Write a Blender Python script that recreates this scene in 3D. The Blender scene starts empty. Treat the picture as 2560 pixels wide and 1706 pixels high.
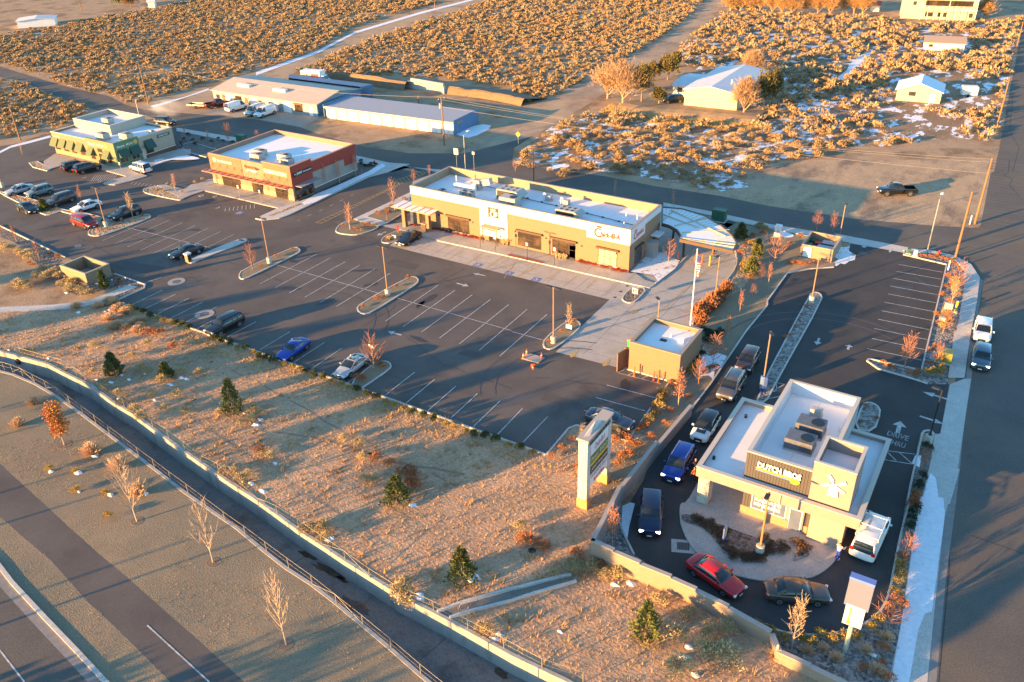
import bpy, bmesh, math, random
import numpy as np
from mathutils import Vector, Matrix
from mathutils.geometry import tessellate_polygon
random.seed(7); RNG=np.random.default_rng(7)
SC=bpy.context.scene; COL=SC.collection
# ---------------------------------------------------------------- survey: photo point -> place on the ground
CX,CY,FL,CH=1280.0,853.0,2104.43082,49.0
def _mat():
    pi,ro,ya=0.52589915,0.02925496,0.56803749
    f=np.array([0,math.cos(pi),-math.sin(pi)]);r=np.array([1,0,0.]);d=np.cross(f,r)
    r2=math.cos(ro)*r+math.sin(ro)*d;d2=-math.sin(ro)*r+math.cos(ro)*d
    a=np.array([math.sin(ya),math.cos(ya),0]);b=np.array([math.cos(ya),-math.sin(ya),0])
    return np.array([r2,d2,f])@np.array([b,a,[0,0,1]]).T
M2=_mat()
def G(x,y,z=0.0):
    v=np.array([(x-CX)/FL,(y-CY)/FL,1])@M2; t=(z-CH)/v[2]
    return Vector((float(v[0]*t),float(v[1]*t),float(z)))
def proj(p):
    c=M2@(np.array(p,float)-np.array([0,0,CH])); return CX+FL*c[0]/c[2],CY+FL*c[1]/c[2]
ZO=dict(R=(500,320,5.6),K=(120,270,5.6),A=(980,400,5.6),B=(1380,470,5.6),D=(1720,930,4.3556),E=(1700,1130,4.9),S=(500,180,3.18),M=(1400,1000,5.409))
def tile(code,x,y):
    if code in ZO: q=ZO[code]; return (q[0]+x/q[2],q[1]+y/q[2])
    c,r=int(code[0]),int(code[1]); s=3.647 if r<3 else 3.516
    return (640*c+x/s,(0,400,830,1260)[r]+y/s)
def px(s):
    out=[];code=None
    for w in s.split():
        if w.endswith(':'): code=w[:-1]; continue
        x,y=map(float,w.split(',')); out.append((x,y) if code in(None,'P') else (x*1.088,y*1.088) if code=='F' else tile(code,x,y))
    return out
def W(s,z=0.0): return [G(x,y,z) for x,y in px(s)]
def g1(s,z=0.0): return W(s,z)[0]
def hgt(base,top,z0=0.0):
    b=G(base[0],base[1],z0)
    best=min((abs(proj((b.x,b.y,z))[1]-top[1]),z) for z in [z0+i*.05 for i in range(1,300)])
    return b,best[1]-z0
# ---------------------------------------------------------------- object bookkeeping
def tag(o,label=None,cat=None,group=None,kind=None):
    if label:o['label']=label
    if cat:o['category']=cat
    if group:o['group']=group
    if kind:o['kind']=kind
    return o
def empty(name,loc,rz=0.0):
    o=bpy.data.objects.new(name,None);COL.objects.link(o);o.location=loc;o.rotation_euler=(0,0,rz);o.empty_display_size=.3;return o
def copy_tree(o,parent=None):
    c=o.copy();COL.objects.link(c);c.parent=parent
    if parent: c.matrix_parent_inverse=o.matrix_parent_inverse
    for ch in o.children: copy_tree(ch,c)
    return c
class MB:
    def __init__(s): s.v=[];s.f=[]
    def add(s,vs,fs):
        n=len(s.v);s.v+=[tuple(v) for v in vs];s.f+=[tuple(i+n for i in f) for f in fs];return s
    def box(s,x0,x1,y0,y1,z0,z1):
        return s.add([(x0,y0,z0),(x1,y0,z0),(x1,y1,z0),(x0,y1,z0),(x0,y0,z1),(x1,y0,z1),(x1,y1,z1),(x0,y1,z1)],
          [(0,3,2,1),(4,5,6,7),(0,1,5,4),(1,2,6,5),(2,3,7,6),(3,0,4,7)])
    def obox(s,c,ax,ay,az,hx,hy,hz):
        c=Vector(c);ax=Vector(ax)*hx;ay=Vector(ay)*hy;az=Vector(az)*hz
        return s.add([c-ax-ay-az,c+ax-ay-az,c+ax+ay-az,c-ax+ay-az,c-ax-ay+az,c+ax-ay+az,c+ax+ay+az,c-ax+ay+az],
          [(0,3,2,1),(4,5,6,7),(0,1,5,4),(1,2,6,5),(2,3,7,6),(3,0,4,7)])
    def prism(s,pts,z0,z1,bottom=False):
        pts=[Vector((p[0],p[1],0)) for p in pts];n=len(pts)
        tris=tessellate_polygon([pts])
        vs=[(p.x,p.y,z0) for p in pts]+[(p.x,p.y,z1) for p in pts]
        fs=[]
        for t in tris:
            a,b,c=[pts[i] for i in t]
            up=(b-a).cross(c-a).z>0
            t2=t if up else t[::-1]
            fs.append(tuple(i+n for i in t2))
            if bottom: fs.append(tuple(reversed(t2)))
        if z1>z0: fs+=[(i,(i+1)%n,n+(i+1)%n,n+i) for i in range(n)]
        return s.add(vs,fs)
    def flat(s,pts,z): return s.prism(pts,z,z)
    def tube(s,a,b,r0,r1=None,n=8,caps=True):
        a=Vector(a);b=Vector(b);r1=r0 if r1 is None else r1;d=(b-a)
        if d.length<1e-6:return s
        d.normalize();u=d.orthogonal().normalized();w=d.cross(u)
        vs=[];
        for p,r in((a,r0),(b,r1)):
            for i in range(n):
                t=2*math.pi*i/n;vs.append(p+u*(r*math.cos(t))+w*(r*math.sin(t)))
        fs=[(i,(i+1)%n,n+(i+1)%n,n+i) for i in range(n)]
        if caps: fs+=[tuple(reversed(range(n))),tuple(range(n,2*n))]
        return s.add(vs,fs)
    def path(s,pts,r,n=6):
        for a,b in zip(pts,pts[1:]): s.tube(a,b,r,r,n)
        return s
    def quad(s,a,b,c,d): return s.add([a,b,c,d],[(0,1,2,3)])
    def build(s,name,mat,parent=None,smooth=False,loc=None):
        me=bpy.data.meshes.new(name);me.from_pydata(s.v,[],s.f)
        if mat: me.materials.append(mat)
        if smooth: me.polygons.foreach_set('use_smooth',[True]*len(me.polygons))
        o=bpy.data.objects.new(name,me);COL.objects.link(o)
        if parent:o.parent=parent
        if loc is not None:o.location=loc
        return o
def npmesh(name,V,F,mat,smooth=False):
    me=bpy.data.meshes.new(name);k=F.shape[1]
    me.vertices.add(len(V));me.vertices.foreach_set('co',V.astype(np.float32).ravel())
    me.loops.add(F.size);me.loops.foreach_set('vertex_index',F.astype(np.int32).ravel())
    me.polygons.add(len(F));me.polygons.foreach_set('loop_start',np.arange(0,F.size,k,dtype=np.int32))
    me.update(calc_edges=True)
    if smooth: me.polygons.foreach_set('use_smooth',[True]*len(F))
    if mat: me.materials.append(mat)
    return me
def link(name,me,parent=None,loc=None,rz=0,sc=1):
    o=bpy.data.objects.new(name,me);COL.objects.link(o)
    if parent:o.parent=parent
    if loc is not None:o.location=loc
    o.rotation_euler=(0,0,rz);o.scale=(sc,sc,sc) if not isinstance(sc,tuple) else sc;return o
def bevel(o,w=.02,seg=1):
    m=o.modifiers.new('bevel','BEVEL');m.width=w;m.segments=seg;m.limit_method='ANGLE';return o
# ---------------------------------------------------------------- materials
MATS={}
def mat(name,col,col2=None,rough=.8,metal=0,scale=2.0,thr=(.35,.65),bump=0,bscale=None,bdist=.05,spec=.5,emit=0,detail=6,col3=None,scale3=.15,thr3=(.5,.62),objrand=0,coat=0,alpha=1,stretch=None,trans=0,fine=0):
    if name in MATS:return MATS[name]
    m=bpy.data.materials.new(name);m.use_nodes=True;N=m.node_tree.nodes;L=m.node_tree.links;b=N['Principled BSDF']
    b.inputs['Roughness'].default_value=rough;b.inputs['Metallic'].default_value=metal;b.inputs['Specular IOR Level'].default_value=spec
    if coat:b.inputs['Coat Weight'].default_value=coat;b.inputs['Coat Roughness'].default_value=.05
    if trans:
        b.inputs['Transmission Weight'].default_value=trans
    c4=lambda c:(c[0],c[1],c[2],1)
    tc=N.new('ShaderNodeTexCoord');mp=N.new('ShaderNodeMapping');L.new(tc.outputs['Object'],mp.inputs['Vector'])
    if stretch: mp.inputs['Scale'].default_value=stretch
    vec=mp.outputs['Vector']
    def noise(sc,det=detail,r=.6):
        n=N.new('ShaderNodeTexNoise');n.inputs['Scale'].default_value=sc;n.inputs['Detail'].default_value=det;n.inputs['Roughness'].default_value=r;L.new(vec,n.inputs['Vector']);return n.outputs['Fac']
    def ramp(fac,t):
        r=N.new('ShaderNodeMapRange');r.inputs[1].default_value=t[0];r.inputs[2].default_value=t[1];r.clamp=True;L.new(fac,r.inputs[0]);return r.outputs[0]
    def mix(f,a,bb,mode='MIX'):
        x=N.new('ShaderNodeMix');x.data_type='RGBA';x.blend_type=mode
        if isinstance(f,float):x.inputs[0].default_value=f
        else:L.new(f,x.inputs[0])
        for i,q in((6,a),(7,bb)):
            if isinstance(q,tuple):x.inputs[i].default_value=q
            else:L.new(q,x.inputs[i])
        return x.outputs[2]
    out=c4(col)
    if col2: out=mix(ramp(noise(scale),thr),c4(col),c4(col2))
    if col3: out=mix(ramp(noise(scale3,8,.65),thr3),out,c4(col3))
    if fine:
        fr=ramp(noise(fine,3,.7),(.3,.7)); out=mix(fr,out,(1.35,1.35,1.35,1) ,'MULTIPLY') if False else mix(1.0,out,mix(fr,(.72,.72,.72,1),(1.2,1.2,1.2,1)),'MULTIPLY')
    if objrand:
        oi=N.new('ShaderNodeObjectInfo');r=N.new('ShaderNodeMapRange');r.inputs[3].default_value=1-objrand;r.inputs[4].default_value=1+objrand;L.new(oi.outputs['Random'],r.inputs[0])
        v=N.new('ShaderNodeVectorMath');v.operation='SCALE'
        if isinstance(out,tuple): v.inputs[0].default_value=out[:3]
        else:L.new(out,v.inputs[0])
        L.new(r.outputs[0],v.inputs['Scale']);out=v.outputs[0]
    if isinstance(out,tuple): b.inputs['Base Color'].default_value=out
    else:L.new(out,b.inputs['Base Color'])
    if bump:
        bn=N.new('ShaderNodeBump');bn.inputs['Strength'].default_value=bump;bn.inputs['Distance'].default_value=bdist
        L.new(noise(bscale or scale*6,4),bn.inputs['Height']);L.new(bn.outputs[0],b.inputs['Normal'])
    if emit:
        b.inputs['Emission Color'].default_value=c4(col);b.inputs['Emission Strength'].default_value=emit
    MATS[name]=m;return m
def pebbles(name,c1,c2,scale=3.5,bump=.9,snow=None):
    m=bpy.data.materials.new(name);m.use_nodes=True;N=m.node_tree.nodes;L=m.node_tree.links;b=N['Principled BSDF'];b.inputs['Roughness'].default_value=.85
    tc=N.new('ShaderNodeTexCoord');v=N.new('ShaderNodeTexVoronoi');v.inputs['Scale'].default_value=scale;L.new(tc.outputs['Object'],v.inputs['Vector'])
    cr=N.new('ShaderNodeMix');cr.data_type='RGBA';cr.inputs[6].default_value=(*c1,1);cr.inputs[7].default_value=(*c2,1)
    sp=N.new('ShaderNodeSeparateColor');L.new(v.outputs['Color'],sp.inputs[0]);L.new(sp.outputs[0],cr.inputs[0]);L.new(cr.outputs[2],b.inputs['Base Color'])
    bn=N.new('ShaderNodeBump');bn.invert=True;bn.inputs['Strength'].default_value=bump;bn.inputs['Distance'].default_value=.12;L.new(v.outputs['Distance'],bn.inputs['Height']);L.new(bn.outputs[0],b.inputs['Normal'])
    MATS[name]=m;return m
def striped(name,c1,c2,axis='X',period=.3,duty=.15,rough=.6,bump=.5):
    m=bpy.data.materials.new(name);m.use_nodes=True;N=m.node_tree.nodes;L=m.node_tree.links;b=N['Principled BSDF'];b.inputs['Roughness'].default_value=rough
    tc=N.new('ShaderNodeTexCoord');s=N.new('ShaderNodeSeparateXYZ');L.new(tc.outputs['Object'],s.inputs[0])
    d=N.new('ShaderNodeMath');d.operation='DIVIDE';d.inputs[1].default_value=period;L.new(s.outputs[axis],d.inputs[0])
    f=N.new('ShaderNodeMath');f.operation='FRACT';L.new(d.outputs[0],f.inputs[0])
    l=N.new('ShaderNodeMath');l.operation='LESS_THAN';l.inputs[1].default_value=duty;L.new(f.outputs[0],l.inputs[0])
    x=N.new('ShaderNodeMix');x.data_type='RGBA';x.inputs[6].default_value=(*c1,1);x.inputs[7].default_value=(*c2,1);L.new(l.outputs[0],x.inputs[0]);L.new(x.outputs[2],b.inputs['Base Color'])
    if bump:
        bn=N.new('ShaderNodeBump');bn.inputs['Strength'].default_value=bump;bn.inputs['Distance'].default_value=.03;bn.invert=True;L.new(l.outputs[0],bn.inputs['Height']);L.new(bn.outputs[0],b.inputs['Normal'])
    MATS[name]=m;return m
def brick(name,c1,c2,mortar,w=.4,h=.2):
    m=bpy.data.materials.new(name);m.use_nodes=True;N=m.node_tree.nodes;L=m.node_tree.links;b=N['Principled BSDF'];b.inputs['Roughness'].default_value=.85
    tc=N.new('ShaderNodeTexCoord');s=N.new('ShaderNodeSeparateXYZ');L.new(tc.outputs['Object'],s.inputs[0])
    a=N.new('ShaderNodeMath');a.operation='ADD';L.new(s.outputs['X'],a.inputs[0]);L.new(s.outputs['Y'],a.inputs[1])
    c=N.new('ShaderNodeCombineXYZ');L.new(a.outputs[0],c.inputs[0]);L.new(s.outputs['Z'],c.inputs[1])
    t=N.new('ShaderNodeTexBrick');t.inputs['Scale'].default_value=1;t.inputs['Brick Width'].default_value=w;t.inputs['Row Height'].default_value=h;t.inputs['Mortar Size'].default_value=.012
    t.inputs['Color1'].default_value=(*c1,1);t.inputs['Color2'].default_value=(*c2,1);t.inputs['Mortar'].default_value=(*mortar,1);L.new(c.outputs[0],t.inputs['Vector']);L.new(t.outputs['Color'],b.inputs['Base Color'])
    MATS[name]=m;return m
# grounds
dirt=mat('dirt',(.36,.25,.155),(.44,.31,.195),scale=.35,col3=(.22,.155,.10),scale3=.12,bump=.6,bscale=3,bdist=.08,fine=5,rough=.95,spec=.1)
drygrass=mat('dry_grass',(.30,.235,.155),(.245,.20,.135),scale=.5,col3=(.225,.19,.135),scale3=.09,thr3=(.42,.6),bump=.7,bscale=9,bdist=.07,fine=9,rough=.95,spec=.1)
fieldm=mat('field_dirt',(.52,.335,.205),(.42,.275,.175),scale=.25,thr=(.4,.6),col3=(.29,.215,.14),scale3=.11,thr3=(.5,.66),bump=.8,bscale=4,bdist=.14,fine=3.5,rough=.95,spec=.1)
scrub=mat('scrub_soil',(.36,.25,.15),(.44,.31,.19),scale=.3,col3=(.80,.82,.86),scale3=.55,thr3=(.60,.63),bump=.7,bscale=2,bdist=.15,fine=3,rough=.95,spec=.1,stretch=(1,.55,1))
scrubsnow=mat('scrub_soil_snowy',(.25,.17,.105),(.33,.225,.14),scale=.3,col3=(.80,.82,.86),scale3=.4,thr3=(.535,.57),bump=.7,bscale=2,bdist=.15,fine=3,rough=.95,spec=.1,stretch=(1,.55,1))
asph=mat('asphalt',(.095,.084,.077),(.130,.115,.103),scale=.16,col3=(.060,.055,.052),scale3=.13,thr3=(.55,.75),bump=.25,bscale=25,bdist=.01,fine=14,rough=.85,spec=.3)
asphdark=mat('asphalt_fresh',(.050,.048,.047),(.066,.062,.060),scale=.3,bump=.25,bscale=25,bdist=.01,fine=14,rough=.85,spec=.3)
street=mat('street_asphalt',(.105,.097,.088),(.135,.122,.107),scale=.15,col3=(.16,.135,.10),scale3=.06,thr3=(.5,.7),bump=.25,bscale=20,bdist=.01,fine=8,rough=.9,spec=.25)
conc=mat('concrete',(.36,.335,.30),(.43,.40,.36),scale=.5,col3=(.27,.25,.225),scale3=.35,thr3=(.55,.8),bump=.15,bscale=20,bdist=.01,fine=10,rough=.85,spec=.3)
concl=mat('concrete_light',(.46,.44,.40),(.54,.51,.47),scale=.8,fine=10,rough=.85,spec=.3)
channelm=mat('channel_concrete',(.33,.32,.29),(.40,.38,.345),scale=.6,col3=(.20,.19,.165),scale3=1.6,thr3=(.52,.75),stretch=(1,1,.12),rough=.9,spec=.2)
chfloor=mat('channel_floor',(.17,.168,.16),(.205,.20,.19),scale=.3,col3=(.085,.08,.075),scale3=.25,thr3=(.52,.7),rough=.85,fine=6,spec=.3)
thinsnow=mat('thin_snow',(.78,.80,.84),(.70,.72,.76),scale=3,col3=(.30,.28,.25),scale3=1.1,thr3=(.56,.62),bump=.4,bscale=8,rough=.75)
snowm=mat('snow',(.80,.82,.86),(.70,.72,.76),scale=3,bump=.4,bscale=6,bdist=.05,rough=.7,spec=.3)
white_paint=mat('white_road_paint',(.52,.50,.47),(.24,.23,.22),scale=2.5,thr=(.42,.68),rough=.8)
worn_paint=mat('worn_road_paint',(.36,.34,.32),(.12,.115,.11),scale=4,thr=(.42,.62),rough=.8)
yellow_paint=mat('yellow_road_paint',(.55,.34,.09),(.30,.21,.10),scale=3,thr=(.4,.7),rough=.8)
blue_paint=mat('blue_road_paint',(.10,.16,.36),(.16,.20,.32),scale=3,rough=.8)
rocks=pebbles('river_rock',(.07,.065,.06),(.36,.33,.30),4.6)
darkrocks=pebbles('dark_rock',(.06,.055,.05),(.22,.18,.15),4.5)
tanrocks=pebbles('tan_rock',(.22,.15,.09),(.46,.34,.22),3.2)
# objects
wood=mat('weathered_wood',(.20,.105,.05),(.28,.16,.08),scale=4,stretch=(1,1,.1),rough=.9)
bronze=mat('bronze_metal',(.10,.065,.045),rough=.5,metal=.3)
black=mat('black_metal',(.02,.02,.022),rough=.5)
galv=mat('galvanised_steel',(.45,.45,.43),rough=.45,metal=.6)
rustpipe=mat('painted_pipe',(.42,.34,.24),rough=.5)
whitem=mat('white_metal',(.78,.77,.74),rough=.45)
redm=mat('red_paint',(.50,.03,.02),rough=.5)
orangem=mat('orange_plastic',(.75,.14,.03),rough=.5)
yellowm=mat('yellow_paint',(.75,.48,.05),rough=.5)
greenm=mat('green_paint',(.03,.10,.06),rough=.5)
bluem=mat('blue_paint',(.03,.07,.28),rough=.4)
glass=mat('window_glass',(.03,.035,.04),(.06,.06,.055),scale=.8,rough=.08,spec=.9)
carglass=mat('car_glass',(.015,.02,.022),rough=.05,spec=.8)
tyrem=mat('tyre_rubber',(.015,.015,.015),rough=.85)
rimm=mat('alloy_rim',(.42,.42,.42),rough=.35,metal=.8)
chrome=mat('chrome_trim',(.5,.5,.5),rough=.25,metal=.9)
lampglass=mat('headlight_glass',(.70,.72,.72),rough=.15,spec=.9)
tailm=mat('tail_light',(.45,.015,.012),rough=.25)
darkplastic=mat('dark_plastic',(.025,.025,.027),rough=.6)
bark=mat('bark',(.32,.22,.14),(.22,.15,.10),scale=6,rough=.9)
palebark=mat('pale_bark',(.50,.38,.26),(.38,.28,.19),scale=6,rough=.9)
redbark=mat('red_twigs',(.36,.16,.10),(.26,.12,.08),scale=6,rough=.9)
sagem=mat('sage_leaves',(.50,.33,.17),(.33,.235,.13),scale=.45,col3=(.37,.30,.19),scale3=.08,thr3=(.45,.6),rough=.9,objrand=.18,spec=.15)
tanleaf=mat('tan_leaves',(.44,.29,.15),(.34,.21,.11),scale=1.2,rough=.9,objrand=.15,spec=.15)
rustleaf=mat('rust_leaves',(.45,.19,.085),(.33,.15,.07),scale=1.5,rough=.9,objrand=.12,spec=.15)
redleaf=mat('red_leaves',(.40,.07,.03),(.28,.05,.03),scale=1.5,rough=.9,objrand=.12,spec=.15)
juniperm=mat('juniper_leaves',(.10,.13,.045),(.18,.18,.06),scale=2,rough=.9,objrand=.12,spec=.15)
yewm=mat('shrub_green',(.065,.085,.035),(.11,.12,.045),scale=2,rough=.9,objrand=.15,spec=.15)
ygreenm=mat('shrub_olive',(.42,.29,.09),(.30,.23,.08),scale=2,rough=.9,objrand=.15,spec=.15)
tuftm=mat('grass_tuft',(.58,.40,.21),(.42,.28,.15),scale=.6,rough=.95,spec=.1)
SUNEL,SUNAZ,SUNP,SUNC,SKYP,EXPO=8.2,60.0,5.0,(1.0,.52,.15),.115,2.15
thinsnow2=mat('trodden_snow',(.78,.80,.84),(.66,.69,.74),scale=2.2,col3=(.42,.42,.42),scale3=1.6,thr3=(.64,.7),bump=.6,bscale=7,rough=.75)
# ---------------------------------------------------------------- ground, channel
def offset(pts,d,closed=False):
    P=[Vector((p[0],p[1])) for p in pts];n=len(P);out=[]
    for i in range(n):
        a=P[i-1] if (i>0 or closed) else None;b=P[(i+1)%n] if (i<n-1 or closed) else None
        ns=[]
        if a is not None and (P[i]-a).length>1e-6:t=(P[i]-a).normalized();ns.append(Vector((-t.y,t.x)))
        if b is not None and (b-P[i]).length>1e-6:t=(b-P[i]).normalized();ns.append(Vector((-t.y,t.x)))
        m=sum(ns,Vector((0,0)))
        if m.length<1e-6:m=ns[0]
        m.normalize();k=max(.45,m.dot(ns[0]));out.append(P[i]+m*(d/k))
    return out
def area(pts): return sum(a[0]*b[1]-b[0]*a[1] for a,b in zip(pts,pts[1:]+pts[:1]))/2
def strip(mb,A,B,z0,z1,closed=False):
    # solid band between polylines A and B from z0 to z1
    n=len(A);base=len(mb.v)
    for a,b in zip(A,B): mb.v+=[(a[0],a[1],z0),(a[0],a[1],z1),(b[0],b[1],z1),(b[0],b[1],z0)]
    for i in range(n if closed else n-1):
        p=base+4*i;q=base+4*((i+1)%n)
        for k in range(3): mb.f.append((p+k,q+k,q+k+1,p+k+1))
    if not closed: mb.f+= [(base,base+1,base+2,base+3),(base+4*(n-1)+3,base+4*(n-1)+2,base+4*(n-1)+1,base+4*(n-1))]
def smooth_poly(pts,it=1,closed=False):
    for _ in range(it):
        out=[];n=len(pts)
        for i in range(n if closed else n-1):
            a,b=pts[i],pts[(i+1)%n];out+=[a*.75+b*.25,a*.25+b*.75]
        if not closed: out=[pts[0]]+out[1:-1]+[pts[-1]]
        pts=out
    return pts
def V2(l): return [Vector((p[0],p[1])) for p in l]
def line(mb,a,b,w,z,z1=None):
    a=Vector((a[0],a[1]));b=Vector((b[0],b[1]));d=(b-a)
    if d.length<1e-5:return
    d.normalize();n=Vector((-d.y,d.x))*w/2
    mb.quad((*(a-n),z),(*(b-n),z),(*(b+n),z),(*(a+n),z))
far=V2(W('02: -900,-60 0,185 70,200 430,300 620,400 830,500 1010,640 1200,750 1440,930 1620,1060 1850,1220 2100,1390 2334,1540 13: 380,250 600,390 760,500 1010,655 1240,800 1400,885 1690,1035 2250,1345 23: 470,1568 1300,2100'))
near=V2(W('02: -900,180 -120,330 0,352 130,385 330,470 520,580 750,740 1000,930 1400,1230 1700,1460 13: -160,205 100,420 280,560 500,700 720,870 950,1060 1190,1260 1450,1490 1560,1580 2300,2300'))
far2=offset(far,.28);near2=offset(near,-.28)
hole=far2+near2[::-1]
big=[Vector(p) for p in((-1600,-400),(900,-400),(900,1500),(-1600,1500))]
mb=MB()
pl=[[Vector((p.x,p.y,0)) for p in big],[Vector((p.x,p.y,0)) for p in hole]]
tr=tessellate_polygon(pl);allp=pl[0]+pl[1]
fs=[]
for t in tr:
    a,b,c=[allp[i] for i in t];fs.append(tuple(t) if (b-a).cross(c-a).z>0 else tuple(t[::-1]))
mb.add(allp,fs);tag(mb.build('ground',dirt),kind='structure')
CD=-1.9
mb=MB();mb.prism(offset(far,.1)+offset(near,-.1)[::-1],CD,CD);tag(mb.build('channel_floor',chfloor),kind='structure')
mb=MB();strip(mb,far,far2,CD,.10);o=mb.build('channel_wall',channelm);tag(o,'tall stained concrete wall of the drainage channel on the field side','wall')
mb=MB();strip(mb,near2,near,CD,.06);o=mb.build('channel_wall',channelm);tag(o,'concrete channel wall edging the lawn with railing posts on its kerb','wall')
mb=MB()
for c in('13: 1015,822 830,1000','13: 430,465 330,525','13: 1665,1185 1440,1375','13: 600,470 800,640'):
    a,b=W(c,CD);line(mb,a,b,.06,CD+.006)
tag(mb.build('channel_joint',mat('joint',(.05,.05,.05))),kind='structure')
mb=MB()
def blob(mb,c,rx,ry,z,n=18,seed=0,rot=0):
    r=random.Random(seed);pts=[]
    for i in range(n):
        t=2*math.pi*i/n;k=1+r.uniform(-.28,.28);x=rx*k*math.cos(t);y=ry*k*math.sin(t)
        pts.append((c[0]+x*math.cos(rot)-y*math.sin(rot),c[1]+x*math.sin(rot)+y*math.cos(rot)))
    mb.prism(pts,z,z)
for i,(c,rx,ry) in enumerate((('13: 450,450',.9,.25),('13: 640,590',1.8,.35),('13: 755,665',.6,.2),('13: 860,890',1.6,.5),('13: 2155,1490',.6,.35),('13: 1230,1240',.3,.1))):
    blob(mb,g1(c,CD),rx,ry,CD+.008,seed=i,rot=0.0)
tag(mb.build('puddle',mat('puddle',(.05,.035,.025),(.10,.07,.05),scale=2,rough=.15)),kind='structure')
# pipe outlet in far wall
a=g1('02: 145,300');
mb=MB();p=g1('02: 143,275',-.6);mb.tube((p.x,p.y+1.0,-.7),(p.x,p.y+.1,-.7),.36,.36,20);o=mb.build('drain_pipe',black);tag(o,'round dark drain pipe mouth in the far channel wall','pipe')
# ---------------------------------------------------------------- sheets
SHC=[0]
def sheet(name,pts,m,z,smooth=0,closed=True):
    SHC[0]+=1
    if z>.12: z+=.035
    P=V2(pts)
    if smooth:P=smooth_poly(P,smooth,True)
    mb=MB();mb.prism(P,z,z);o=mb.build(name,m);return tag(o,kind='structure')
sheet('lawn',list(near2[::-1])+V2(W('02: -900,500 0,1205 400,1568 03: 600,200 880,450 1110,640 1400,900 1700,1160 2150,1568 3200,2500')),drygrass,.012)
sheet('path',W('02: -900,500 0,1205 400,1568 03: 600,200 880,450 1110,640 1400,900 1700,1160 2150,1568 3200,2500 2400,2500 1500,1568 1030,1100 770,860 450,500 200,290 0,110 -900,-600'),asph,.014)
sheet('verge',W('03: -900,-600 0,110 200,290 450,500 770,860 1030,1100 1500,1568 2400,2500 1900,2500 960,1568 430,1010 130,690 0,520 -900,-400'),drygrass,.016)
mb=MB();k1=V2(W('03: -900,-400 0,520 130,690 430,1010 700,1290 960,1568 1700,2350'));strip(mb,k1,offset(k1,-.32),0,.14)
tag(mb.build('kerb',concl),kind='structure')
sheet('road',W('03: -900,-400 0,520 130,690 430,1010 700,1290 960,1568 1700,2350 -3000,2350 -3000,-400'),street,.02)
mb=MB();strip(mb,offset(k1,-.32),offset(k1,-.95),.0,.026);tag(mb.build('gutter',mat('gutter',(.24,.225,.21),(.19,.18,.17),scale=2)),kind='structure')
# main paving
LOT=W('01: -300,330 0,600 600,890 1050,1040 1330,1140 1320,1175 1060,1290 1140,1320 P: 1365,1137 1420,1070 1440,1064 1470,1068 1540,1093 1579,1099 1672,956 22: 1500,300 1700,0 21: 1900,1300 2040,1000 2040,700 1830,490 31: 0,640 370,700 760,760 00: 2334,1330 1620,1200 1600,1060 600,1180 480,1270 0,1420 -300,1500')
sheet('parking_lot',LOT,asph,.008)
S_top=W('00: -600,1500 0,1335 480,1258 900,1012 1350,1005 10: 0,1090 400,1160 580,1230 950,1330 1400,1400 1900,1400 20: 200,1240 20,1350 21: 0,30 380,90 850,150 1300,240 1900,330 2334,420 31: 800,540 1500,600 1880,620 P: 2437,570 2560,560 2900,560 2900,760 2560,740 31: 1900,1100 1700,920 1300,850 760,730 370,660 0,610 21: 2334,640 1830,520 1380,430 P: 1180,470 11: 1400,80 1170,40 00: 2334,1310 1620,1180 1330,1050 640,1190 480,1300 0,1420 -600,1560')
sheet('street',S_top,street,.012)
sheet('dirt_street',W('20: 0,1350 20,1350 200,1240 400,1130 700,950 800,880 1200,600 1500,440 1900,100 2000,0 2300,-300 1900,-300 1760,0 1700,80 1500,250 1200,460 700,720 460,860 200,980 0,1020 10: 2250,1150 1850,1400'),mat('worn_street',(.40,.29,.19),(.46,.34,.22),scale=.3,col3=(.24,.19,.15),scale3=.1,thr3=(.45,.62),rough=.95,fine=6,spec=.15,stretch=(1,.6,1)),.010)
sheet('street',W('00: -600,520 0,610 600,790 1000,880 1150,960 1350,1010 1100,1045 850,1000 560,900 380,830 200,740 0,700 -600,620'),street,.010)
dirtroad=mat('dirt_road',(.40,.29,.19),(.46,.34,.22),scale=.3,col3=(.26,.20,.14),scale3=.15,rough=.95,fine=4,bump=.3,bscale=5,spec=.1,stretch=(1,1,1))
sheet('dirt_road',W('00: 1350,960 1500,900 1900,800 2334,680 10: 0,690 550,500 900,330 1500,130 1900,0 2300,-150 2900,-150 2350,0 1600,170 1000,370 400,640 0,860 00: 1930,950 1700,1010 1350,1010'),dirtroad,.006)
RS=W('30: 2334,200 2290,400 2200,850 2110,1350 2060,1568 31: 2030,120 1940,590 1800,800 1860,1100 32: 1790,0 1700,480 1650,1250 33: 1450,0 1350,700 1150,1568 900,2500 P: 3300,1990 3300,700 3000,-40 2600,-40')
sheet('street',RS,street,.014)
ST=sheet('snow_patch',W('30: 960,425 990,440 900,540 800,610 740,690 690,740 610,750 640,700 720,640 740,590 850,500'),thinsnow2,.02)
sheet('snow_patch',W('30: 240,980 330,900 400,850 430,920 560,960 540,1080 420,1130 470,1200 330,1280 240,1250 300,1130 270,1060'),mat('patchy_snow',(.78,.80,.84),(.70,.72,.76),scale=3,col3=(.30,.21,.13),scale3=.5,thr3=(.49,.53),rough=.8),.021)
sheet('snow_patch',W('21: 1640,200 1800,80 1900,0 2100,10 2050,120 1980,180 2170,200 2150,250 2050,260 1900,290 1850,250 1720,260'),mat('patchy_snow',()),.022)
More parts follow.
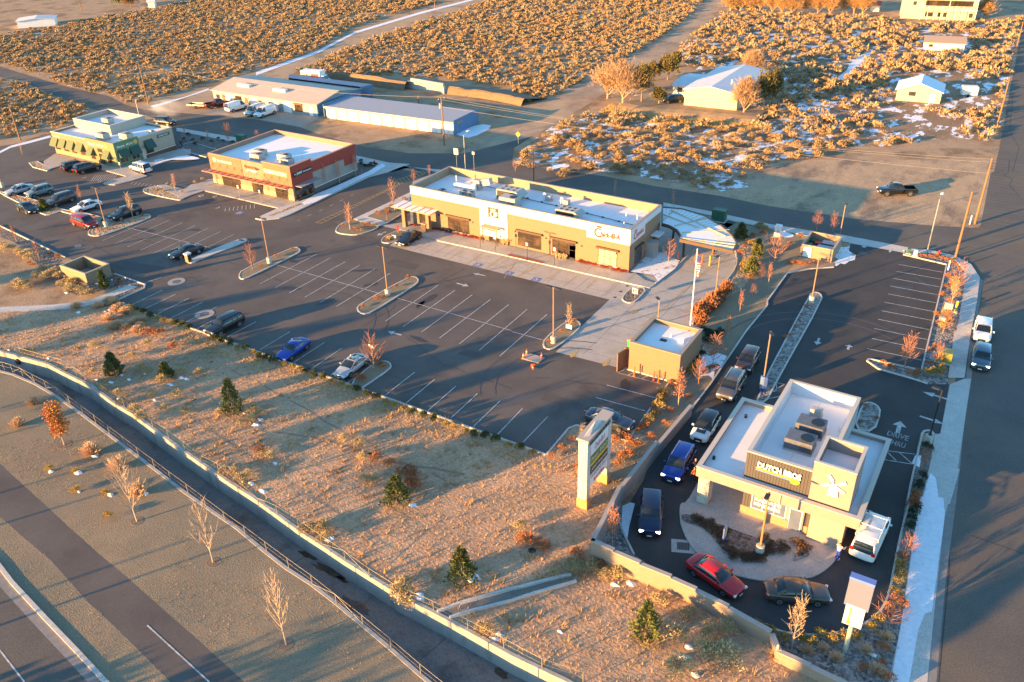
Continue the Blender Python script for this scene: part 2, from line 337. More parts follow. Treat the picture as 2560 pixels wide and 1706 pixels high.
# cracks on the right street
mb=MB();rc=random.Random(3)
for i in range(46):
    a=G(*tile('30',2120-i*8+rc.uniform(-20,20) if i<23 else 1990,430+i*50 if i<23 else 1568)) if i<23 else G(*tile('31',2010+rc.uniform(-30,20),(i-23)*26))
    p=Vector((a.x,a.y));
    q=p+Vector((rc.uniform(2,9),rc.uniform(-.6,.6)));prev=p
    for k in range(1,6):
        t=p.lerp(q,k/5)+Vector((0,rc.uniform(-.18,.18)));line(mb,prev,t,.09,.0175);prev=t
for s in('30: 2230,900 2200,1200 2290,1350 2230,1568','31: 2200,0 2190,120 2150,140 2230,180 2200,230 2260,300 2290,340'):
    q=W(s)
    for a,b in zip(q,q[1:]): line(mb,a,b,.12,.0178)
for s in('21: 850,190 1140,200 1160,240','21: 1160,240 1420,300 1400,270','21: 1500,320 1560,340 1680,300','11: 1500,20 1700,60','33: 1790,280 2250,440','33: 1600,100 1590,600 1500,1568'):
    q=W(s)
    for a,b in zip(q,q[1:]): line(mb,a,b,.07,.0182)
tag(mb.build('road_crack',mat('tar',(.035,.033,.03))),kind='structure')
# dirt aprons, pads
pad=mat('pad_concrete',(.37,.32,.26),(.31,.27,.22),scale=.6,rough=.9,fine=5)
sheet('driveway_pad',W('00: 1880,1010 2334,980 10: 600,1060 560,1090 400,1160 0,1085 00: 2280,1060 2150,1070 1850,1030'),pad,.009)
sheet('dirt_lot',W('21: 1300,240 1650,180 2000,100 2334,10 31: 500,0 1300,0 1900,0 2060,0 1990,400 1940,590 1880,620 1500,600 800,540 0,410 21: 1900,330'),mat('tracked_dirt',(.48,.345,.215),(.39,.28,.18),scale=.5,col3=(.22,.17,.125),scale3=.2,thr3=(.5,.65),bump=.5,bscale=3,fine=4,rough=.95,spec=.1,stretch=(1,.5,1)),.007)
# restaurant concrete apron and drive-through
apron=W('11: 1220,785 21: 890,1275 620,1530 22: 400,185 1000,335 1500,460 1700,0 21: 1640,1500 1740,1300 1840,1220 1960,1090 2030,990 2045,880 2000,760 1900,650 1700,560 1500,450 1380,420 11: 1840,100 1600,130 1430,200 1400,330 1410,560 1130,600 1310,640 1240,765')
sheet('drive_through_apron',apron,conc,.016)
DBL=W('22: 2140,0 1810,490 1610,750 1330,1000 1200,1350 23: 960,120 930,330 1100,500 1400,680 1600,850 1780,920 1960,1040 33: 0,1050 40,1100 200,1145 400,1155 600,1135 750,1095 900,1022 1000,922 1060,762 1100,542 1170,202 1230,0 32: 1250,1568 1390,920 1570,930 1650,480 1480,480 1330,440 1000,345 1390,350 1475,0 31: 1620,960 1230,870 1240,830 760,735 740,830 600,985 380,1000 180,1040 0,1290 21: 2334,1330 2140,1568')
sheet('parking_lot',DBL,asphdark,.02)
sheet('driveway_crossing',W('31: 600,670 1280,800 1250,850 740,760'),concl,.024)
# sidewalks (raised)
WK=[0]
def walk(s,m=concl,h=.13,name='sidewalk',sm=0):
    WK[0]+=1;h+=.0023*WK[0]
    P=V2(W(s));
    if sm:P=smooth_poly(P,sm,True)
    mb=MB();mb.prism(P,0,h);return tag(mb.build(name,m),kind='structure')
walk('31: 1230,830 1290,815 1480,830 1700,880 1850,960 1930,1080 1900,1320 1850,1568 32: 1790,420 1640,420 1700,0 31: 1720,1568 1790,1150 1790,1010 1690,900 1560,860 1300,850')
walk('32: 1660,480 1790,430 1850,430 1730,1250 33: 1555,100 1480,760 1400,1568 1300,2300 800,2300 1060,1568 1160,1100 1280,260 1340,0 32: 1480,1200 1520,940 1570,930',h=.03,m=concl)
sheet('sidewalk_snow',W('33: 1340,-60 1540,-50 1555,100 1500,500 1440,950 1380,970 1320,1110 1240,1568 1180,2300 900,2300 1080,1568 1170,1050 1290,250'),thinsnow2,.045)
sheet('sidewalk_snow',W('32: 1480,1290 1530,1340 1560,1568 1400,1568 1440,1400'),snowm,.046)
walk('00: 1610,1170 2334,1290 10: 0,1300 200,1300 600,1400 940,1430 1170,1480 1400,1530 11: 1800,105 1800,140 1350,60 1200,120 1170,60 940,35 00: 2334,1335 1610,1200',h=.12)
walk('21: 1380,395 1830,480 2334,590 31: 370,650 730,715 730,755 370,700 0,625 21: 2000,560 1830,515 1380,425',h=.12)
# retail / cafe plazas
# restaurant front walk
walk('11: 890,545 1180,410 1410,300 1410,345 1010,525 1200,580 1130,605',h=.13)
walk('R: -330,960 60,888 1090,1132 1420,1050 1320,1000 150,760 -120,800',m=conc)
walk('R: 775,1280 1095,1134 1390,1040 1500,1000 2340,640 11: 1120,45 1170,30 1400,45 1350,62 1200,118 1030,160 R: 2340,706 1240,1230 1110,1275 870,1300',h=.135)
sheet('planting_bed',W('R: 950,1248 1385,1072 1440,1075 1020,1243'),tanrocks,.14)
sheet('snow_patch',W('R: 1430,1062 1600,950 1900,830 2352,625 11: 1150,42 1185,62 1060,140 R: 2340,690 1600,1060 1460,1095'),thinsnow2,.145)
walk('K: -60,760 100,650 560,740 980,820 1340,720 1860,580 2000,590 2000,650 1450,825 1200,900 1395,962 1160,1032 940,1087 800,1078 775,1062 850,1030 1095,967 730,865 560,800 400,800 330,778 50,858 -40,875',m=conc)
sheet('snow_patch',W('K: 1430,832 1530,770 1900,670 2100,705 2135,735 1900,742 1680,740 1460,832'),snowm,.15,smooth=1)
sheet('snow_patch',W('K: 1475,745 1620,722 1640,735 1500,765'),snowm,.15,smooth=1)
walk('K: 1530,1095 1640,1085 1900,1145 2250,1010 2352,1000 2352,1130 2200,1165 2010,1228 1860,1290 1830,1255',m=conc)
wp=V2(W('11: 1310,640 A: 400,1080 640,1132 1600,1352 B: 0,1100 1070,1347 1370,1412 1460,1350 1300,1300 1160,1200'))+[Vector((-41.0,94.0)),Vector((-77,94.0))]
mb=MB();mb.prism(wp,0,.13);tag(mb.build('sidewalk',conc),kind='structure')
sheet('red_paving',W('A: 1610,1352 1650,1328 2130,1440 2105,1466'),mat('red_paver',(.34,.10,.07),(.28,.09,.06),scale=3),.137)
sheet('planting_bed',W('11: 980,60 1140,75 1000,150 870,170'),darkrocks,.018)
sheet('gutter',W('31: 1850,1568 1890,1300 1930,1080 1960,1100 1925,1320 1890,1568 32: 1850,480 1790,830 1750,1240 33: 1650,0 1560,700 1480,1568 1350,2500 1250,2500 1400,1568 1480,760 1560,80 32: 1700,1240 1740,830 1800,440'),mat('gutter',(.24,.225,.21)),.022)
# DB walks
DBW='12: 0,0' 
P=V2(W('22: 1800,1180 1700,1370 1590,1568 23: 1480,0 1470,80 1480,200 1560,370 1650,470 1880,620 2100,670 2250,690 33: 200,670 350,670 480,610 560,540 600,490 640,380 700,200 650,180 300,80 0,-100 22: 1900,1300'))
mb=MB();mb.prism(smooth_poly(P,1,True),0,.14);tag(mb.build('sidewalk',conc),kind='structure')
sheet('planting_bed',W('23: 1480,90 1700,150 2110,300 2240,345 33: 50,355 0,470 23: 2200,545 2020,500 1860,430 1760,300 1660,210 1500,170'),darkrocks,.155,smooth=1)
sheet('planting_bed',W('33: 260,350 400,385 350,470 220,520'),rocks,.155)
# beds: retaining wall bed (rock) with kerb
sheet('planting_bed',W('23: 830,160 960,40 960,200 1020,330 1080,450 1400,690 1780,905 1960,1040 33: 0,1060 200,1150 400,1160 600,1140 750,1100 900,1030 1000,930 1060,770 1100,560 1170,210 1210,0 1340,0 1280,260 1160,1100 1060,1568 900,2300 300,2300 600,1568 0,1220 23: 1600,880 700,320'),rocks,.024)
sheet('planting_bed',W('32: 1390,1000 1500,1000 1480,1150 1430,1400 1340,1568 33: 1340,0 1210,0 32: 1260,1568'),darkrocks,.028)
sheet('snow_strip',W('32: 1340,1130 1400,1130 1380,1240 1310,1200'),snowm,.035)
sheet('planting_bed',V2(W('31: 1240,850 1480,850 1690,900 1790,1010 1790,1150 1720,1568 32: 1700,0 1640,480 1450,480 1330,440 1000,345 910,280 930,262 1390,352 1475,0 31: 1622,960')),rocks,.03)
# slope bed between restaurant and coffee lot
sheet('planting_bed',W('22: 1430,460 1560,420 1720,0 21: 1640,1568 1740,1300 1850,1240 1960,1090 2040,990 2050,880 2000,770 1900,660 2050,570 2334,640 31: 180,690 300,700 300,870 180,1010 0,1290 21: 2334,1330 22: 2140,0 1810,490 1610,750 1330,1000 1180,1350 950,1568 700,1568 950,1200 1060,990 1430,460'),drygrass,.012)
sheet('planting_bed',W('21: 1850,1240 1960,1090 2040,990 2050,880 2010,780 1930,680 2200,720 2320,640 2334,720 2260,800 2240,980 2100,1180 1960,1260'),tanrocks,.03)
sheet('planting_bed',W('22: 1060,990 1440,470 1560,420 1700,60 1960,0 1900,60 1700,350 1560,480 1400,640 1260,830 1120,1010'),tanrocks,.032)
sheet('snow_patch',W('22: 1740,200 1800,225 1880,195 1960,225 1935,270 1905,330 1850,350 1835,440 1790,400 1700,410 1715,370 1680,330 1735,290 1720,240'),thinsnow,.05)
sheet('snow_patch',W('21: 1100,1010 1240,870 1390,850 1440,900 1530,930 1490,1000 1330,1120 1290,1060 1080,1030'),thinsnow,.145)
sheet('snow_patch',W('31: 640,790 690,800 745,790 735,830 800,870 790,915 740,925 700,955 660,945 620,975 605,940 640,910 600,880 640,850 610,820'),thinsnow,.03)
sheet('snow_patch',W('31: 100,640 200,670 240,690 220,710 120,710 90,680'),snowm,.04,smooth=1)
sheet('snow_patch',W('10: 1815,1225 2030,1130 2180,1150 1960,1265 1860,1240'),snowm,.02,smooth=1)
for i,s in enumerate(('00: 0,1380 100,1330 300,1280 460,1235 465,1255 300,1300 100,1350 0,1400','00: 1370,970 1700,880 1900,808 1910,822 1400,985','10: 0,660 550,470 900,290 1500,110 1940,0 2100,-60 2130,-50 1960,10 1500,130 900,310 560,490 0,690','23: 970,20 1040,-10 1080,0 1030,200 1010,330 960,250')):
    sheet('snow_patch',W(s),thinsnow2,.03+.001*i)
# field beyond the lot (dry weeds)
sheet('field',list(far2)+V2(W('33: 900,2600 0,1230 23: 2000,1050 1600,860 690,320 830,150 22: 1140,1400 1330,1010 1060,1000 P: 1540,1100 22: 950,955 680,890 560,860 430,980 310,1120 P: 315,762 01: 1050,1290 850,1300 540,1340 0,1390 -900,1390')),fieldm,.004)
sheet('sidewalk',W('01: -300,1350 0,1345 500,1320 800,1290 1180,1140 1255,1160 900,1300 760,1345 500,1370 0,1395 -300,1400'),concl,.03)
sheet('planting_bed',W('01: 0,600 600,895 540,940 600,1080 790,1110 1010,1040 1330,1140 1320,1175 1060,1290 880,1300 1180,1150 700,1240 500,1130 350,960 150,760 0,700'),darkrocks,.006)
# raised kerb around lots
def kerb(s,closed=False,w=.16,h=.15,m=concl,sm=0,side=-1,pts=None):
    P=V2(W(s)) if pts is None else V2(pts)
    if sm:P=smooth_poly(P,sm,closed)
    if closed and area(P)<0:P=P[::-1]
    mb=MB();strip(mb,P,offset(P,side*w,closed),0,h,closed);return tag(mb.build('kerb',m),kind='structure')
kerb('01: 0,600 600,890');kerb('01: 1050,1040 1330,1140 1320,1175 1060,1290');kerb('01: 1140,1320 P: 1365,1137')
kerb('P: 1365,1137 1420,1072 1440,1064 1470,1068 22: 650,870');kerb('22: 950,960 1050,990 1430,460',w=.14)
kerb('31: 600,985 380,1000 180,1040 0,1290 21: 2334,1330 22: 2140,0 1810,490 1610,750 1400,960');
kerb('23: 960,0 930,60 960,200 1020,330 1080,450',sm=1)
kerb('23: 1600,850 1780,915 1960,1040 33: 40,1100 200,1145 400,1155 600,1135 750,1095 900,1022 1000,922 1060,762 1100,542 1170,202 1230,0 32: 1250,1568 1390,960 1400,915 1440,900 1490,905 1520,940',sm=1)
kerb('32: 1450,480 1330,440 1000,345 895,270 905,255 940,252 1390,352 1475,0 31: 1622,960 1230,870 1240,830',h=.16)
kerb('32: 1640,1568 1730,1250',h=.04)
kerb('21: 1640,1500 1740,1300 1840,1220 1960,1090 2035,990 2048,880 2000,765 1900,655',sm=1)
kerb('11: 1660,738 2240,865 21: 1250,1170',w=.18,h=.14)
kerb('21: 1300,1130 1540,930 1600,870',w=.18,h=.15)
def island(s,m=drygrass,sm=1,h=.15):
    P=V2(W(s));
    if area(P)<0:P=P[::-1]
    P=smooth_poly(P,sm,True) if sm else P
    mb=MB();I=offset(P,.16,True);strip(mb,P,I,0,h,True);o=tag(mb.build('kerb',concl),kind='structure')
    if area(I)<0: I=I[::-1]
    mb=MB();mb.prism(I,h-.03,h-.03);tag(mb.build('planting_bed',m),kind='structure')
island('F: 547,636 555,622 672,570 686,570 692,578 683,585 575,638 555,645')
island('F: 818,713 826,700 938,638 957,637 964,648 950,660 855,720 833,725')
island('F: 1246,797 1250,780 1300,740 1322,736 1336,745 1330,760 1278,802 1258,806')
island('12: 840,480 1060,300 1150,270 1205,275 1240,305 1228,345 975,518 955,535',sm=1)
island('01: 0,310 200,410 400,510 470,502 580,466 870,602 802,655 805,692 880,703 965,685 1372,538 1378,508 1320,497 1060,575 850,500 640,470 480,430 330,370 230,345 60,310 0,285',m=tanrocks,sm=1)
island('01: 1300,285 1320,262 1440,240 1560,250 1730,318 1650,372 1620,372 1330,312',m=tanrocks)
island('11: 720,645 765,590 870,545 1130,602 1100,635 990,675 900,692 800,684 735,670')
island('11: 1005,525 1265,385 1400,340 1400,460 1200,580',sm=0)
island('11: 1137,740 1170,700 1310,640 1410,662 1400,705 1230,768 1150,762',sm=1)
island('21: 998,1285 1010,1240 1090,1168 1245,1172 1130,1302 1060,1315',m=darkrocks)
island('F: 1728,925 1858,680 1870,672 1886,676 1891,690 1782,885 1760,930',m=rocks,sm=1)
island('32: 775,900 850,665 920,642 1000,675 1035,740 970,920',m=rocks,sm=1)
mb=MB();P=smooth_poly(V2(W('01: 1695,930 1760,900 2160,730 2260,725 2245,752 1800,922 1760,948 1705,942')),1,True);mb.prism(P,0,.14);tag(mb.build('traffic_island',concl),kind='structure')
island('00: 265,1490 340,1475 470,1540 430,1565 300,1530',m=tanrocks,sm=0)
island('00: 1640,1330 1740,1300 1990,1370 1880,1440 1700,1390',m=darkrocks,sm=0)
sheet('planting_bed',W('00: 1650,1200 2334,1310 2000,1370 1700,1290 1640,1240'),darkrocks,.02)
# storm ditch in the field
mb=MB();a=V2(W('13: 1600,965 1800,890 2250,765 23: 100,745 300,690 520,640'));b=V2(W('13: 1700,1000 1850,950 2250,850 23: 150,800 350,740 560,680'))
strip(mb,a,offset(a,.2),0,.25);strip(mb,offset(b,-.2),b,0,.22);o=mb.build('concrete_ditch',concl);tag(o,'narrow concrete drainage ditch running through the weeds to the channel','ditch')
mb=MB();strip(mb,a,b,0,.02);tag(mb.build('bottom',mat('wet_concrete',(.16,.15,.13),(.22,.2,.17),scale=1)),kind=None).parent=o
# ---------------------------------------------------------------- markings
Z=.03
mb=MB();ww=.11
for a,b in zip(px('P: 651,709.9 688,720 11: 305,1215 445,1255 590,1300 735,1338'),px('11: 555,860 685,893 815,930 945,962 1085,997 1225,1035')): line(mb,G(*a),G(*b),ww,Z)
for a,b in zip(px('P: 964,803.6 1008,817.6 1054,831 1099,846 1148.6,860.7 1198,876.6 1249,891.7'),px('11: 1660,1145 1815,1190 1972,1232 2137,1275 2303,1322 21: 137,1365 320,1410')): line(mb,G(*a),G(*b),ww,Z)
for a,b in zip(px('12: 1178,580 1370,650 1567,722 1775,790 1980,868 2195,945 22: 90,1020'),px('12: 1447,370 1630,435 1822,497 2020,565 2228,630 2430,700 22: 325,775')): line(mb,G(*a),G(*b),ww,Z)
for s in('12: 345,280 625,98','12: 507,340 783,150','12: 680,400 712,375','12: 35,165 310,0','01: 1200,1325 1485,1188','01: 1310,1365 1600,1228','01: 1440,1405 1725,1262','01: 1570,1440 1850,1298','01: 1700,1480 1980,1340','01: 1810,1535 2060,1400','02: 2070,50 2334,-90','01: 1320,1125 1480,1070',
  '11: 190,960 1130,1220','11: 1285,1262 2334,1560','22: 0,0 295,80','01: 1150,615 1935,808','12: 830,472 1055,310',
  '22: 865,487 1318,606','22: 763,600 1215,723','22: 655,718 760,740','22: 985,722 970,985','22: 965,375 1035,340 1440,455','22: 965,375 1360,478','22: 1060,395 1130,365','22: 1180,430 1260,395',
  '03: 1295,1070 1840,1568','03: 0,1290 215,1568','01: 1480,855 1740,750'):
    q=W(s)
    for a,b in zip(q,q[1:]): line(mb,a,b,ww,Z)
for a,b in zip(px('31: 1190,955 1170,1018 1145,1083 1115,1152 1095,1224 1062,1300 1038,1378 1003,1455 970,1540 32: 945,62 905,155'),px('31: 1590,1026 1578,1090 1562,1160 1545,1232 1527,1305 1510,1385 1490,1465 1468,1550 1450,1640 32: 1425,163 1400,260')): line(mb,G(*a),G(*b),ww,Z)
A0,A1=V2(W('01: 1150,615 1935,808'));uu=(A1-A0).normalized();nn_=Vector((-uu.y,uu.x))
for i in range(11):
    q=A0+uu*(1.2+i*2.75)
    if (q-A0).length<(A1-A0).length: line(mb,q-nn_*5.2,q+nn_*5.2,.09,Z)
tag(mb.build('parking_line',white_paint),kind='structure')
mb=MB()
for s in('32: 1030,1080 1340,1118','32: 1010,1160 1320,1210','32: 1075,1085 1180,1190','32: 1200,1105 1320,1210','32: 70,465 150,480 20,555','32: 10,610 130,585','32: 0,560 80,540 75,465','11: 370,560 405,547','11: 470,515 507,500','11: 572,470 607,455','11: 670,424 705,408','11: 765,378 798,364','11: 860,332 893,320',
   '21: 1540,1290 1560,1280'):
    q=W(s)
    for a,b in zip(q,q[1:]): line(mb,a,b,.1,Z+.004)
for i in range(11):
    t=i/10;a=tile('01',820+t*205,195-t*68);b=tile('01',865+t*215,165-t*45);line(mb,G(*tile('01',830+t*200,195-t*10)),G(*tile('01',870+t*210,140-t*15)),.1,Z)
for i in range(8):
    t=i/7;line(mb,G(*tile('01',1190+t*230,225+t*35)),G(*tile('01',1190+t*230+28,200+t*35)),.1,Z)
for i in range(8):
    t=i/7;line(mb,G(*tile('01',2050+t*270,470+t*0-t*25)),G(*tile('01',2060+t*260,440-t*35)),.1,Z)
tag(mb.build('hatching',white_paint),kind='structure')
# yellow markings: median ladder, angled stalls
mb=MB()
L1=px('11: 545,575 1270,245');L2=px('11: 595,575 1270,240')
for s in('11: 545,575 600,580','11: 545,572 840,440 1260,240 1275,190 1530,100','11: 600,580 840,462 1290,235 1540,125'):
    q=W(s)
    for a,b in zip(q,q[1:]): line(mb,a,b,.12,Z)
for i in range(18):
    t=i/17;a=tile('11',560+t*690,565-t*320);b=tile('11',610+t*680,572-t*328);line(mb,G(*a),G(*b),.1,Z+.002)
for i in range(9):
    t=i/8;line(mb,G(*tile('11',1275+t*250,185-t*80)),G(*tile('11',1310+t*245,225-t*95)),.12,Z+.002)
for i,(a,b) in enumerate(zip(px('11: 1430,830 1590,875 1740,915 1900,960 2095,990 21: -70,1080 50,1060 280,1110 460,1160 640,1205 810,1250'),px('11: 1600,730 1760,775 1900,820 2060,860 2250,880 21: 50,905 280,960 440,1005 600,1050 770,1090 940,1130'))):
    line(mb,G(*a),G(*b),.09,Z)
for s,n in((('11: 2095,990 2250,880','21: 0,1000 40,905'),6),(('21: 50,1060 200,940','21: 130,1080 280,960'),6)):
    a0,a1=px(s[0]);b0,b1=px(s[1])
    for i in range(n):
        t=i/(n-1);t2=min(1,t+.12);line(mb,G(a0[0]+(a1[0]-a0[0])*t,a0[1]+(a1[1]-a0[1])*t),G(b0[0]+(b1[0]-b0[0])*t2,b0[1]+(b1[1]-b0[1])*t2),.08,Z+.001)
q=W('21: 1170,1520 1400,1340 1560,1200 1720,1060 1800,1000 1990,860')
for a,b in zip(q,q[1:]): line(mb,a,b,.12,Z)
def arrow(mb,c,d,L,w,z=Z+.003):
    c=Vector((c[0],c[1]));d=Vector((d[0]-c.x,d[1]-c.y)).normalized();n=Vector((-d.y,d.x))
    p=lambda u,v:(*(c+d*u*L+n*v*w),z)
    mb.add([p(-.5,-.12),p(.08,-.12),p(.08,.12),p(-.5,.12)],[(0,1,2,3)]);mb.add([p(.08,-.4),p(.5,0),p(.08,.4)],[(0,1,2)])
for a,b in(('21: 1130,1380','21: 1060,1410'),('22: 565,205','22: 520,250'),('22: 860,285','22: 820,330')):
    arrow(mb,g1(a),g1(b),1.7,1.3)
tag(mb.build('yellow_marking',yellow_paint),kind='structure')
mb=MB()
for a,b,L in(('11: 2035,1047','11: 1980,1035',2.0),('11: 1885,1140','11: 1945,1155',2.0),('12: 1265,15','12: 1210,0',2.0),('11: 1145,675','11: 1110,690',1.9),('31: 878,785','31: 875,800',1.6),('31: 1118,825','31: 1125,810',1.6),('32: 455,90','32: 445,115',1.7),('32: 735,140','32: 740,120',1.2),('32: 1530,585','32: 1430,555',2.6),('32: 1490,805','32: 1560,828',2.2)):
    arrow(mb,g1(a),g1(b),L,1.1)
arrow(mb,g1('32: 1195,870'),g1('32: 1205,830'),2.2,1.6)
tag(mb.build('arrow_marking',white_paint),kind='structure')
def text_mesh(txt,size=1,ext=.02,bold=0,shear=0,sp=1):
    cu=bpy.data.curves.new('lettering','FONT');cu.body=txt;cu.size=size;cu.extrude=ext;cu.align_x='CENTER';cu.align_y='CENTER';cu.offset=bold;cu.shear=shear;cu.space_character=sp;cu.resolution_u=2
    o=bpy.data.objects.new('lettering',cu);COL.objects.link(o);bpy.context.view_layer.update()
    me=bpy.data.meshes.new_from_object(o);bpy.data.objects.remove(o);bpy.data.curves.remove(cu);me.name='lettering';return me
def text(name,txt,m,center,right,up,width,height,ext=.02,parent=None,bold=0,shear=0,sp=1):
    me=text_mesh(txt,1,0,bold,shear,sp)
    xs=[v.co.x for v in me.vertices];ys=[v.co.y for v in me.vertices];w=max(xs)-min(xs);h=max(ys)-min(ys);mx=(max(xs)+min(xs))/2;my=(max(ys)+min(ys))/2
    r=Vector(right).normalized();u=Vector(up).normalized();n=r.cross(u);c=Vector(center)
    for v in me.vertices: v.co=c+r*((v.co.x-mx)*width/w)+u*((v.co.y-my)*height/h)+n*ext
    me.materials.clear();me.materials.append(m);o=bpy.data.objects.new(name,me);COL.objects.link(o)
    if parent:o.parent=parent
    return o
for t,c in(('DRIVE','32: 1185,950'),('THRU','32: 1170,1020')):
    p=g1(c);o=text('road_lettering',t,worn_paint,(p.x,p.y,Z),(1,0,0),(0,1,0),1.9 if t=='DRIVE' else 1.6,.85,.004,bold=.02);tag(o,kind='structure')
mb=MB()
for c in('11: 2022,960','11: 2305,1035','21: 222,1092','01: 2185,485','00: 0,0'):
    if c[0:2]=='00':continue
    p=g1(c);mb.box(p.x-.6,p.x+.6,p.y-.6,p.y+.6,Z-.002,Z)
tag(mb.build('accessible_marking',blue_paint),kind='structure')
mb=MB()
for c in('11: 2022,960','11: 2305,1035','21: 222,1092','01: 2185,485','01: 770,165','01: 1990,438','01: 915,200'):
    p=g1(c)
    for i in range(12):
        if 1<=i<=10:
            a=2*math.pi*i/12;b=2*math.pi*(i+1)/12;line(mb,(p.x+.3*math.cos(a),p.y-.12+.3*math.sin(a)),(p.x+.3*math.cos(b),p.y-.12+.3*math.sin(b)),.08,Z+.003)
    line(mb,(p.x-.1,p.y+.4),(p.x-.05,p.y),.1,Z+.004);line(mb,(p.x-.05,p.y),(p.x+.3,p.y-.02),.1,Z+.005);mb.box(p.x-.18,p.x-.05,p.y+.4,p.y+.52,Z,Z+.003)
tag(mb.build('accessible_symbol',white_paint),kind='structure')
# manholes, drains
def manhole(c,r,lab,mm,ring=True):
    p=g1(c);e=empty('manhole',(p.x,p.y,Z));tag(e,lab,'manhole')
    if ring:
        mb=MB();mb.tube((0,0,-.02),(0,0,.004),r,r,24);mb.build('collar',mat('manhole_collar',(.30,.28,.26)),e)
    mb=MB();mb.tube((0,0,-.02),(0,0,.009),r*.5,r*.5,20);mb.build('cover',mm,e)
ml=mat('iron_cover',(.10,.09,.085),(.14,.13,.12),scale=5,rough=.6)
manhole('01: 1610,1112',1.15,'manhole with wide pale concrete collar in the open lot below the traffic island',ml)
manhole('01: 1865,1408',1.2,'manhole with concrete collar crossing a parking stripe near the hedge',ml)
manhole('01: 710,788',.5,'small round cover in the asphalt behind the walled enclosure',ml)
manhole('21: 1050,1152',.38,'dark round cover nearest the restaurant kerb end',black,False)
manhole('21: 990,1203',.38,'dark round cover in the apron, middle of three in a line',black,False)
manhole('21: 937,1255',.38,'dark round cover in the apron, farthest of three from the restaurant',black,False)
manhole('23: 175,413',.65,'dark round manhole cover in the dry weeds by an orange marker post',black,False)
manhole('01: 1835,328',.5,'pale round cover in asphalt beside the retail walkway corner',ml)
manhole('01: 1960,335',.4,'pale round cover beside the accessible stall at the retail row',ml)
p=g1('23: 1505,375');e=empty('storm_drain',(p.x,p.y,.0),.4);tag(e,'square storm drain grate in a concrete collar at the coffee shop kerb','drain')
mb=MB();mb.box(-.95,.95,-.75,.75,0,.028);mb.build('collar',conc,e);mb=MB();mb.box(-.5,.5,-.42,.42,0,.034);mb.build('pit',black,e);mb=MB()
for i in range(9):mb.box(-.5+i*.12,-.46+i*.12,-.42,.42,.034,.045)
mb.build('grate',ml,e)
for c,l in(('12: 1840,835','dark drain grate in the kerb line behind the hedge'),('01: 2200,740','dark drain inlet at the tip of the pale traffic island'),):
    p=g1(c);mb=MB();mb.box(-.5,.5,-.22,.22,0,.17);o=mb.build('storm_drain',ml,loc=(p.x,p.y,0));tag(o,l,'drain')
# sealed cracks, patches and tyre sweeps in the lots
rk=random.Random(12);mb=MB()
for s in('11: 900,1568 1500,1210 1900,1000 1220,785','01: 1200,700 2334,1000 11: 300,1150','12: 1300,0 1700,300 2334,520','01: 700,700 1300,1000 1900,1100','22: 200,420 800,480 1200,620','31: 1000,900 1100,1200 1000,1560','F: 560,560 800,520 940,470','12: 900,300 1300,420 1750,600'):
    q=W(s)
    for a,b in zip(q,q[1:]):
        m_=max(2,int((b-a).length/1.5));prev=a
        for k in range(1,m_+1):
            t=a.lerp(b,k/m_)+Vector((rk.uniform(-.25,.25),rk.uniform(-.25,.25),0))*(k<m_);
            if rk.random()<.8: line(mb,prev,t,.045,Z-.008)
            prev=t
tag(mb.build('sealed_crack',mat('tar',())),kind='structure')
mb=MB()
for i,(s) in enumerate(('01: 1000,900 1500,980 1450,1060 950,970','11: 250,640 700,560 760,600 320,690','12: 1900,150 2100,210 2040,260 1840,200','22: 300,560 620,640 580,700 260,620','31: 800,1040 1000,1080 980,1160 770,1120','32: 300,200 520,240 480,380 240,340','11: 1250,900 1500,960 1440,1010 1190,950')):
    mb.prism(W(s),Z-.014-.0008*i,Z-.014-.0008*i)
tag(mb.build('asphalt_patch',mat('patch',(.070,.064,.060),(.085,.078,.072),scale=1,fine=14,rough=.9)),kind='structure')
mb=MB()
for cx_,cy_,R_,a0,a1 in((-70,62,9,20,140),(-35,66,8,100,220),(-13,84,10,60,170)):
    for dR in(0,1.6):
        prev=None
        for k in range(15):
            a=math.radians(a0+(a1-a0)*k/14);p=Vector((cx_+math.cos(a)*(R_+dR),cy_+math.sin(a)*(R_+dR)))
            if prev is not None: line(mb,prev,p,.17,Z-.006)
            prev=p
tag(mb.build('tyre_mark',mat('rubber_mark',(.08,.07,.063),(.098,.086,.077),scale=2,rough=.8)),kind='structure')
# oil stains
mb=MB()
for i,c in enumerate('11: 340,925|11: 320,1175|11: 965,1010|11: 1045,1140|11: 625,1300|11: 1560,1280|11: 1500,1320|22: 1030,500|31: 1430,1130|31: 870,855|12: 1490,70|01: 1320,640|01: 1780,640|31: 1230,1170'.split('|')):
    blob(mb,g1(c),.9+.5*(i%3),.35+.15*(i%2),Z-.004,seed=i+9,rot=.3*i)
tag(mb.build('oil_stain',mat('oil',(.030,.028,.027),(.045,.042,.04),scale=4,rough=.6)),kind='structure')

mb=MB();rt=random.Random(31)
for s in('02: 2110,345 2330,450 12: 380,660 560,770 830,930 1150,1100 1250,1165 1600,1290 1850,1420 2100,1568','12: 700,1290 1100,1080 1500,900','12: 100,900 700,1000 1300,1200 1900,1300'):
    q=W(s);big_=s.startswith('02')
    for a,b in zip(q,q[1:]):
        m_=max(2,int((b-a).length/1.2));prev=a
        for k in range(1,m_+1):
            t=a.lerp(b,k/m_)+Vector((rt.uniform(-.12,.12),rt.uniform(-.12,.12),0))*(k<m_)
            if rt.random()<.85: line(mb,prev,t,.22 if big_ else .3,.0065)
            prev=t
tag(mb.build('wheel_track',mat('track_soil',(.24,.16,.11),(.30,.20,.13),scale=2,rough=.95)),kind='structure')
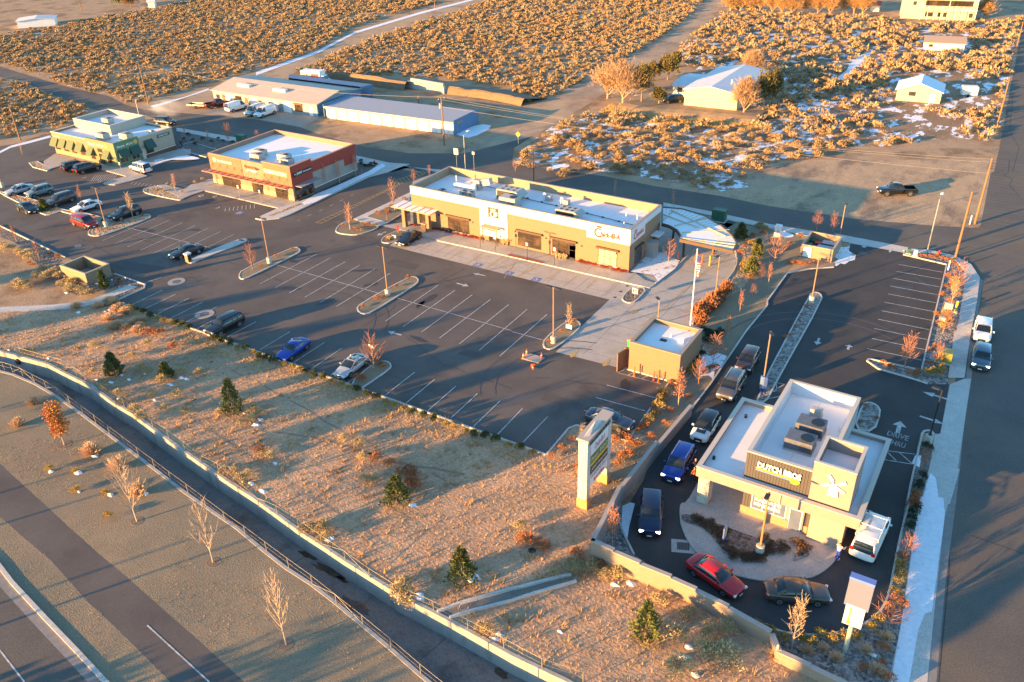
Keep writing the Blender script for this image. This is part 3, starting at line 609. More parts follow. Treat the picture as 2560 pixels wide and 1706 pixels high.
# ---------------------------------------------------------------- buildings
cfa_tan=brick('tan_brick',(.28,.175,.105),(.255,.16,.095),(.22,.14,.085),.45,.12)
cfa_white=mat('white_stucco',(.66,.65,.66),(.60,.59,.60),scale=1.5,fine=20,rough=.9)
roofw=mat('white_membrane_roof',(.80,.80,.80),(.74,.74,.74),scale=.5,col3=(.55,.54,.53),scale3=.45,thr3=(.62,.8),rough=.75)
capm=mat('parapet_cap',(.34,.27,.20),rough=.5,metal=.2)
inner=mat('parapet_inner',(.36,.26,.17),(.31,.225,.15),scale=1.2,rough=.9)
terra=mat('terracotta_stucco',(.32,.15,.09),(.29,.135,.08),scale=1.5,rough=.9,fine=15)
redst=mat('brick_red_stucco',(.36,.06,.04),(.32,.052,.036),scale=1.5,rough=.9,fine=15)
sand=mat('sand_stucco',(.31,.205,.14),(.285,.19,.13),scale=1.5,rough=.9,fine=15)
greyst=mat('grey_stucco',(.34,.32,.28),(.30,.28,.25),scale=1.2,rough=.9,fine=15)
cafew=mat('cafe_cream',(.24,.20,.13),(.22,.185,.12),scale=1.5,rough=.9,fine=15)
cafeg=mat('cafe_green',(.13,.24,.13),(.11,.21,.12),scale=1.5,rough=.9,fine=15)
cafetan=mat('cafe_taupe',(.42,.36,.28),(.38,.33,.26),scale=1.5,rough=.9,fine=15)
awng=mat('awning_olive',(.11,.14,.07),rough=.8);awnd=mat('awning_dark_green',(.02,.075,.055),rough=.7)
dbtan=mat('coffee_tan',(.33,.25,.22),(.305,.235,.205),scale=2,rough=.8,fine=20)
dbcap=mat('coffee_cap',(.52,.47,.40),rough=.6)
corr=striped('corrugated_grey',(.085,.078,.078),(.02,.02,.02),'X',.24,.14,rough=.5)
lap=striped('lap_siding',(.37,.29,.245),(.24,.19,.16),'Z',.22,.07,rough=.7)
brickor=brick('orange_brick',(.40,.22,.12),(.36,.19,.10),(.40,.30,.2),.4,.12)
frame_dk=mat('dark_bronze_frame',(.05,.032,.022),rough=.5)
warmglass=mat('storefront_glass',(.035,.026,.02),(.13,.08,.045),scale=.55,thr=(.5,.7),rough=.1,spec=.8)
blind=mat('window_blind',(.55,.48,.28),(.48,.42,.25),scale=3,rough=.6)
unitm=mat('hvac_grey',(.42,.41,.37),(.36,.35,.32),scale=3,rough=.6);unitd=mat('hvac_dark',(.09,.10,.12),(.13,.14,.16),scale=3,rough=.5);fanm=mat('fan_black',(.01,.01,.012),rough=.5)
def thing(name,label,cat,loc=(0,0,0),rz=0,group=None): return tag(empty(name,loc,rz),label,cat,group)
def lb(mb,o,u,n,a0,a1,z0,z1,d0,d1):
    o=Vector(o);u=Vector(u);n=Vector(n);up=Vector((0,0,1))
    c=o+u*((a0+a1)/2)+up*((z0+z1)/2)+n*((d0+d1)/2);mb.obox(c,u,n,up,abs(a1-a0)/2,abs(d1-d0)/2,abs(z1-z0)/2)
def window(root,o,u,n,w,h,nx=3,nz=1,fm=None,gm=None,name='window',fw=.07,label=None):
    fm=fm or frame_dk;gm=gm or glass;mb=MB()
    lb(mb,o,u,n,0,w,0,fw,.0,.05);lb(mb,o,u,n,0,w,h-fw,h,.0,.05);lb(mb,o,u,n,0,fw,fw,h-fw,.0,.05);lb(mb,o,u,n,w-fw,w,fw,h-fw,.0,.05)
    for i in range(1,nx): lb(mb,o,u,n,w*i/nx-fw*.4,w*i/nx+fw*.4,fw,h-fw,.0,.045)
    for i in range(1,nz): lb(mb,o,u,n,fw,w-fw,h*i/nz-fw*.4,h*i/nz+fw*.4,.0,.04)
    f=mb.build(name,fm,root);mb=MB();lb(mb,o,u,n,fw*.5,w-fw*.5,fw*.5,h-fw*.5,.0,.018);mb.build('pane',gm,f)
    if label:f['label']=label
    return f
FX=Vector((1,0,0));FN=Vector((0,-1,0));SY=Vector((0,1,0));SN=Vector((1,0,0))
def parapet(root,x0,x1,y0,y1,h,wall,t=.25,roofz=None,cap=capm,inm=None,capw=.06,z0=0,roofm=None,name='wall'):
    roofz=h-.9 if roofz is None else roofz
    mb=MB();o=[Vector(p) for p in((x0,y0),(x1,y0),(x1,y1),(x0,y1))];i=offset(o,t,True);strip(mb,o,i,z0,h,True);w=mb.build(name,wall,root)
    mb=MB();mb.prism(offset(o,t*.5,True),roofz-.1,roofz);mb.build('roof',roofm or roofw,root)
    if inm:
        mb=MB();strip(mb,i,offset(o,t+.04,True),roofz,h-.02,True);mb.build('parapet_lining',inm,root)
    mb=MB();strip(mb,offset(o,-capw,True),offset(o,t+.05,True),h,h+.09,True);mb.build('parapet_cap',cap,root)
    return w
def hvac(cx,cy,z,sx,sy,sz,label,dark=False,rz=0,style=0,group=None):
    e=thing('rooftop_unit',label,'hvac unit',(cx,cy,z),rz,group);m=unitd if dark else unitm
    mb=MB();mb.box(-sx/2-.05,sx/2+.05,-sy/2-.05,sy/2+.05,0,.18);mb.build('curb',unitm,e)
    mb=MB();mb.box(-sx/2,sx/2,-sy/2,sy/2,.18,sz);bevel(mb.build('cabinet',m,e),.03)
    if style==0:
        mb=MB();mb.tube((sx*.22,0,sz),(sx*.22,0,sz+.06),min(sx,sy)*.32,n=20);mb.build('fan',fanm,e)
        mb=MB();
        for k in range(5):mb.box(sx*.05,sx*.45,-sy/2-.012,-sy/2,.35+k*.12,.40+k*.12)
        mb.build('louvre',darkplastic,e)
    elif style==1:
        mb=MB();
        for a in(-.28,0,.28):
            for b in(-.22,.22): mb.tube((sx*a,sy*b,sz),(sx*a,sy*b,sz+.05),.2,n=14)
        mb.build('fan',fanm,e);mb=MB();mb.add([(sx/2,-sy/2,sz),(sx/2,sy/2,sz),(sx/2+.8,sy/2,sz*.55),(sx/2+.8,-sy/2,sz*.55),(sx/2,-sy/2,.3),(sx/2,sy/2,.3)],[(0,3,2,1),(3,4,5,2),(0,4,3),(1,2,5)]);mb.build('intake_hood',m,e)
        mb=MB();mb.box(-sx*.46,sx*.46,-sy/2-.015,-sy/2,.3,sz-.15);mb.build('grille',darkplastic,e)
    return e
def vent(cx,cy,z,h,r,label,bend=False):
    e=thing('roof_vent',label,'vent',(cx,cy,z));mb=MB()
    if bend:
        pts=[(0,0,0),(0,0,h)]+[(r*2.2*(1-math.cos(a)),0,h+r*2.2*math.sin(a)) for a in(.5,1,1.57,2.1,2.6,3.14)];mb.path(pts,r,8)
    else: mb.tube((0,0,0),(0,0,h),r,n=10)
    mb.build('pipe',whitem,e);mb=MB();mb.tube((0,0,0),(0,0,.05),r*2,n=12);mb.build('flashing',roofw,e)
# ===== chicken restaurant
x0,x1,y0,y1,H=-77.4,-41.35,94.2,104.3,6.12
r=thing('restaurant','long tan brick restaurant with white bands and drive-through at right end','restaurant')
seamed=striped('seamed_roof',(.78,.78,.78),(.58,.58,.58),'X',2.6,.022,rough=.75,bump=0);parapet(r,x0,x1,y0,y1,H,cfa_tan,inm=inner,roofz=5.0,roofm=seamed)
mb=MB();lb(mb,(0,y0,0),FX,FN,x0-.04,-47.7,4.95,H-.003,0,.06);lb(mb,(0,y0,0),FX,FN,-65.0,-60.3,0.85,4.95,0,.06);lb(mb,(0,y0,0),FX,FN,-47.7,x1+.06,3.98,H-.003,0,.061)
lb(mb,(x1,0,0),SY,SN,y0-.058,98.9,4.0,H-.003,0,.06);lb(mb,(x1,0,0),SY,SN,98.9,y1,5.3,H-.003,0,.058)
mb.build('white_band',cfa_white,r)
mb=MB();lb(mb,(0,y0,0),FX,FN,x0-.05,-65,4.88,4.95,0,.09);lb(mb,(0,y0,0),FX,FN,-60.3,-47.7,4.88,4.95,0,.09);lb(mb,(0,y0,0),FX,FN,-47.75,x1+.1,3.9,3.98,0,.09);lb(mb,(x1,0,0),SY,SN,y0,98.95,3.93,4.0,0,.09);lb(mb,(x1,0,0),SY,SN,98.95,y1,5.23,5.3,0,.09)
mb.build('trim',capm,r)
for xa in(-73.2,-68.3,-57.9,-52.2,-49.0,-45.2):
    pass
for xa,xb,z0,z1,g in((-70.8,-67.0,.35,2.6,warmglass),(-58.6,-54.8,.45,2.65,warmglass),(-53.0,-49.4,.3,2.65,warmglass),(-45.9,-43.1,.5,2.7,blind)):
    window(r,(xa,y0,z0),FX,FN,xb-xa,z1-z0,4 if xb-xa>3 else 3,2,gm=g)
    mb=MB();lb(mb,(xa,y0,z1),FX,FN,-.25,xb-xa+.25,0,.28,0,.3);mb.build('window_canopy',bronze,r)
mb=MB()
for xa,xb in((-70.9,-66.9),(-46,-43)): lb(mb,(0,y0,0),FX,FN,xa,xb,.13,.36 if xa<-60 else .5,0,.08)
mb.build('white_sill',cfa_white,r)
d=window(r,(-50.4,y0,.14),FX,FN,1.0,2.1,1,1,name='door',gm=warmglass)
window(r,(x1,96.0,.5),SY,SN,2.2,2.1,3,1);mb=MB();lb(mb,(x1,0,0),SY,SN,95.9,98.4,2.7,2.95,0,.35);mb.build('window_canopy',bronze,r)
mb=MB()
for xa in(-72.4,-66.3,-60.9-0,-59.0,-54.0,-48.4,-43.2): lb(mb,(0,y0,0),FX,FN,xa-.08,xa+.08,2.35,2.55,0,.1)
mb.build('wall_light',black,r)
# door canopy centre
mb=MB();lb(mb,(0,y0,0),FX,FN,-64.2,-61.2,2.55,2.68,0,1.3);mb.build('entrance_canopy',capm,r)
mb=MB()
for xa in(-63.9,-61.5): mb.tube((xa,y0-1.1,.13),(xa,y0-1.1,2.55),.06)
lb(mb,(0,y0,0),FX,FN,-63.9,-61.5,2.3,2.4,1.05,1.12);mb.build('canopy_post',bronze,r)
window(r,(-63.6,y0,.14),FX,FN,1.9,2.2,2,1,name='door',gm=warmglass,fm=bronze)
# left entrance canopy
mb=MB();mb.box(-80.0,-72.6,92.3,95.4,2.95,3.12);mb.build('entrance_canopy',capm,r)
mb=MB()
for i in range(6): mb.box(-79.8+i*1.25,-78.8+i*1.25,92.5,95.2,3.12,3.14)
mb.build('canopy_panel',roofw,r)
mb=MB()
for xx in(-77.9,-73.4):mb.box(xx-.28,xx+.28,92.5,93.1,0,2.95)
mb.build('column',cfa_tan,r)
window(r,(-76.2,y0,.14),FX,FN,1.6,2.2,2,1,name='door',gm=warmglass)
# logo square
mb=MB();lb(mb,(0,y0,0),FX,FN,-63.45,-61.75,3.9,5.35,.06,.13);mb.build('logo_panel',mat('logo_red',(.62,.05,.02),rough=.4),r)
mb=MB()
def P2(mb,pts,o,u,n,d):
    o=Vector(o);u=Vector(u);n=Vector(n);P=[o+u*p[0]+Vector((0,0,p[1]))+n*d for p in pts]
    t=tessellate_polygon([[Vector((p[0],p[1],0)) for p in pts]]);mb.add(P,[tuple(x) for x in t])
def arc(cx,cy,ro,ri,a0,a1,n=18):
    A=[math.radians(a0+(a1-a0)*i/n) for i in range(n+1)]
    return [(cx+ro*math.cos(a),cy+ro*math.sin(a)) for a in A]+[(cx+ri*math.cos(a),cy+ri*math.sin(a)) for a in reversed(A)]
o=(-62.6,y0,4.5);P2(mb,arc(-.02,-.12,.52,.36,60,290),o,FX,FN,.135);P2(mb,[(-.42,.45),(-.45,.62),(-.3,.7),(-.2,.6),(-.05,.75),(.1,.62),(.25,.72),(.4,.62),(.38,.45),(0,.36)],o,FX,FN,.135);P2(mb,[(.1,.0),(.45,.35),(.8,.2),(.62,.05),(.7,-.2),(.35,-.45),(.05,-.35)],o,FX,FN,.136)
mb.build('logo_mark',whitem,r)
cred=mat('letter_red',(.60,.03,.015),rough=.4)
def script_logo(root,c,u,n,w):
    k=w/3.3;c=Vector(c);u=Vector(u);n=Vector(n)
    text('lettering','hick-fil-A',cred,c+u*.35*k+n*.02,u,(0,0,1),2.55*k,.72*k,.02,root,bold=.02,shear=.25)
    mb=MB();P2(mb,arc(0,0,.58*k,.42*k,55,320),c-u*1.15*k+Vector((0,0,.08*k)),u,n,.04)
    P2(mb,[(-.3*k,.0),(-.34*k,.22*k),(-.15*k,.16*k),(-.05*k,.3*k),(.08*k,.17*k),(.25*k,.27*k),(.34*k,.1*k),(.3*k,0)],c-u*1.1*k+Vector((0,0,.72*k)),u,n,.041)
    mb.build('logo_mark',cred,root)
script_logo(r,(-44.6,y0-.075,4.82),FX,FN,3.7);script_logo(r,(x1+.075,96.8,4.75),SY,SN,3.0)
mb=MB();mb.box(x1+.001,x1+1.3,99.6,101.0,0,2.4);mb.build('utility_cabinet',galv,r)
mb=MB();lb(mb,(x1,0,0),SY,SN,101.2,103.2,2.7,2.82,0,1.2);mb.build('pickup_canopy',roofw,r);window(r,(x1,101.6,1.0),SY,SN,1.2,1.1,2,1)
grp='units on the restaurant roof'
hvac(-62.9,99.2,5,3.4,2.2,1.6,'largest pale cooling unit with hood at the centre of the restaurant roof',style=1,group=grp)
hvac(-61.3,96.6,5,2.7,1.7,1.5,'pale boxy unit standing in front of the largest one on the restaurant roof',group=grp)
hvac(-52.0,96.9,5,3.0,2.0,1.25,'low wide cooling unit with hood above the left letters of the restaurant',style=1,group=grp)
for i,(a,b,l) in enumerate(((-58.3,101.0,'left white hooked vent pipe beside an exhaust box on the restaurant roof'),(-55.2,100.6,'right white hooked vent pipe beside an exhaust box on the restaurant roof'))):
    vent(a,b,5,.9,.08,l,True);hvac(a+.8,b+.2,5,.9,.8,.8,('left' if i==0 else 'right')+' small dark-mouthed exhaust box by a hooked pipe on the restaurant roof',style=2)
hvac(-73.2,96.5,5,1.1,.8,.6,'small grey box near the left front of the restaurant roof',style=0)
hvac(-69.6,96.9,5,.9,.9,.9,'left of two small grey condensers on the restaurant roof',style=0);hvac(-68.3,96.9,5,.9,.9,.9,'right of two small grey condensers on the restaurant roof',style=0)
e=thing('kitchen_exhaust','white duct run with exhaust fan at the left end of the restaurant roof','duct',(-70.2,99.4,5));mb=MB();mb.box(-2.6,.8,-.3,.3,.35,.8);mb.tube((-2.6,0,0),(-2.6,0,.6),.3);mb.tube((.8,0,0),(.8,0,1.1),.38,n=14);mb.build('duct',whitem,e);mb=MB();mb.box(.3,1.4,.5,1.5,0,1.5);mb.obox((2.0,1.4,1.2),(1,.1,.25),(0,1,0),(-.25,0,1),.9,.45,.45);mb.build('makeup_air_unit',unitm,e)
for a,b,hh in((-73.9,101.2,1.2),(-43.3,96.4,1.1),(-44.9,100.6,.7),(-42.9,99.8,1.3)): vent(a,b,5,hh,.07,{-73.9:'thin white vent pipe at the left rear of the restaurant roof',-43.3:'white vent pipe nearest the front corner of the restaurant roof',-44.9:'short white vent pipe at the right rear of the restaurant roof',-42.9:'tallest white vent pipe by the right parapet of the restaurant roof'}[a])
mb=MB()
prev=None
for a in [(-72,102.2),(-66,101.6),(-60,100.0),(-54,99.6),(-42,98.2)]:
    if prev: mb.tube((*prev,5.1),(*a,5.1),.045,n=6)
    prev=a
for i in range(9): mb.box(-66+i*2.6,-65.75+i*2.6,100.9-i*.3,101.2-i*.3,5,5.12)
mb.build('roof_pipe',darkplastic,r)
# drive-through canopy
e=thing('drive_through_canopy','curved canopy with white membrane bays over the restaurant drive-through lane','canopy')
CZ=3.6
outer=V2(W('21: 1375,435 1550,450 1750,510 1900,600 2000,690 2042,760 2010,828',CZ));innr=V2(W('21: 1375,582 1440,600 1510,640 1545,690 1540,725',CZ))
P=outer+innr[::-1]
mb=MB();mb.prism(P,CZ-.22,CZ-.03,True);mb.build('deck',roofw,e)
mb=MB();Q=offset(P,-.02 if area(P)>0 else .02,True);strip(mb,P,offset(P,-.18 if area(P)>0 else .18,True),CZ-.35,CZ+.1,True);mb.build('edge_beam',bronze,e)
mb=MB()
for a,b in(('21: 1385,550','21: 1480,450'),('21: 1480,605','21: 1775,530'),('21: 1550,665','21: 1980,640'),('21: 1535,715','21: 2040,775'),('21: 1380,500','21: 1700,620'),('21: 1450,460','21: 1950,700'),('21: 1600,735','21: 2030,800')):
    p,q=g1(a,CZ),g1(b,CZ);mb.tube((p.x,p.y,CZ+.05),(q.x,q.y,CZ+.05),.09,n=4)
n=30
for i in range(n):
    t=i/(n-1);k=t*(len(outer)-1);j=min(int(k),len(outer)-2);a=outer[j].lerp(outer[j+1],k-j);k=t*(len(innr)-1);j=min(int(k),len(innr)-2);b=innr[j].lerp(innr[j+1],k-j);c=a.lerp(b,.35)
    mb.tube((a.x,a.y,CZ+.0),(c.x,c.y,CZ+.0),.03,n=4)
mb.build('rafter',mat('rafter_tan',(.46,.42,.30),rough=.5),e)
for c in('21: 1560,885','21: 1465,760','21: 1840,840'):
    p=g1(c);mb=MB();mb.tube((p.x,p.y,0),(p.x,p.y,CZ-.25),.16,n=12);mb.build('post',frame_dk,e)
# ===== retail building
x0,x1,y0,y1,H=-120.2,-100.8,92.6,108.4,5.4
r=thing('retail_building','terracotta and sand retail building with long front awning and four roof units','shop building')
parapet(r,x0,x1,y0,y1,H,sand,roofz=4.7,roofm=seamed,cap=mat('retail_cap',(.42,.22,.15),rough=.6),inm=None)
mb=MB();lb(mb,(0,y0,0),FX,FN,x0-.02,-112.2,2.6,H-.003,0,.05);mb.build('upper_wall',terra,r)
mb=MB();lb(mb,(0,y0,0),FX,FN,-107.0,x1+.06,2.6,H+.5,-.3,.08);mb.build('tower_wall',terra,r)
mb=MB();lb(mb,(x1,0,0),SY,SN,y0-.07,97.4,2.6,H+.5,-.3,.08);lb(mb,(x1,0,0),SY,SN,97.4,y1,3.6,H-.003,0,.05);lb(mb,(x1,0,0),SY,SN,105.2,y1,2.3,3.6,0,.049);mb.build('side_wall_red',redst,r)
mb=MB();lb(mb,(0,y0,0),FX,FN,-107.1,x1+.16,H+.5,H+.6,-.36,.15);lb(mb,(x1,0,0),SY,SN,y0,97.5,H+.501,H+.601,-.36,.15);mb.build('tower_cap',mat('retail_cap',()),r)
mb=MB();lb(mb,(x1,0,0),SY,SN,97.4,105.2,.9,3.6,0,.03);lb(mb,(x1,0,0),SY,SN,105.2,y1,.9,2.3,0,.03);mb.build('side_wall_grey',greyst,r)
mb=MB();lb(mb,(x1,0,0),SY,SN,97.4,y1,.85,.93,0,.09);mb.build('base_course',whitem,r);mb=MB();lb(mb,(x1,0,0),SY,SN,97.4,y1,0,.85,0,.07);mb.build('side_base',mat('dark_base',(.12,.11,.11),rough=.8),r)
mb=MB();lb(mb,(0,y0,0),FX,FN,x0,x1,.13,1.0,0,.045);mb.build('front_base',mat('sand_base',(.48,.34,.19),rough=.9),r)
mb=MB();lb(mb,(0,y0,0),FX,FN,x0-1.0,x1-.1,2.45,2.57,.05,1.35);mb.build('awning',mat('awning_red',(.46,.20,.15),rough=.5,metal=.2),r)
mb=MB();
for i in range(14):
    xa=x0-.6+i*1.5;lb(mb,(0,y0,0),FX,FN,xa-.03,xa+.03,2.57,2.62,.05,1.35)
mb.build('awning_rib',bronze,r)
mb=MB()
for i in range(11):
    xa=x0+.8+i*1.78;p=(xa,y0-.05,3.75 if i<9 else 3.9);mb.tube(p,(xa-.6,y0-1.25,2.6),.02,n=4);mb.tube(p,(xa+.6,y0-1.25,2.6),.02,n=4);mb.tube((xa,y0,3.75),(xa,y0-.1,3.75),.1,n=8)
mb.build('tie_rod',bronze,r)
for a,b in((-117.7,-113.3),(-110.4,-107.9),(-104.9,-102.1)):
    window(r,(a,y0-.045,.15),FX,FN,b-a,2.15,4,2,gm=warmglass,name='storefront')
window(r,(x1+.0,93.0,.2),SY,SN,4.2,2.2,4,2,gm=warmglass,name='storefront')
mb=MB();lb(mb,(x1,0,0),SY,SN,93.0,97.9,2.55,2.66,.02,1.6);mb.build('side_awning',mat('awning_grey',(.30,.27,.28),rough=.5),r)
wm=mat('sign_white',(.80,.80,.78),rough=.4)
text('lettering','DIAMOND VAULT',wm,(-116.3,y0-.08,4.45),(1,0,0),(0,0,1),3.6,.42,.02,r,bold=.02)
mb=MB();P2(mb,arc(0,0,.36,.24,0,359),(-118.8,y0,4.5),FX,FN,.07);P2(mb,[(-.2,.1),(.2,.1),(0,-.22)],(-118.8,y0,4.5),FX,FN,.07);mb.build('logo_mark',wm,r)
text('lettering','Sport',cred,(-110.6,y0-.05,4.45),(1,0,0),(0,0,1),1.8,.62,.03,r,bold=.04,shear=.2)
text('lettering','Clips',black,(-108.8,y0-.05,4.4),(1,0,0),(0,0,1),1.6,.62,.03,r,bold=.04,shear=.2)
mb=MB();lb(mb,(0,y0,0),FX,FN,-111.0,-108.6,3.72,3.98,.0,.06);mb.build('haircuts_panel',wm,r);text('lettering','HAIRCUTS',cred,(-109.8,y0-.07,3.85),(1,0,0),(0,0,1),1.9,.17,.01,r)
mb=MB();lb(mb,(0,y0,0),FX,FN,-106.8,-101.6,4.1,4.8,.08,.13);mb.build('sign_panel',mat('sign_peach',(.62,.38,.22),rough=.5),r)
text('lettering','THE',wm,(-106.3,y0-.14,4.5),(1,0,0),(0,0,1),.5,.22,.02,r,bold=.03);text('lettering','JOINT',wm,(-105.1,y0-.14,4.45),(1,0,0),(0,0,1),1.5,.5,.02,r,bold=.06);text('lettering','chiropractic',wm,(-103.0,y0-.14,4.45),(1,0,0),(0,0,1),2.3,.36,.02,r,bold=.03)
mb=MB();lb(mb,(x1,0,0),SY,SN,92.9,97.3,4.05,4.7,.08,.13);mb.build('sign_panel',black,r)
text('lettering','THE',wm,(x1+.14,93.4,4.42),(0,1,0),(0,0,1),.4,.2,.02,r,bold=.03);text('lettering','JOINT',wm,(x1+.14,94.4,4.38),(0,1,0),(0,0,1),1.3,.46,.02,r,bold=.06);text('lettering','chiropractic',wm,(x1+.14,96.2,4.38),(0,1,0),(0,0,1),2.0,.34,.02,r,bold=.03)
g='units on the retail roof'
hvac(-112.6,97.4,4.7,2.2,1.4,1.1,'rear unit of the left pair on the retail roof',group=g);hvac(-111.4,95.6,4.7,2.2,1.4,1.1,'front unit of the left pair on the retail roof',group=g)
hvac(-107.0,97.6,4.7,2.2,1.4,1.1,'rear unit of the right pair on the retail roof',group=g);hvac(-104.9,96.0,4.7,2.2,1.4,1.1,'front unit of the right pair on the retail roof',group=g)
for i,(a,b) in enumerate(((-110.6,99.8),(-109.4,99.8),(-104.8,99.6),(-102.9,99.9),(-102.0,99.5))):
    vent(a,b,4.7,.25,.14,'short dark-topped roof vent on the retail roof, number from the left back corner: '+('first','second','third','fourth','fifth')[i])
# ===== bakery cafe
x0,x1,y0,y1,H=-162.4,-143.0,90.0,103.0,4.3
r=thing('bakery_cafe','green and cream bakery cafe with window awnings and raised rear roof','cafe')
parapet(r,x0,x1,y0,y1,H,cafew,roofz=3.9,cap=mat('cafe_cap',(.55,.53,.42),rough=.6))
parapet(r,-161.9,-150.4,94.9,102.9,5.7,mat('cafe_upper',(.42,.36,.30),rough=.9),roofz=4.8,cap=mat('cafe_cap',()),z0=3.9,name='upper_wall')
mb=MB();lb(mb,(0,y0,0),FX,FN,-151.4,x1+.04,0,H+.35,-.3,.1);mb.build('corner_wall',mat('cafe_lime',(.20,.20,.11),(.18,.18,.10),scale=2,rough=.9),r)
mb=MB();lb(mb,(x1,0,0),SY,SN,y0-.09,95.2,0,H+.351,-.3,.1);mb.build('corner_wall',cafeg,r)
mb=MB();lb(mb,(x1,0,0),SY,SN,95.2,y1,.9,H-.005,0,.05);mb.build('side_wall',cafetan,r);mb=MB();lb(mb,(x1,0,0),SY,SN,95.2,y1,0,.8,0,.07);mb.build('side_base',mat('brown_base',(.14,.08,.05),rough=.9),r);mb=MB();lb(mb,(x1,0,0),SY,SN,95.2,y1,.8,.88,0,.1);mb.build('base_course',whitem,r)
mb=MB();lb(mb,(0,y0,0),FX,FN,x0,-151.4,0,1.0,0,.06);mb.build('brick_base',brickor,r)
def awning(root,o,u,n,w,h,d,m):
    o=Vector(o);u=Vector(u);n=Vector(n);up=Vector((0,0,1));mb=MB()
    A=[o+up*h,o+u*w+up*h,o+u*w+n*d,o+n*d,o,o+u*w,o+n*d-up*.15,o+u*w+n*d-up*.15]
    mb.add(A,[(0,1,2,3),(0,3,4),(1,5,2),(3,2,7,6),(0,4,5,1)]);return mb.build('awning',m,root)
for i,xa in enumerate((-162.5,-160.0,-157.4,-154.6)): awning(r,(xa,y0-.07,1.95),FX,FN,2.0,1.35,.9,awng)
awning(r,(-150.9,y0-.11,1.75),FX,FN,1.5,1.3,1.0,awng);awning(r,(-146.2,y0-.11,1.75),FX,FN,1.7,1.3,1.0,awng)
for xa in(-161.9,-159.2,-156.7): window(r,(xa,y0-.06,1.0),FX,FN,1.3,1.2,2,1,gm=warmglass)
window(r,(-153.9,y0-.06,1.0),FX,FN,1.2,1.2,2,1,gm=warmglass);window(r,(-150.7,y0-.1,.7),FX,FN,1.2,1.2,2,1,gm=warmglass);window(r,(-148.2,y0-.1,2.4),FX,FN,1.4,.7,3,1,gm=warmglass);window(r,(-148.1,y0-.1,.1),FX,FN,1.3,2.0,2,1,name='door',gm=warmglass);window(r,(-145.8,y0-.1,.7),FX,FN,1.3,1.2,2,1,gm=warmglass)
for ya in(90.4,92.9): awning(r,(x1+.11,ya,1.9),SY,SN,2.0,1.3,.9,awnd);window(r,(x1+.1,ya+.1,.7),SY,SN,1.8,1.2,2,1,gm=warmglass,fm=wm if False else cafetan)
awning(r,(x1+.06,96.2,2.1),SY,SN,2.0,1.4,1.0,awnd);window(r,(x1+.06,96.4,.9),SY,SN,1.6,1.2,2,1,gm=warmglass);mb=MB();lb(mb,(x1,0,0),SY,SN,95.3,96.0,.1,2.2,.05,.2);mb.build('service_door',mat('cafe_door',(.5,.46,.38),rough=.7),r)
gold=mat('sign_gold',(.62,.40,.10),rough=.5)
text('lettering','Panera',wm,(-149.6,y0-.12,3.75),(1,0,0),(0,0,1),2.0,.45,.01,r,bold=.02,shear=.1);text('lettering','BREAD',wm,(-147.0,y0-.12,3.75),(1,0,0),(0,0,1),1.9,.4,.01,r,bold=.02,sp=1.4)
text('lettering','Panera',wm,(x1+.12,91.3,3.8),(0,1,0),(0,0,1),1.6,.45,.01,r,bold=.02,shear=.1);text('lettering','BREAD',wm,(x1+.12,93.2,3.8),(0,1,0),(0,0,1),1.5,.36,.01,r,bold=.02,sp=1.4)
mb=MB();P2(mb,arc(0,0,.38,.05,0,350),(-145.4,y0,3.8),FX,FN,.12);P2(mb,arc(0,0,.40,.05,0,350),(x1,94.5,3.85),SY,SN,.12);mb.build('logo_mark',gold,r)
mb=MB();lb(mb,(x1,0,0),SY,SN,99.3,102.2,3.15,3.75,.05,.1);mb.build('drive_sign_panel',mat('sign_dkgreen',(.05,.09,.07),rough=.5),r);text('lettering','DRIVE-THRU',wm,(x1+.11,100.75,3.45),(0,1,0),(0,0,1),2.2,.26,.01,r,bold=.02)
mb=MB();lb(mb,(0,y0,0),FX,FN,-161.9,-159.7,3.4,3.8,.0,.05);mb.build('side_sign_panel',cafetan,r)
g='units on the cafe roof'
hvac(-149.4,92.4,3.9,2.3,1.5,1.3,'tan left unit near the front of the cafe roof',group=g);hvac(-145.4,94.6,3.9,2.4,1.5,1.2,'tan right unit near the green corner of the cafe roof',group=g);hvac(-153.6,96.9,4.8,2.0,1.4,1.6,'tan unit down inside the raised part of the cafe roof',group=g);hvac(-144.8,99.7,3.9,.8,.7,.6,'small grey box near the right rear of the cafe roof',style=2,group=g)
# ===== coffee drive-through building
r=thing('coffee_drive_through','tan drive-through coffee building with corrugated tower and windmill sign','coffee shop')
lx0,lx1,ly0,ly1=-17.15,-3.92,55.15,67.0
mb=MB();o=[Vector(p) for p in((lx0,ly0),(lx1,ly0),(lx1,ly1),(lx0,ly1))];strip(mb,o,offset(o,.3,True),2.95,3.92,True);mb.build('canopy_fascia',dbtan,r)
mb=MB();strip(mb,offset(o,-.05,True),offset(o,.36,True),3.92,4.0,True);mb.build('canopy_cap',dbcap,r)
mb=MB();mb.prism(offset(o,.15,True),3.0,3.55,True);mb.build('canopy_roof',roofw,r)
mb=MB();mb.box(-16.9,-15.95,55.3,56.4,0,2.97);mb.build('pillar',mat('stone_pillar',(.60,.52,.40),(.40,.35,.28),scale=5,thr=(.5,.6),rough=.9),r)
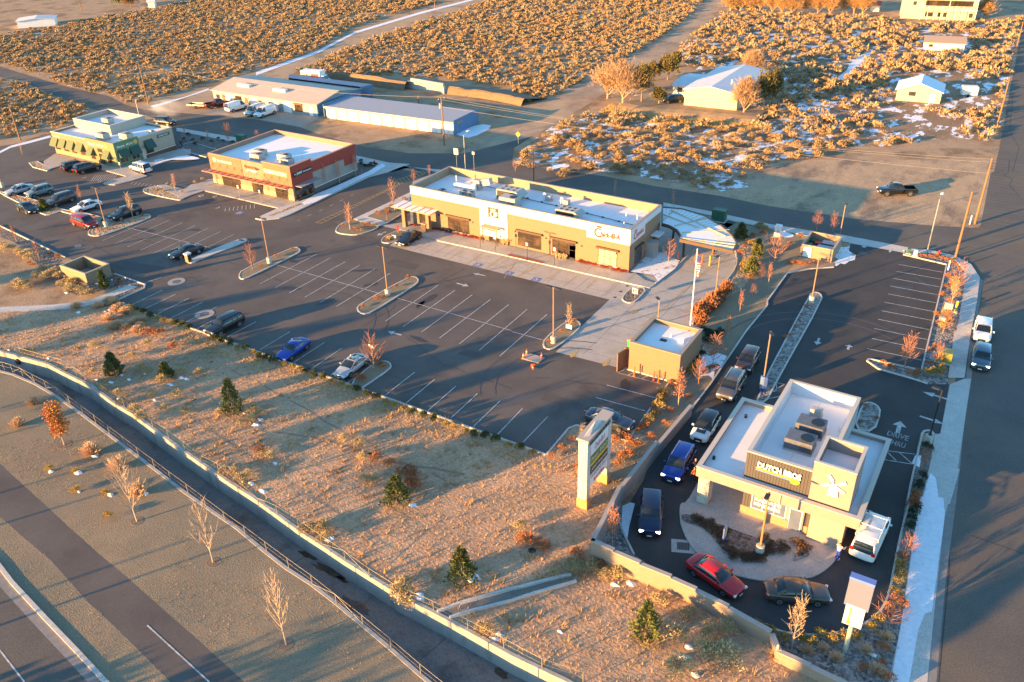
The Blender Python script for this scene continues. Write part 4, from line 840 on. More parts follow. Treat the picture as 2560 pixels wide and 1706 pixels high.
# body
mb=MB();mb.box(-13.2,-5.0,55.95,66.6,0,3.0);mb.build('wall',dbtan,r)
mb=MB();lb(mb,(0,55.95,0),FX,FN,-13.25,-9.3,0,.95,0,.12);lb(mb,(0,55.95,0),FX,FN,-8.1,-7.7,0,.95,0,.1);mb.build('brick_base',brickor,r)
mb=MB();lb(mb,(0,55.95,0),FX,FN,-13.2,-12.5,.95,2.98,0,.05);mb.build('corrugated_panel',corr,r);mb=MB();lb(mb,(0,55.95,0),FX,FN,-8.1,-7.65,.95,2.98,0,.05);mb.build('corrugated_panel',corr,r)
mb=MB();lb(mb,(0,55.95,0),FX,FN,-7.6,-4.95,0,2.95,0,.42);mb.build('siding_wall',lap,r)
f=window(r,(-12.45,55.95,.95),FX,FN,2.9,1.95,3,1,fm=wm,gm=mat('poster_glass',(.10,.13,.20),(.13,.16,.24),scale=1,rough=.15))
for t,z in(('RADIATE',2.05),('KINDNESS',1.55)): text('lettering',t,wm,(-11.1,55.95-.05,z),(1,0,0),(0,0,1),2.2,.34,.01,r,bold=.04)
mb=MB();P2(mb,arc(0,0,.5,.02,180,360),(-10.15,55.95,2.8),FX,FN,.03);P2(mb,[(-.15,-.5),(.15,-.5),(.2,.5),(-.2,.5)],(-11.9,55.95,2.35),FX,FN,.03);mb.build('poster_sun',mat('poster_orange',(.80,.42,.08),rough=.5),r)
window(r,(-9.3,55.95,.05),FX,FN,1.05,2.25,1,1,fm=wm,gm=mat('poster_glass',()),name='door')
window(r,(-5.0,57.5,1.0),SY,SN,1.6,1.1,2,1,name='serving_window');mb=MB()
lb(mb,(0,55.1,0),FX,FN,-10.15,-10.0,2.96,3.9,-.02,.03);mb.build('downspout',mat('seam',(.25,.3,.28),rough=.6),r)
# upper box
ux0,ux1,uy0,uy1,UH=-13.4,-7.2,56.15,68.5,6.3
mb=MB();o=[Vector(p) for p in((ux0,uy0),(ux1,uy0),(ux1,uy1),(ux0,uy1))];strip(mb,o,offset(o,.25,True),3.5,UH,True);mb.build('upper_wall',corr,r)
mb=MB();lb(mb,(ux1,0,0),SY,SN,uy0,uy1,3.5,UH-.002,0,.02);lb(mb,(0,uy1,0),FX,(0,1,0),ux0,ux1,0,UH-.003,0,.02);mb.build('upper_side_wall',mat('upper_grey',(.36,.36,.37),rough=.7),r)
mb=MB();mb.box(ux0,ux1,66.7,uy1-.01,0,3.5);mb.build('rear_wall',dbtan,r)
mb=MB();mb.prism(offset(o,.1,True),5.0,5.1);mb.build('upper_roof',seamed,r);mb=MB();strip(mb,offset(o,.25,True),offset(o,.29,True),5.1,UH-.02,True);mb.build('parapet_lining',mat('white_lining',(.66,.66,.66),rough=.8),r)
mb=MB();strip(mb,offset(o,-.04,True),offset(o,.3,True),UH,UH+.08,True);mb.build('parapet_cap',dbcap,r)
mb=MB();lb(mb,(0,uy0,0),FX,FN,ux0-.05,-8.1,3.56,3.72,0,.09);mb.build('flashing',wm,r)
# windmill tower
tx0,tx1,ty0,ty1,TH=-8.1,-4.95,55.75,61.2,7.6
mb=MB();o=[Vector(p) for p in((tx0,ty0),(tx1,ty0),(tx1,ty1-1.6),(tx0,ty1-1.6))];strip(mb,o,offset(o,.22,True),3.5,TH,True);mb.build('tower_wall',dbtan,r)
mb=MB();mb.prism(offset(o,.1,True),6.4,6.5);mb.build('tower_roof',roofw,r);mb=MB();strip(mb,offset(o,-.03,True),offset(o,.25,True),TH,TH+.06,True);mb.build('tower_cap',dbcap,r)
c=Vector((-6.35,ty0-.1,6.05))
mb=MB();W1=[(-.42,-1.1),(.42,-1.1),(.34,-.35),(.18,.0),(-.18,.0),(-.34,-.35)]
P2(mb,W1,c,FX,FN,.02)
def blade(a,L=.95,w=.26):
    ca,sa=math.cos(a),math.sin(a);q=[(0,-.05),(.25,-.06),(.4,-w*.7),(L,-w*.5),(L*1.02,w*.45),(.35,.08),(0,.05)];return [(x*ca-y*sa,x*sa+y*ca) for x,y in q]
for a in(35,125,200,330): P2(mb,blade(math.radians(a)),c+Vector((0,0,.0)),FX,FN,.021)
o=mb.build('windmill_sign',wm,r);s=o.modifiers.new('thick','SOLIDIFY');s.thickness=.08
text('lettering','DUTCH BROS',wm,(-10.65,uy0-.12,5.45),(1,0,0),(0,0,1),3.5,.62,.03,r,bold=.05)
for k,(m_,z) in enumerate(((mat('stripe_yellow',(.85,.55,.05),rough=.4),5.0),(mat('stripe_orange',(.75,.16,.03),rough=.4),4.91),(mat('stripe_blue',(.10,.25,.6),rough=.4),4.82))):
    mb=MB();lb(mb,(0,uy0,0),FX,FN,-12.5,-9.4,z,z+.085,0,.1);mb.build('sign_stripe',m_,r)
mb=MB()
for i in range(8):
    a=i*math.pi/4;P2(mb,arc(.24*math.cos(a),.16*math.sin(a),.17,.01,0,355,10),(-9.35,uy0,4.92),FX,FN,.12+.002*i)
mb.build('rose_emblem',mat('stripe_yellow',()),r)
g='units on the coffee shop roof'
hvac(-10.2,60.4,5.1,2.3,1.7,1.15,'dark rooftop unit nearer the corrugated front of the coffee shop roof',dark=True,group=g)
hvac(-10.0,63.0,5.1,2.3,1.7,1.15,'dark rooftop unit in the middle of the coffee shop roof',dark=True,group=g)
hvac(-10.2,65.6,5.1,1.0,.7,.85,'small beige unit with dark grille at the back of the coffee shop roof',style=2,group=g)
vent(-7.9,64.4,5.1,.5,.07,'white vent pipe beside the right parapet of the coffee shop roof')
for a,b,l in((-16.4,57.3,'front'),(-16.0,64.6,'rear')): 
    mb=MB();mb.tube((0,0,0),(0,0,.3),.13,n=10);tag(mb.build('roof_drain',bluem if False else darkplastic,loc=(a,b,3.55)),l+' dark roof drain on the left canopy of the coffee shop','drain')
# ===== service building (trash enclosure) beside restaurant lot
x0,x1,y0,y1,H=-31.1,-25.35,72.1,78.4,3.45
r=thing('service_building','small square tan brick service building with snowy flat roof beside the big parking lot','utility building')
parapet(r,x0,x1,y0,y1,H,cfa_tan,roofz=3.0)
mb=MB();mb.box(-31.9,-31.1,72.6,72.75,0,2.3);mb.obox((-31.75,71.95,1.15),(.25,1,0),(1,-.25,0),(0,0,1),.9,.06,1.15);mb.build('gate',mat('gate_brown',(.20,.11,.06),rough=.7),r)
mb=MB();mb.box(-32.2,-31.1,74.6,74.8,0,2.3);mb.build('wing_wall',cfa_tan,r);mb=MB();lb(mb,(0,y0,0),FX,FN,x0,x1,0,.18,0,.16);mb.build('kerb_base',concl,r)
vent(-28.0,76.0,3.0,.5,.08,'white vent pipe on the roof of the small tan service building');mb=MB();mb.box(-.3,.3,-.25,.25,0,.45);o=mb.build('roof_hatch',wm,loc=(-26.6,75.6,3.0));tag(o,'white boxy hatch on the roof of the small tan service building','roof hatch')
mb=MB();mb.box(-.35,.35,-.2,.2,0,.12);o=mb.build('roof_drain',darkplastic,loc=(-28.4,74.9,3.0));tag(o,'dark roof drain in the middle of the service building roof','drain')
# ===== cafe-side enclosure, coffee enclosure
def enclosure(name,label,x0,x1,y0,y1,h,m,gate=False):
    r=thing(name,label,'enclosure');o=[Vector(p) for p in((x0,y0),(x1,y0),(x1,y1),(x0,y1))];mb=MB();strip(mb,o,offset(o,.2,True),0,h,True);mb.build('wall',m,r);mb=MB();strip(mb,offset(o,-.03,True),offset(o,.23,True),h,h+.08,True);mb.build('wall_cap',mat('enc_cap',(.40,.33,.24),rough=.8),r);mb=MB();mb.prism(offset(o,.2,True),.04,.04);mb.build('floor_slab',conc,r);return r
enc=mat('cmu_tan',(.30,.22,.14),(.27,.195,.125),scale=2,rough=.9,fine=12)
enclosure('walled_enclosure','empty tan block enclosure with open top beside the dark shrub bed',-108.6,-103.0,55.9,59.6,1.7,enc)
r=enclosure('bin_enclosure','tan walled bin enclosure holding green and red bins beyond the coffee shop lot',-23.1,-18.85,110.2,115.4,1.75,mat('cmu_peach',(.30,.215,.15),rough=.9))
mb=MB();mb.box(-22.7,-21.6,110.1,110.16,.15,1.6);mb.build('pipe_gate',whitem,r)
def bin_(c,m,label,rz=0,s=(1.1,.9,1.0),name='bin',lidm=None,group=None):
    e=thing(name,label,'bin',c,rz,group);sx,sy,sz=s;mb=MB()
    a=[(-sx/2*.9,-sy/2*.85,.1),(sx/2*.9,-sy/2*.85,.1),(sx/2*.9,sy/2*.85,.1),(-sx/2*.9,sy/2*.85,.1),(-sx/2,-sy/2,sz),(sx/2,-sy/2,sz),(sx/2,sy/2,sz),(-sx/2,sy/2,sz)]
    mb.add(a,[(0,3,2,1),(4,5,6,7),(0,1,5,4),(1,2,6,5),(2,3,7,6),(3,0,4,7)]);mb.build('body',m,e)
    mb=MB();mb.box(-sx/2-.03,sx/2+.03,-sy/2-.03,sy/2+.03,sz,sz+.06);mb.build('lid',lidm or m,e)
    for w in(-1,1):
        mb=MB();mb.tube((w*sx*.4,sy*.3-.03,.1),(w*sx*.4+.04,sy*.3-.03,.1),.1,n=10);mb.build('wheel',tyrem,e)
    return e
for i,(a,b,m,l) in enumerate(((-22.5,111.3,redm,'red bin nearest the gate in the coffee shop bin enclosure'),(-22.5,112.6,greenm,'dark green bin second from the gate, left side of the bin enclosure'),(-22.5,114.2,greenm,'dark green bin in the back left corner of the bin enclosure'),(-21.6,112.0,redm,'red bin in the second row beside the dumpster'),(-21.6,113.6,redm,'red bin in the back of the second row of the bin enclosure'))):
    bin_((a,b,.05),m,l,s=(.75,.75,1.0))
bin_((-20.3,112.0,.05),greenm,'wide dumpster with pale ribbed lid in front inside the bin enclosure',s=(2.0,1.4,1.1),name='dumpster',lidm=striped('ribbed_lid',(.45,.48,.52),(.2,.22,.25),'X',.16,.3))
bin_((-20.1,114.2,.05),greenm,'wide dumpster with plain pale lid at the back of the bin enclosure',s=(2.0,1.2,1.0),name='dumpster',lidm=mat('lid_grey',(.36,.42,.44),rough=.6))
p=g1('22: 1010,80');bin_((-32.2,76.2,0),mat('dumpster_green',(.04,.30,.08),rough=.5),'bright green dumpster behind the small tan service building',s=(1.5,1.2,1.4),name='dumpster',lidm=mat('lid_tan',(.44,.34,.25),rough=.7))
# ===== self storage row
bluewall=mat('storage_blue',(.10,.20,.34),(.09,.18,.30),scale=1.2,rough=.7);bluelt=mat('storage_pale_blue',(.26,.32,.34),rough=.7);roofs=striped('metal_roof_grey',(.32,.33,.37),(.24,.25,.28),'X',.9,.06,rough=.6)
r=thing('storage_row','low blue storage building with a row of white roll-up doors','storage building')
A=Vector((-131.7,133.8));B=Vector((-99.0,136.0));u=(B-A).normalized();n=Vector((u.y,-u.x));D=Vector((-n.x,-n.y))*9.3;L=(B-A).length;u3=Vector((*u,0));n3=Vector((*n,0));o3=Vector((*A,0));d3=Vector((*D,0))
def quadbox(mb,P,z0,z1): mb.prism(P,z0,z1)
mb=MB();mb.prism([A,B,B+D,A+D],0,2.45);mb.build('wall',bluelt,r)
mb=MB();mb.prism([A-u*.0+n*.35,B+n*.35,B+D,A+D],2.46,2.6);mb.build('roof',roofs,r)
mb=MB();lb(mb,o3,u3,n3,L,L+.12,0,2.95,-9.4,.45);mb.build('end_wall',bluewall,r);mb=MB();lb(mb,o3,u3,n3,-.12,0,0,2.95,-9.4,.45);mb.build('end_wall',bluewall,r)
mb=MB();lb(mb,o3,u3,n3,0,L,2.2,2.62,.35,.42);mb.build('fascia',mat('fascia_tan',(.42,.40,.36),rough=.7),r)
nd=11;dw=L/nd
for i in range(nd):
    mb=MB();lb(mb,o3,u3,n3,i*dw+.3,(i+1)*dw-.3,0,2.1,0,.05);d_=mb.build('roll_up_door',mat('door_white',(.78,.77,.75),rough=.6),r)
    mb=MB();lb(mb,o3,u3,n3,i*dw+dw/2-.15,i*dw+dw/2+.15,.3,.36,.05,.08);mb.build('handle',black,d_)
text('lettering','STORAGE',mat('sign_orange',(.75,.25,.05),rough=.5),o3+u3*(L+.13)+Vector((*(-n*3.0),2.2)) if False else o3+u3*(L+.13)-n3*2.0+Vector((0,0,2.1)),-n3,(0,0,1),2.2,.35,.01,r,bold=.04)
# ===== workshop
r=thing('workshop','long pale blue-grey workshop with a shallow beige gable roof and several doors','workshop')
A=Vector((-165.8,132.6));B=Vector((-133.9,133.6));u=(B-A).normalized();n=Vector((u.y,-u.x));D=-n;L=(B-A).length;u3=Vector((*u,0));n3=Vector((*n,0));o3=Vector((*A,0));DD=15.0
mb=MB();e0,e1=2.75,4.0
def PT(a,d,z): q=o3+u3*a-n3*d;return (q.x,q.y,z)
mb.add([PT(0,0,0),PT(L,0,0),PT(L,DD,0),PT(0,DD,0),PT(0,0,e0),PT(L,0,e0),PT(L,DD,e0),PT(0,DD,e0),PT(0,DD/2,e1),PT(L,DD/2,e1)],[(0,1,5,4),(2,3,7,6),(1,2,6,9,5),(3,0,4,8,7)]);mb.build('wall',bluelt,r)
mb=MB();mb.add([PT(-.4,-.4,e0-.02),PT(L+.4,-.4,e0-.02),PT(L+.4,DD/2,e1+.05),PT(-.4,DD/2,e1+.05),PT(L+.4,DD+.4,e0-.02),PT(-.4,DD+.4,e0-.02)],[(0,1,2,3),(3,2,4,5)]);o=mb.build('roof',mat('roof_beige',(.46,.40,.34),(.42,.36,.31),scale=.6,rough=.8),r);s=o.modifiers.new('t','SOLIDIFY');s.thickness=.12
mb=MB();lb(mb,o3,u3,n3,L+.005,L+.1,0,2.7,-DD-4.5,-.1);mb.build('end_wall',bluewall,r)
mb=MB();mb.add([PT(10,DD,3.2),PT(L+.1,DD,3.2),PT(L+.1,DD+4.5,2.8),PT(6,DD+4.5,2.8),PT(10,DD,0),PT(L+.1,DD,0),PT(L+.1,DD+4.5,0),PT(6,DD+4.5,0)],[(0,1,2,3),(1,5,6,2),(3,2,6,7),(0,3,7,4)]);mb.build('lean_to',mat('roof_blue',(.12,.20,.32),rough=.7),r)
dm=mat('door_white',());rd=mat('door_rust',(.42,.12,.06),rough=.7)
for a,w,h,m_,nm in((2.9,.9,2.0,rd,'door'),(4.2,2.4,2.1,dm,'roll_up_door'),(10.2,.9,2.0,rd,'door'),(11.7,2.2,2.2,dm,'roll_up_door'),(19.2,1.2,2.1,dm,'door'),(22.0,2.4,2.3,dm,'roll_up_door'),(29.6,1.0,2.0,dm,'door')):
    mb=MB();lb(mb,o3,u3,n3,a,a+w,0,h,0,.05);mb.build(nm,m_,r)
for a,w in((1.0,1.1),(7.2,2.0),(14.5,1.0),(25.4,2.3)): window(r,o3+u3*a+Vector((0,0,.5 if w>1.5 else 1.0)),u3,n3,w,1.6 if w>1.5 else .8,3,1,gm=warmglass)
mb=MB();lb(mb,o3,u3,n3,11.55,11.7,0,2.3,0,.1);lb(mb,o3,u3,n3,25.2,27.8,2.2,2.4,0,.3);mb.build('door_trim',mat('trim_red',(.3,.08,.05),rough=.7),r)
for a,l in((7.0,'left'),(18.2,'right')):
    mb=MB();q=o3+u3*a-n3*3.6;mb.obox((0,0,.35),u3,n3,(0,0,1),1.9,.5,.35);o=mb.build('roof_curb_box',mat('box_white',(.62,.6,.56),rough=.6),loc=(q.x,q.y,3.25));tag(o,l+' long low white box on the workshop roof','roof unit')
# ===== houses and sheds
def gable(name,label,cat,A,B,D,e0,e1,wm_,rm,ridge='u',ov=.4,chim=False,wins=(),doors=()):
    A=Vector(A);B=Vector(B);u=(B-A).normalized();n=Vector((u.y,-u.x));L=(B-A).length;u3=Vector((*u,0));n3=Vector((*n,0));o3=Vector((*A,0));r=thing(name,label,cat)
    def PT(a,d,z): q=o3+u3*a-n3*d;return (q.x,q.y,z)
    mb=MB();
    if ridge=='d':
        mb.add([PT(0,0,0),PT(L,0,0),PT(L,D,0),PT(0,D,0),PT(0,0,e0),PT(L,0,e0),PT(L,D,e0),PT(0,D,e0),PT(L/2,0,e1),PT(L/2,D,e1)],[(0,1,5,8,4),(1,2,6,5),(2,3,7,9,6),(3,0,4,7)]);mb.build('wall',wm_,r)
        mb=MB();k=(e1-e0)/(L/2)*ov;mb.add([PT(-ov,-ov,e0-k),PT(L/2,-ov,e1+.04),PT(L/2,D+ov,e1+.04),PT(-ov,D+ov,e0-k),PT(L+ov,-ov,e0-k),PT(L+ov,D+ov,e0-k)],[(0,1,2,3),(1,4,5,2)])
    else:
        mb.add([PT(0,0,0),PT(L,0,0),PT(L,D,0),PT(0,D,0),PT(0,0,e0),PT(L,0,e0),PT(L,D,e0),PT(0,D,e0),PT(0,D/2,e1),PT(L,D/2,e1)],[(0,1,5,4),(2,3,7,6),(1,2,6,9,5),(3,0,4,8,7)]);mb.build('wall',wm_,r)
        mb=MB();k=(e1-e0)/(D/2)*ov;mb.add([PT(-ov,-ov,e0-k),PT(L+ov,-ov,e0-k),PT(L+ov,D/2,e1+.04),PT(-ov,D/2,e1+.04),PT(L+ov,D+ov,e0-k),PT(-ov,D+ov,e0-k)],[(0,1,2,3),(3,2,4,5)])
    o=mb.build('roof',rm,r);s=o.modifiers.new('t','SOLIDIFY');s.thickness=.15
    for a,z,w,h in wins: window(r,o3+u3*a+Vector((0,0,z)),u3,n3,w,h,2,1)
    for a,w,h in doors: mb=MB();lb(mb,o3,u3,n3,a,a+w,.1,h,0,.05);mb.build('door',mat('door_white',()),r)
    if chim: mb=MB();p=PT(L*.72,D*.25,0);mb.tube((p[0],p[1],e0+.3),(p[0],p[1],e1+.5),.15);mb.build('flue',whitem,r)
    return r
yel=mat('yellow_siding',(.50,.44,.33),(.46,.41,.31),scale=1,rough=.8);whs=mat('white_siding',(.70,.68,.62),rough=.8);snr=mat('snowy_metal_roof',(.60,.62,.64),(.50,.52,.55),scale=.4,rough=.6,stretch=(1,4,1))
gable('metal_house','big cream metal-sided house with shallow snowy gable roof among orange trees','house',(-66.5,177.0),(-54.8,177.2),23,3.8,4.7,yel,snr,'d',chim=True)
gable('metal_house_wing','low cream wing with flat snowy roof joined to the left of the big metal-sided house','house',(-72,184.0),(-66.6,184.2),12,2.5,3.1,whs,snr,'u',wins=((1.0,1.0,1.2,1.0),))
gable('cottage','small yellow cottage with snowy roof and one window beside a white trailer','house',(-27.3,201.4),(-18.5,202.2),8,2.5,4.0,yel,mat('snow_roof',(.72,.74,.78),rough=.7),'d',wins=((2.4,1.2,1.4,.9),),doors=((6.6,1.1,1.9),))
gable('white_shed','long white shed with brown roof standing alone in the sagebrush','shed',(-30.3,257),(-20.8,258.6),8,2.5,3.4,whs,mat('roof_brown',(.34,.26,.20),rough=.8),'u',wins=((1.0,1.2,1.0,.7),))
h=gable('hillside_house','two storey pale yellow house with full width balcony at the top edge','house',(-45,306.5),(-24.0,310.5),10,6.2,7.6,yel,mat('roof_grey',(.42,.40,.40),rough=.8),'u')
u3=Vector((21,4,0)).normalized();n3=Vector((u3.y,-u3.x,0));o3=Vector((-45,306.5,0))
window(h,o3+u3*6.6+Vector((0,0,3.7)),u3,n3,13.5,1.9,12,1,gm=warmglass)
mb=MB();lb(mb,o3,u3,n3,5.5,21.4,3.05,3.25,0,2.0);mb.build('balcony_deck',whs,h)
mb=MB()
for i in range(9): p=o3+u3*(5.6+i*1.95)+n3*1.95;mb.tube((p.x,p.y,0),(p.x,p.y,6.1 if i%4==0 else 4.2),.08,n=5)
lb(mb,o3,u3,n3,5.5,21.4,4.15,4.25,1.9,2.0);lb(mb,o3,u3,n3,5.5,21.4,6.1,6.3,-.1,2.1);mb.build('balcony_frame',whs,h)
for a,w in((7,2.2),(10.6,1),(12.2,1),(19.2,1.4)): window(h,o3+u3*a+Vector((0,0,.8)),u3,n3,w,1.3,2,1)
window(h,o3+u3*3.0+Vector((0,0,4.1)),u3,n3,1.0,1.1,1,1)
gable('red_roof_shed','tiny white shed with red roof beside the orange thicket at the top','shed',W('30: 930,105')[0].to_2d(),W('30: 1010,108')[0].to_2d(),4,2.2,3.0,whs,mat('roof_red',(.45,.08,.05),rough=.7),'u')
gable('long_metal_shed','long white metal shed standing at the far top left','shed',(-310.9,172.1),(-303.5,181.6),8,2.4,2.9,mat('white_metal_siding',(.62,.68,.72),rough=.6),snr,'d',wins=())
gable('small_white_shed','tiny white shed near the snowy strip at the far top left','shed',W('00: 1355,75')[0].to_2d(),W('00: 1415,72')[0].to_2d(),3,2.4,3.0,whs,snr,'u')
# block retaining wall and cut bank behind the storage yard
bw=brick('concrete_blocks',(.46,.43,.37),(.40,.37,.32),(.2,.18,.15),1.5,.75)
P=V2(W('10: 1380,800 1715,860'));mb=MB();o_=P[0];u=(P[1]-P[0]).normalized();L=(P[1]-P[0]).length
lb(mb,(*P[0],0),(*u,0),(u.y,-u.x,0),0,L,0,1.6,-.6,0);lb(mb,(*P[0],0),(*u,0),(u.y,-u.x,0),-2.5,0,0,.8,-.6,-.002);lb(mb,(*P[0],0),(*u,0),(u.y,-u.x,0),1,L-.5,1.6,2.3,-.9,-.3)
tag(mb.build('block_retaining_wall',bw),'stepped grey concrete block wall in the cut bank behind the storage yard','wall')
bank=mat('cut_bank_soil',(.24,.16,.09),(.19,.13,.08),scale=.8,bump=.8,bscale=3,bdist=.2,rough=.95,stretch=(1,1,3))
def bankmesh(s,h,wd,m,name='earth_bank',seed=1):
    P=V2(W(s));P=smooth_poly(P,2);r_=random.Random(seed);mb=MB();base=0
    T=offset(P,wd);T2=offset(P,wd+4)
    for a,b,c in zip(P,T,T2):
        k=r_.uniform(.85,1.1);mb.v+=[(a.x,a.y,-.02),((a.x*.4+b.x*.6),(a.y*.4+b.y*.6),h*.8*k),(b.x,b.y,h*k),(c.x,c.y,h*.5*k),(c.x+(c.x-b.x),c.y+(c.y-b.y),-.02)]
    for i in range(len(P)-1):
        for k in range(4): p=5*i+k;q=5*(i+1)+k;mb.f.append((p,q,q+1,p+1))
    return tag(mb.build(name,m),kind='structure')
bankmesh('10: 640,760 800,745 1050,790 1350,830',2.2,1.2,bank,seed=1)
bankmesh('10: 1740,860 1900,880 2100,905 2334,950 20: 80,970',1.5,1.2,bank,seed=2)
gb=mat('golden_grass_bank',(.40,.26,.13),(.30,.20,.11),scale=.8,bump=.8,bscale=5,bdist=.1,rough=.95)
bankmesh('20: 900,1000 1150,1060 1500,1080 1800,1110 2200,1150',.7,4.5,gb,seed=3)

# seams on the flat roofs, joints in the concrete
def inp(x,y,P):
    c=False
    for i in range(len(P)):
        x0,y0=P[i][0],P[i][1];x1,y1=P[i-1][0],P[i-1][1]
        if (y0>y)!=(y1>y) and x<(x1-x0)*(y-y0)/((y1-y0)+1e-12)+x0:c=not c
    return c
def grid(P,sx,sy,z,w,mb,parent=None,st=1.0):
    X0=min(p[0] for p in P);X1=max(p[0] for p in P);Y0=min(p[1] for p in P);Y1=max(p[1] for p in P)
    if sy:
        y=Y0+sy*.5
        while y<Y1:
            x=X0
            while x<X1:
                if inp(x+st/2,y,P) and inp(x,y,P) and inp(x+st,y,P): line(mb,(x,y),(x+st,y),w,z)
                x+=st
            y+=sy
    if sx:
        x=X0+sx*.5
        while x<X1:
            y=Y0
            while y<Y1:
                if inp(x,y+st/2,P) and inp(x,y,P) and inp(x,y+st,P): line(mb,(x,y),(x,y+st),w,z+.0006)
                y+=st
            x+=sx
jm=mat('joint_grey',(.17,.16,.15),rough=.9)
mb=MB();grid(apron,4.2,3.6,.0185,.05,mb);tag(mb.build('concrete_joint',jm),kind='structure')
mb=MB()
grid(V2(W('31: 1900,1320 1850,1568 32: 1790,420 1640,420 1700,0 31: 1720,1568 1790,1150')),0,1.8,.1335,.04,mb,st=.5)
grid(wp,3.0,0,.1325,.04,mb,st=.5);grid(V2(W('R: 60,888 1090,1132 1420,1050 150,760')),3.0,2.4,.168,.04,mb,st=.5)
tag(mb.build('pavement_joint',jm),kind='structure')
# ---------------------------------------------------------------- vehicles
def paint(name,c,metal=.35,rough=.3): return mat('paint_'+name,c,rough=rough,metal=metal,coat=.6,spec=.5)
# section profiles per type: x from front(+) to rear(-); body: (x,ztop,halfwidth)  cabin: (xb_front,xt_front,xt_rear,xb_rear,roofz)
T={
 'sedan':dict(L=4.75,W=1.82,body=[(2.37,.62,.62),(2.30,.72,.78),(1.9,.82,.87),(1.05,.93,.91),(.7,.95,.91),(-.9,.97,.91),(-1.55,1.0,.90),(-2.1,1.0,.86),(-2.33,.9,.76),(-2.37,.66,.66)],cab=(1.1,.30,-.95,-1.65,1.43),wb=2.75,wr=.33,gc=.22),
 'coupe':dict(L=4.6,W=1.8,body=[(2.3,.58,.6),(2.22,.68,.76),(1.8,.78,.86),(1.0,.9,.9),(.6,.92,.9),(-.8,.96,.9),(-1.5,1.0,.9),(-2.0,1.0,.86),(-2.25,.9,.76),(-2.3,.66,.66)],cab=(1.0,.15,-.75,-1.7,1.36),wb=2.65,wr=.33,gc=.2),
 'suv':dict(L=4.85,W=1.95,body=[(2.42,.75,.72),(2.36,.95,.86),(2.0,1.05,.94),(1.25,1.12,.97),(.9,1.12,.97),(-1.4,1.14,.97),(-2.1,1.14,.95),(-2.34,1.1,.92),(-2.42,.8,.85)],cab=(1.25,.55,-1.95,-2.33,1.76),wb=2.85,wr=.38,gc=.28),
 'compact_suv':dict(L=4.35,W=1.85,body=[(2.17,.75,.7),(2.1,.93,.84),(1.75,1.03,.9),(1.1,1.1,.92),(.8,1.1,.92),(-1.2,1.12,.92),(-1.9,1.12,.9),(-2.1,1.08,.86),(-2.17,.8,.8)],cab=(1.1,.45,-1.7,-2.1,1.68),wb=2.65,wr=.36,gc=.26),
 'minivan':dict(L=4.9,W=1.95,body=[(2.45,.65,.72),(2.36,.8,.86),(2.0,.95,.93),(1.5,1.05,.96),(1.2,1.08,.96),(-1.6,1.1,.96),(-2.2,1.1,.94),(-2.4,1.05,.9),(-2.45,.75,.84)],cab=(1.6,.75,-2.1,-2.42,1.75),wb=2.95,wr=.34,gc=.22),
 'van':dict(L=5.5,W=2.0,body=[(2.75,.8,.78),(2.7,1.0,.9),(2.3,1.1,.98),(1.8,1.2,1.0),(1.5,1.2,1.0),(-2.0,1.25,1.0),(-2.6,1.25,.98),(-2.75,1.2,.95)],cab=(1.85,1.1,-2.6,-2.74,2.05),wb=3.4,wr=.37,gc=.3),
 'pickup':dict(L=5.8,W=2.0,body=[(2.9,.85,.82),(2.84,1.05,.93),(2.5,1.14,.98),(1.6,1.2,1.0),(1.2,1.2,1.0),(-.6,1.2,1.0),(-.85,1.2,1.0)],cab=(1.45,.8,-.45,-.8,1.88),wb=3.6,wr=.42,gc=.38),
}
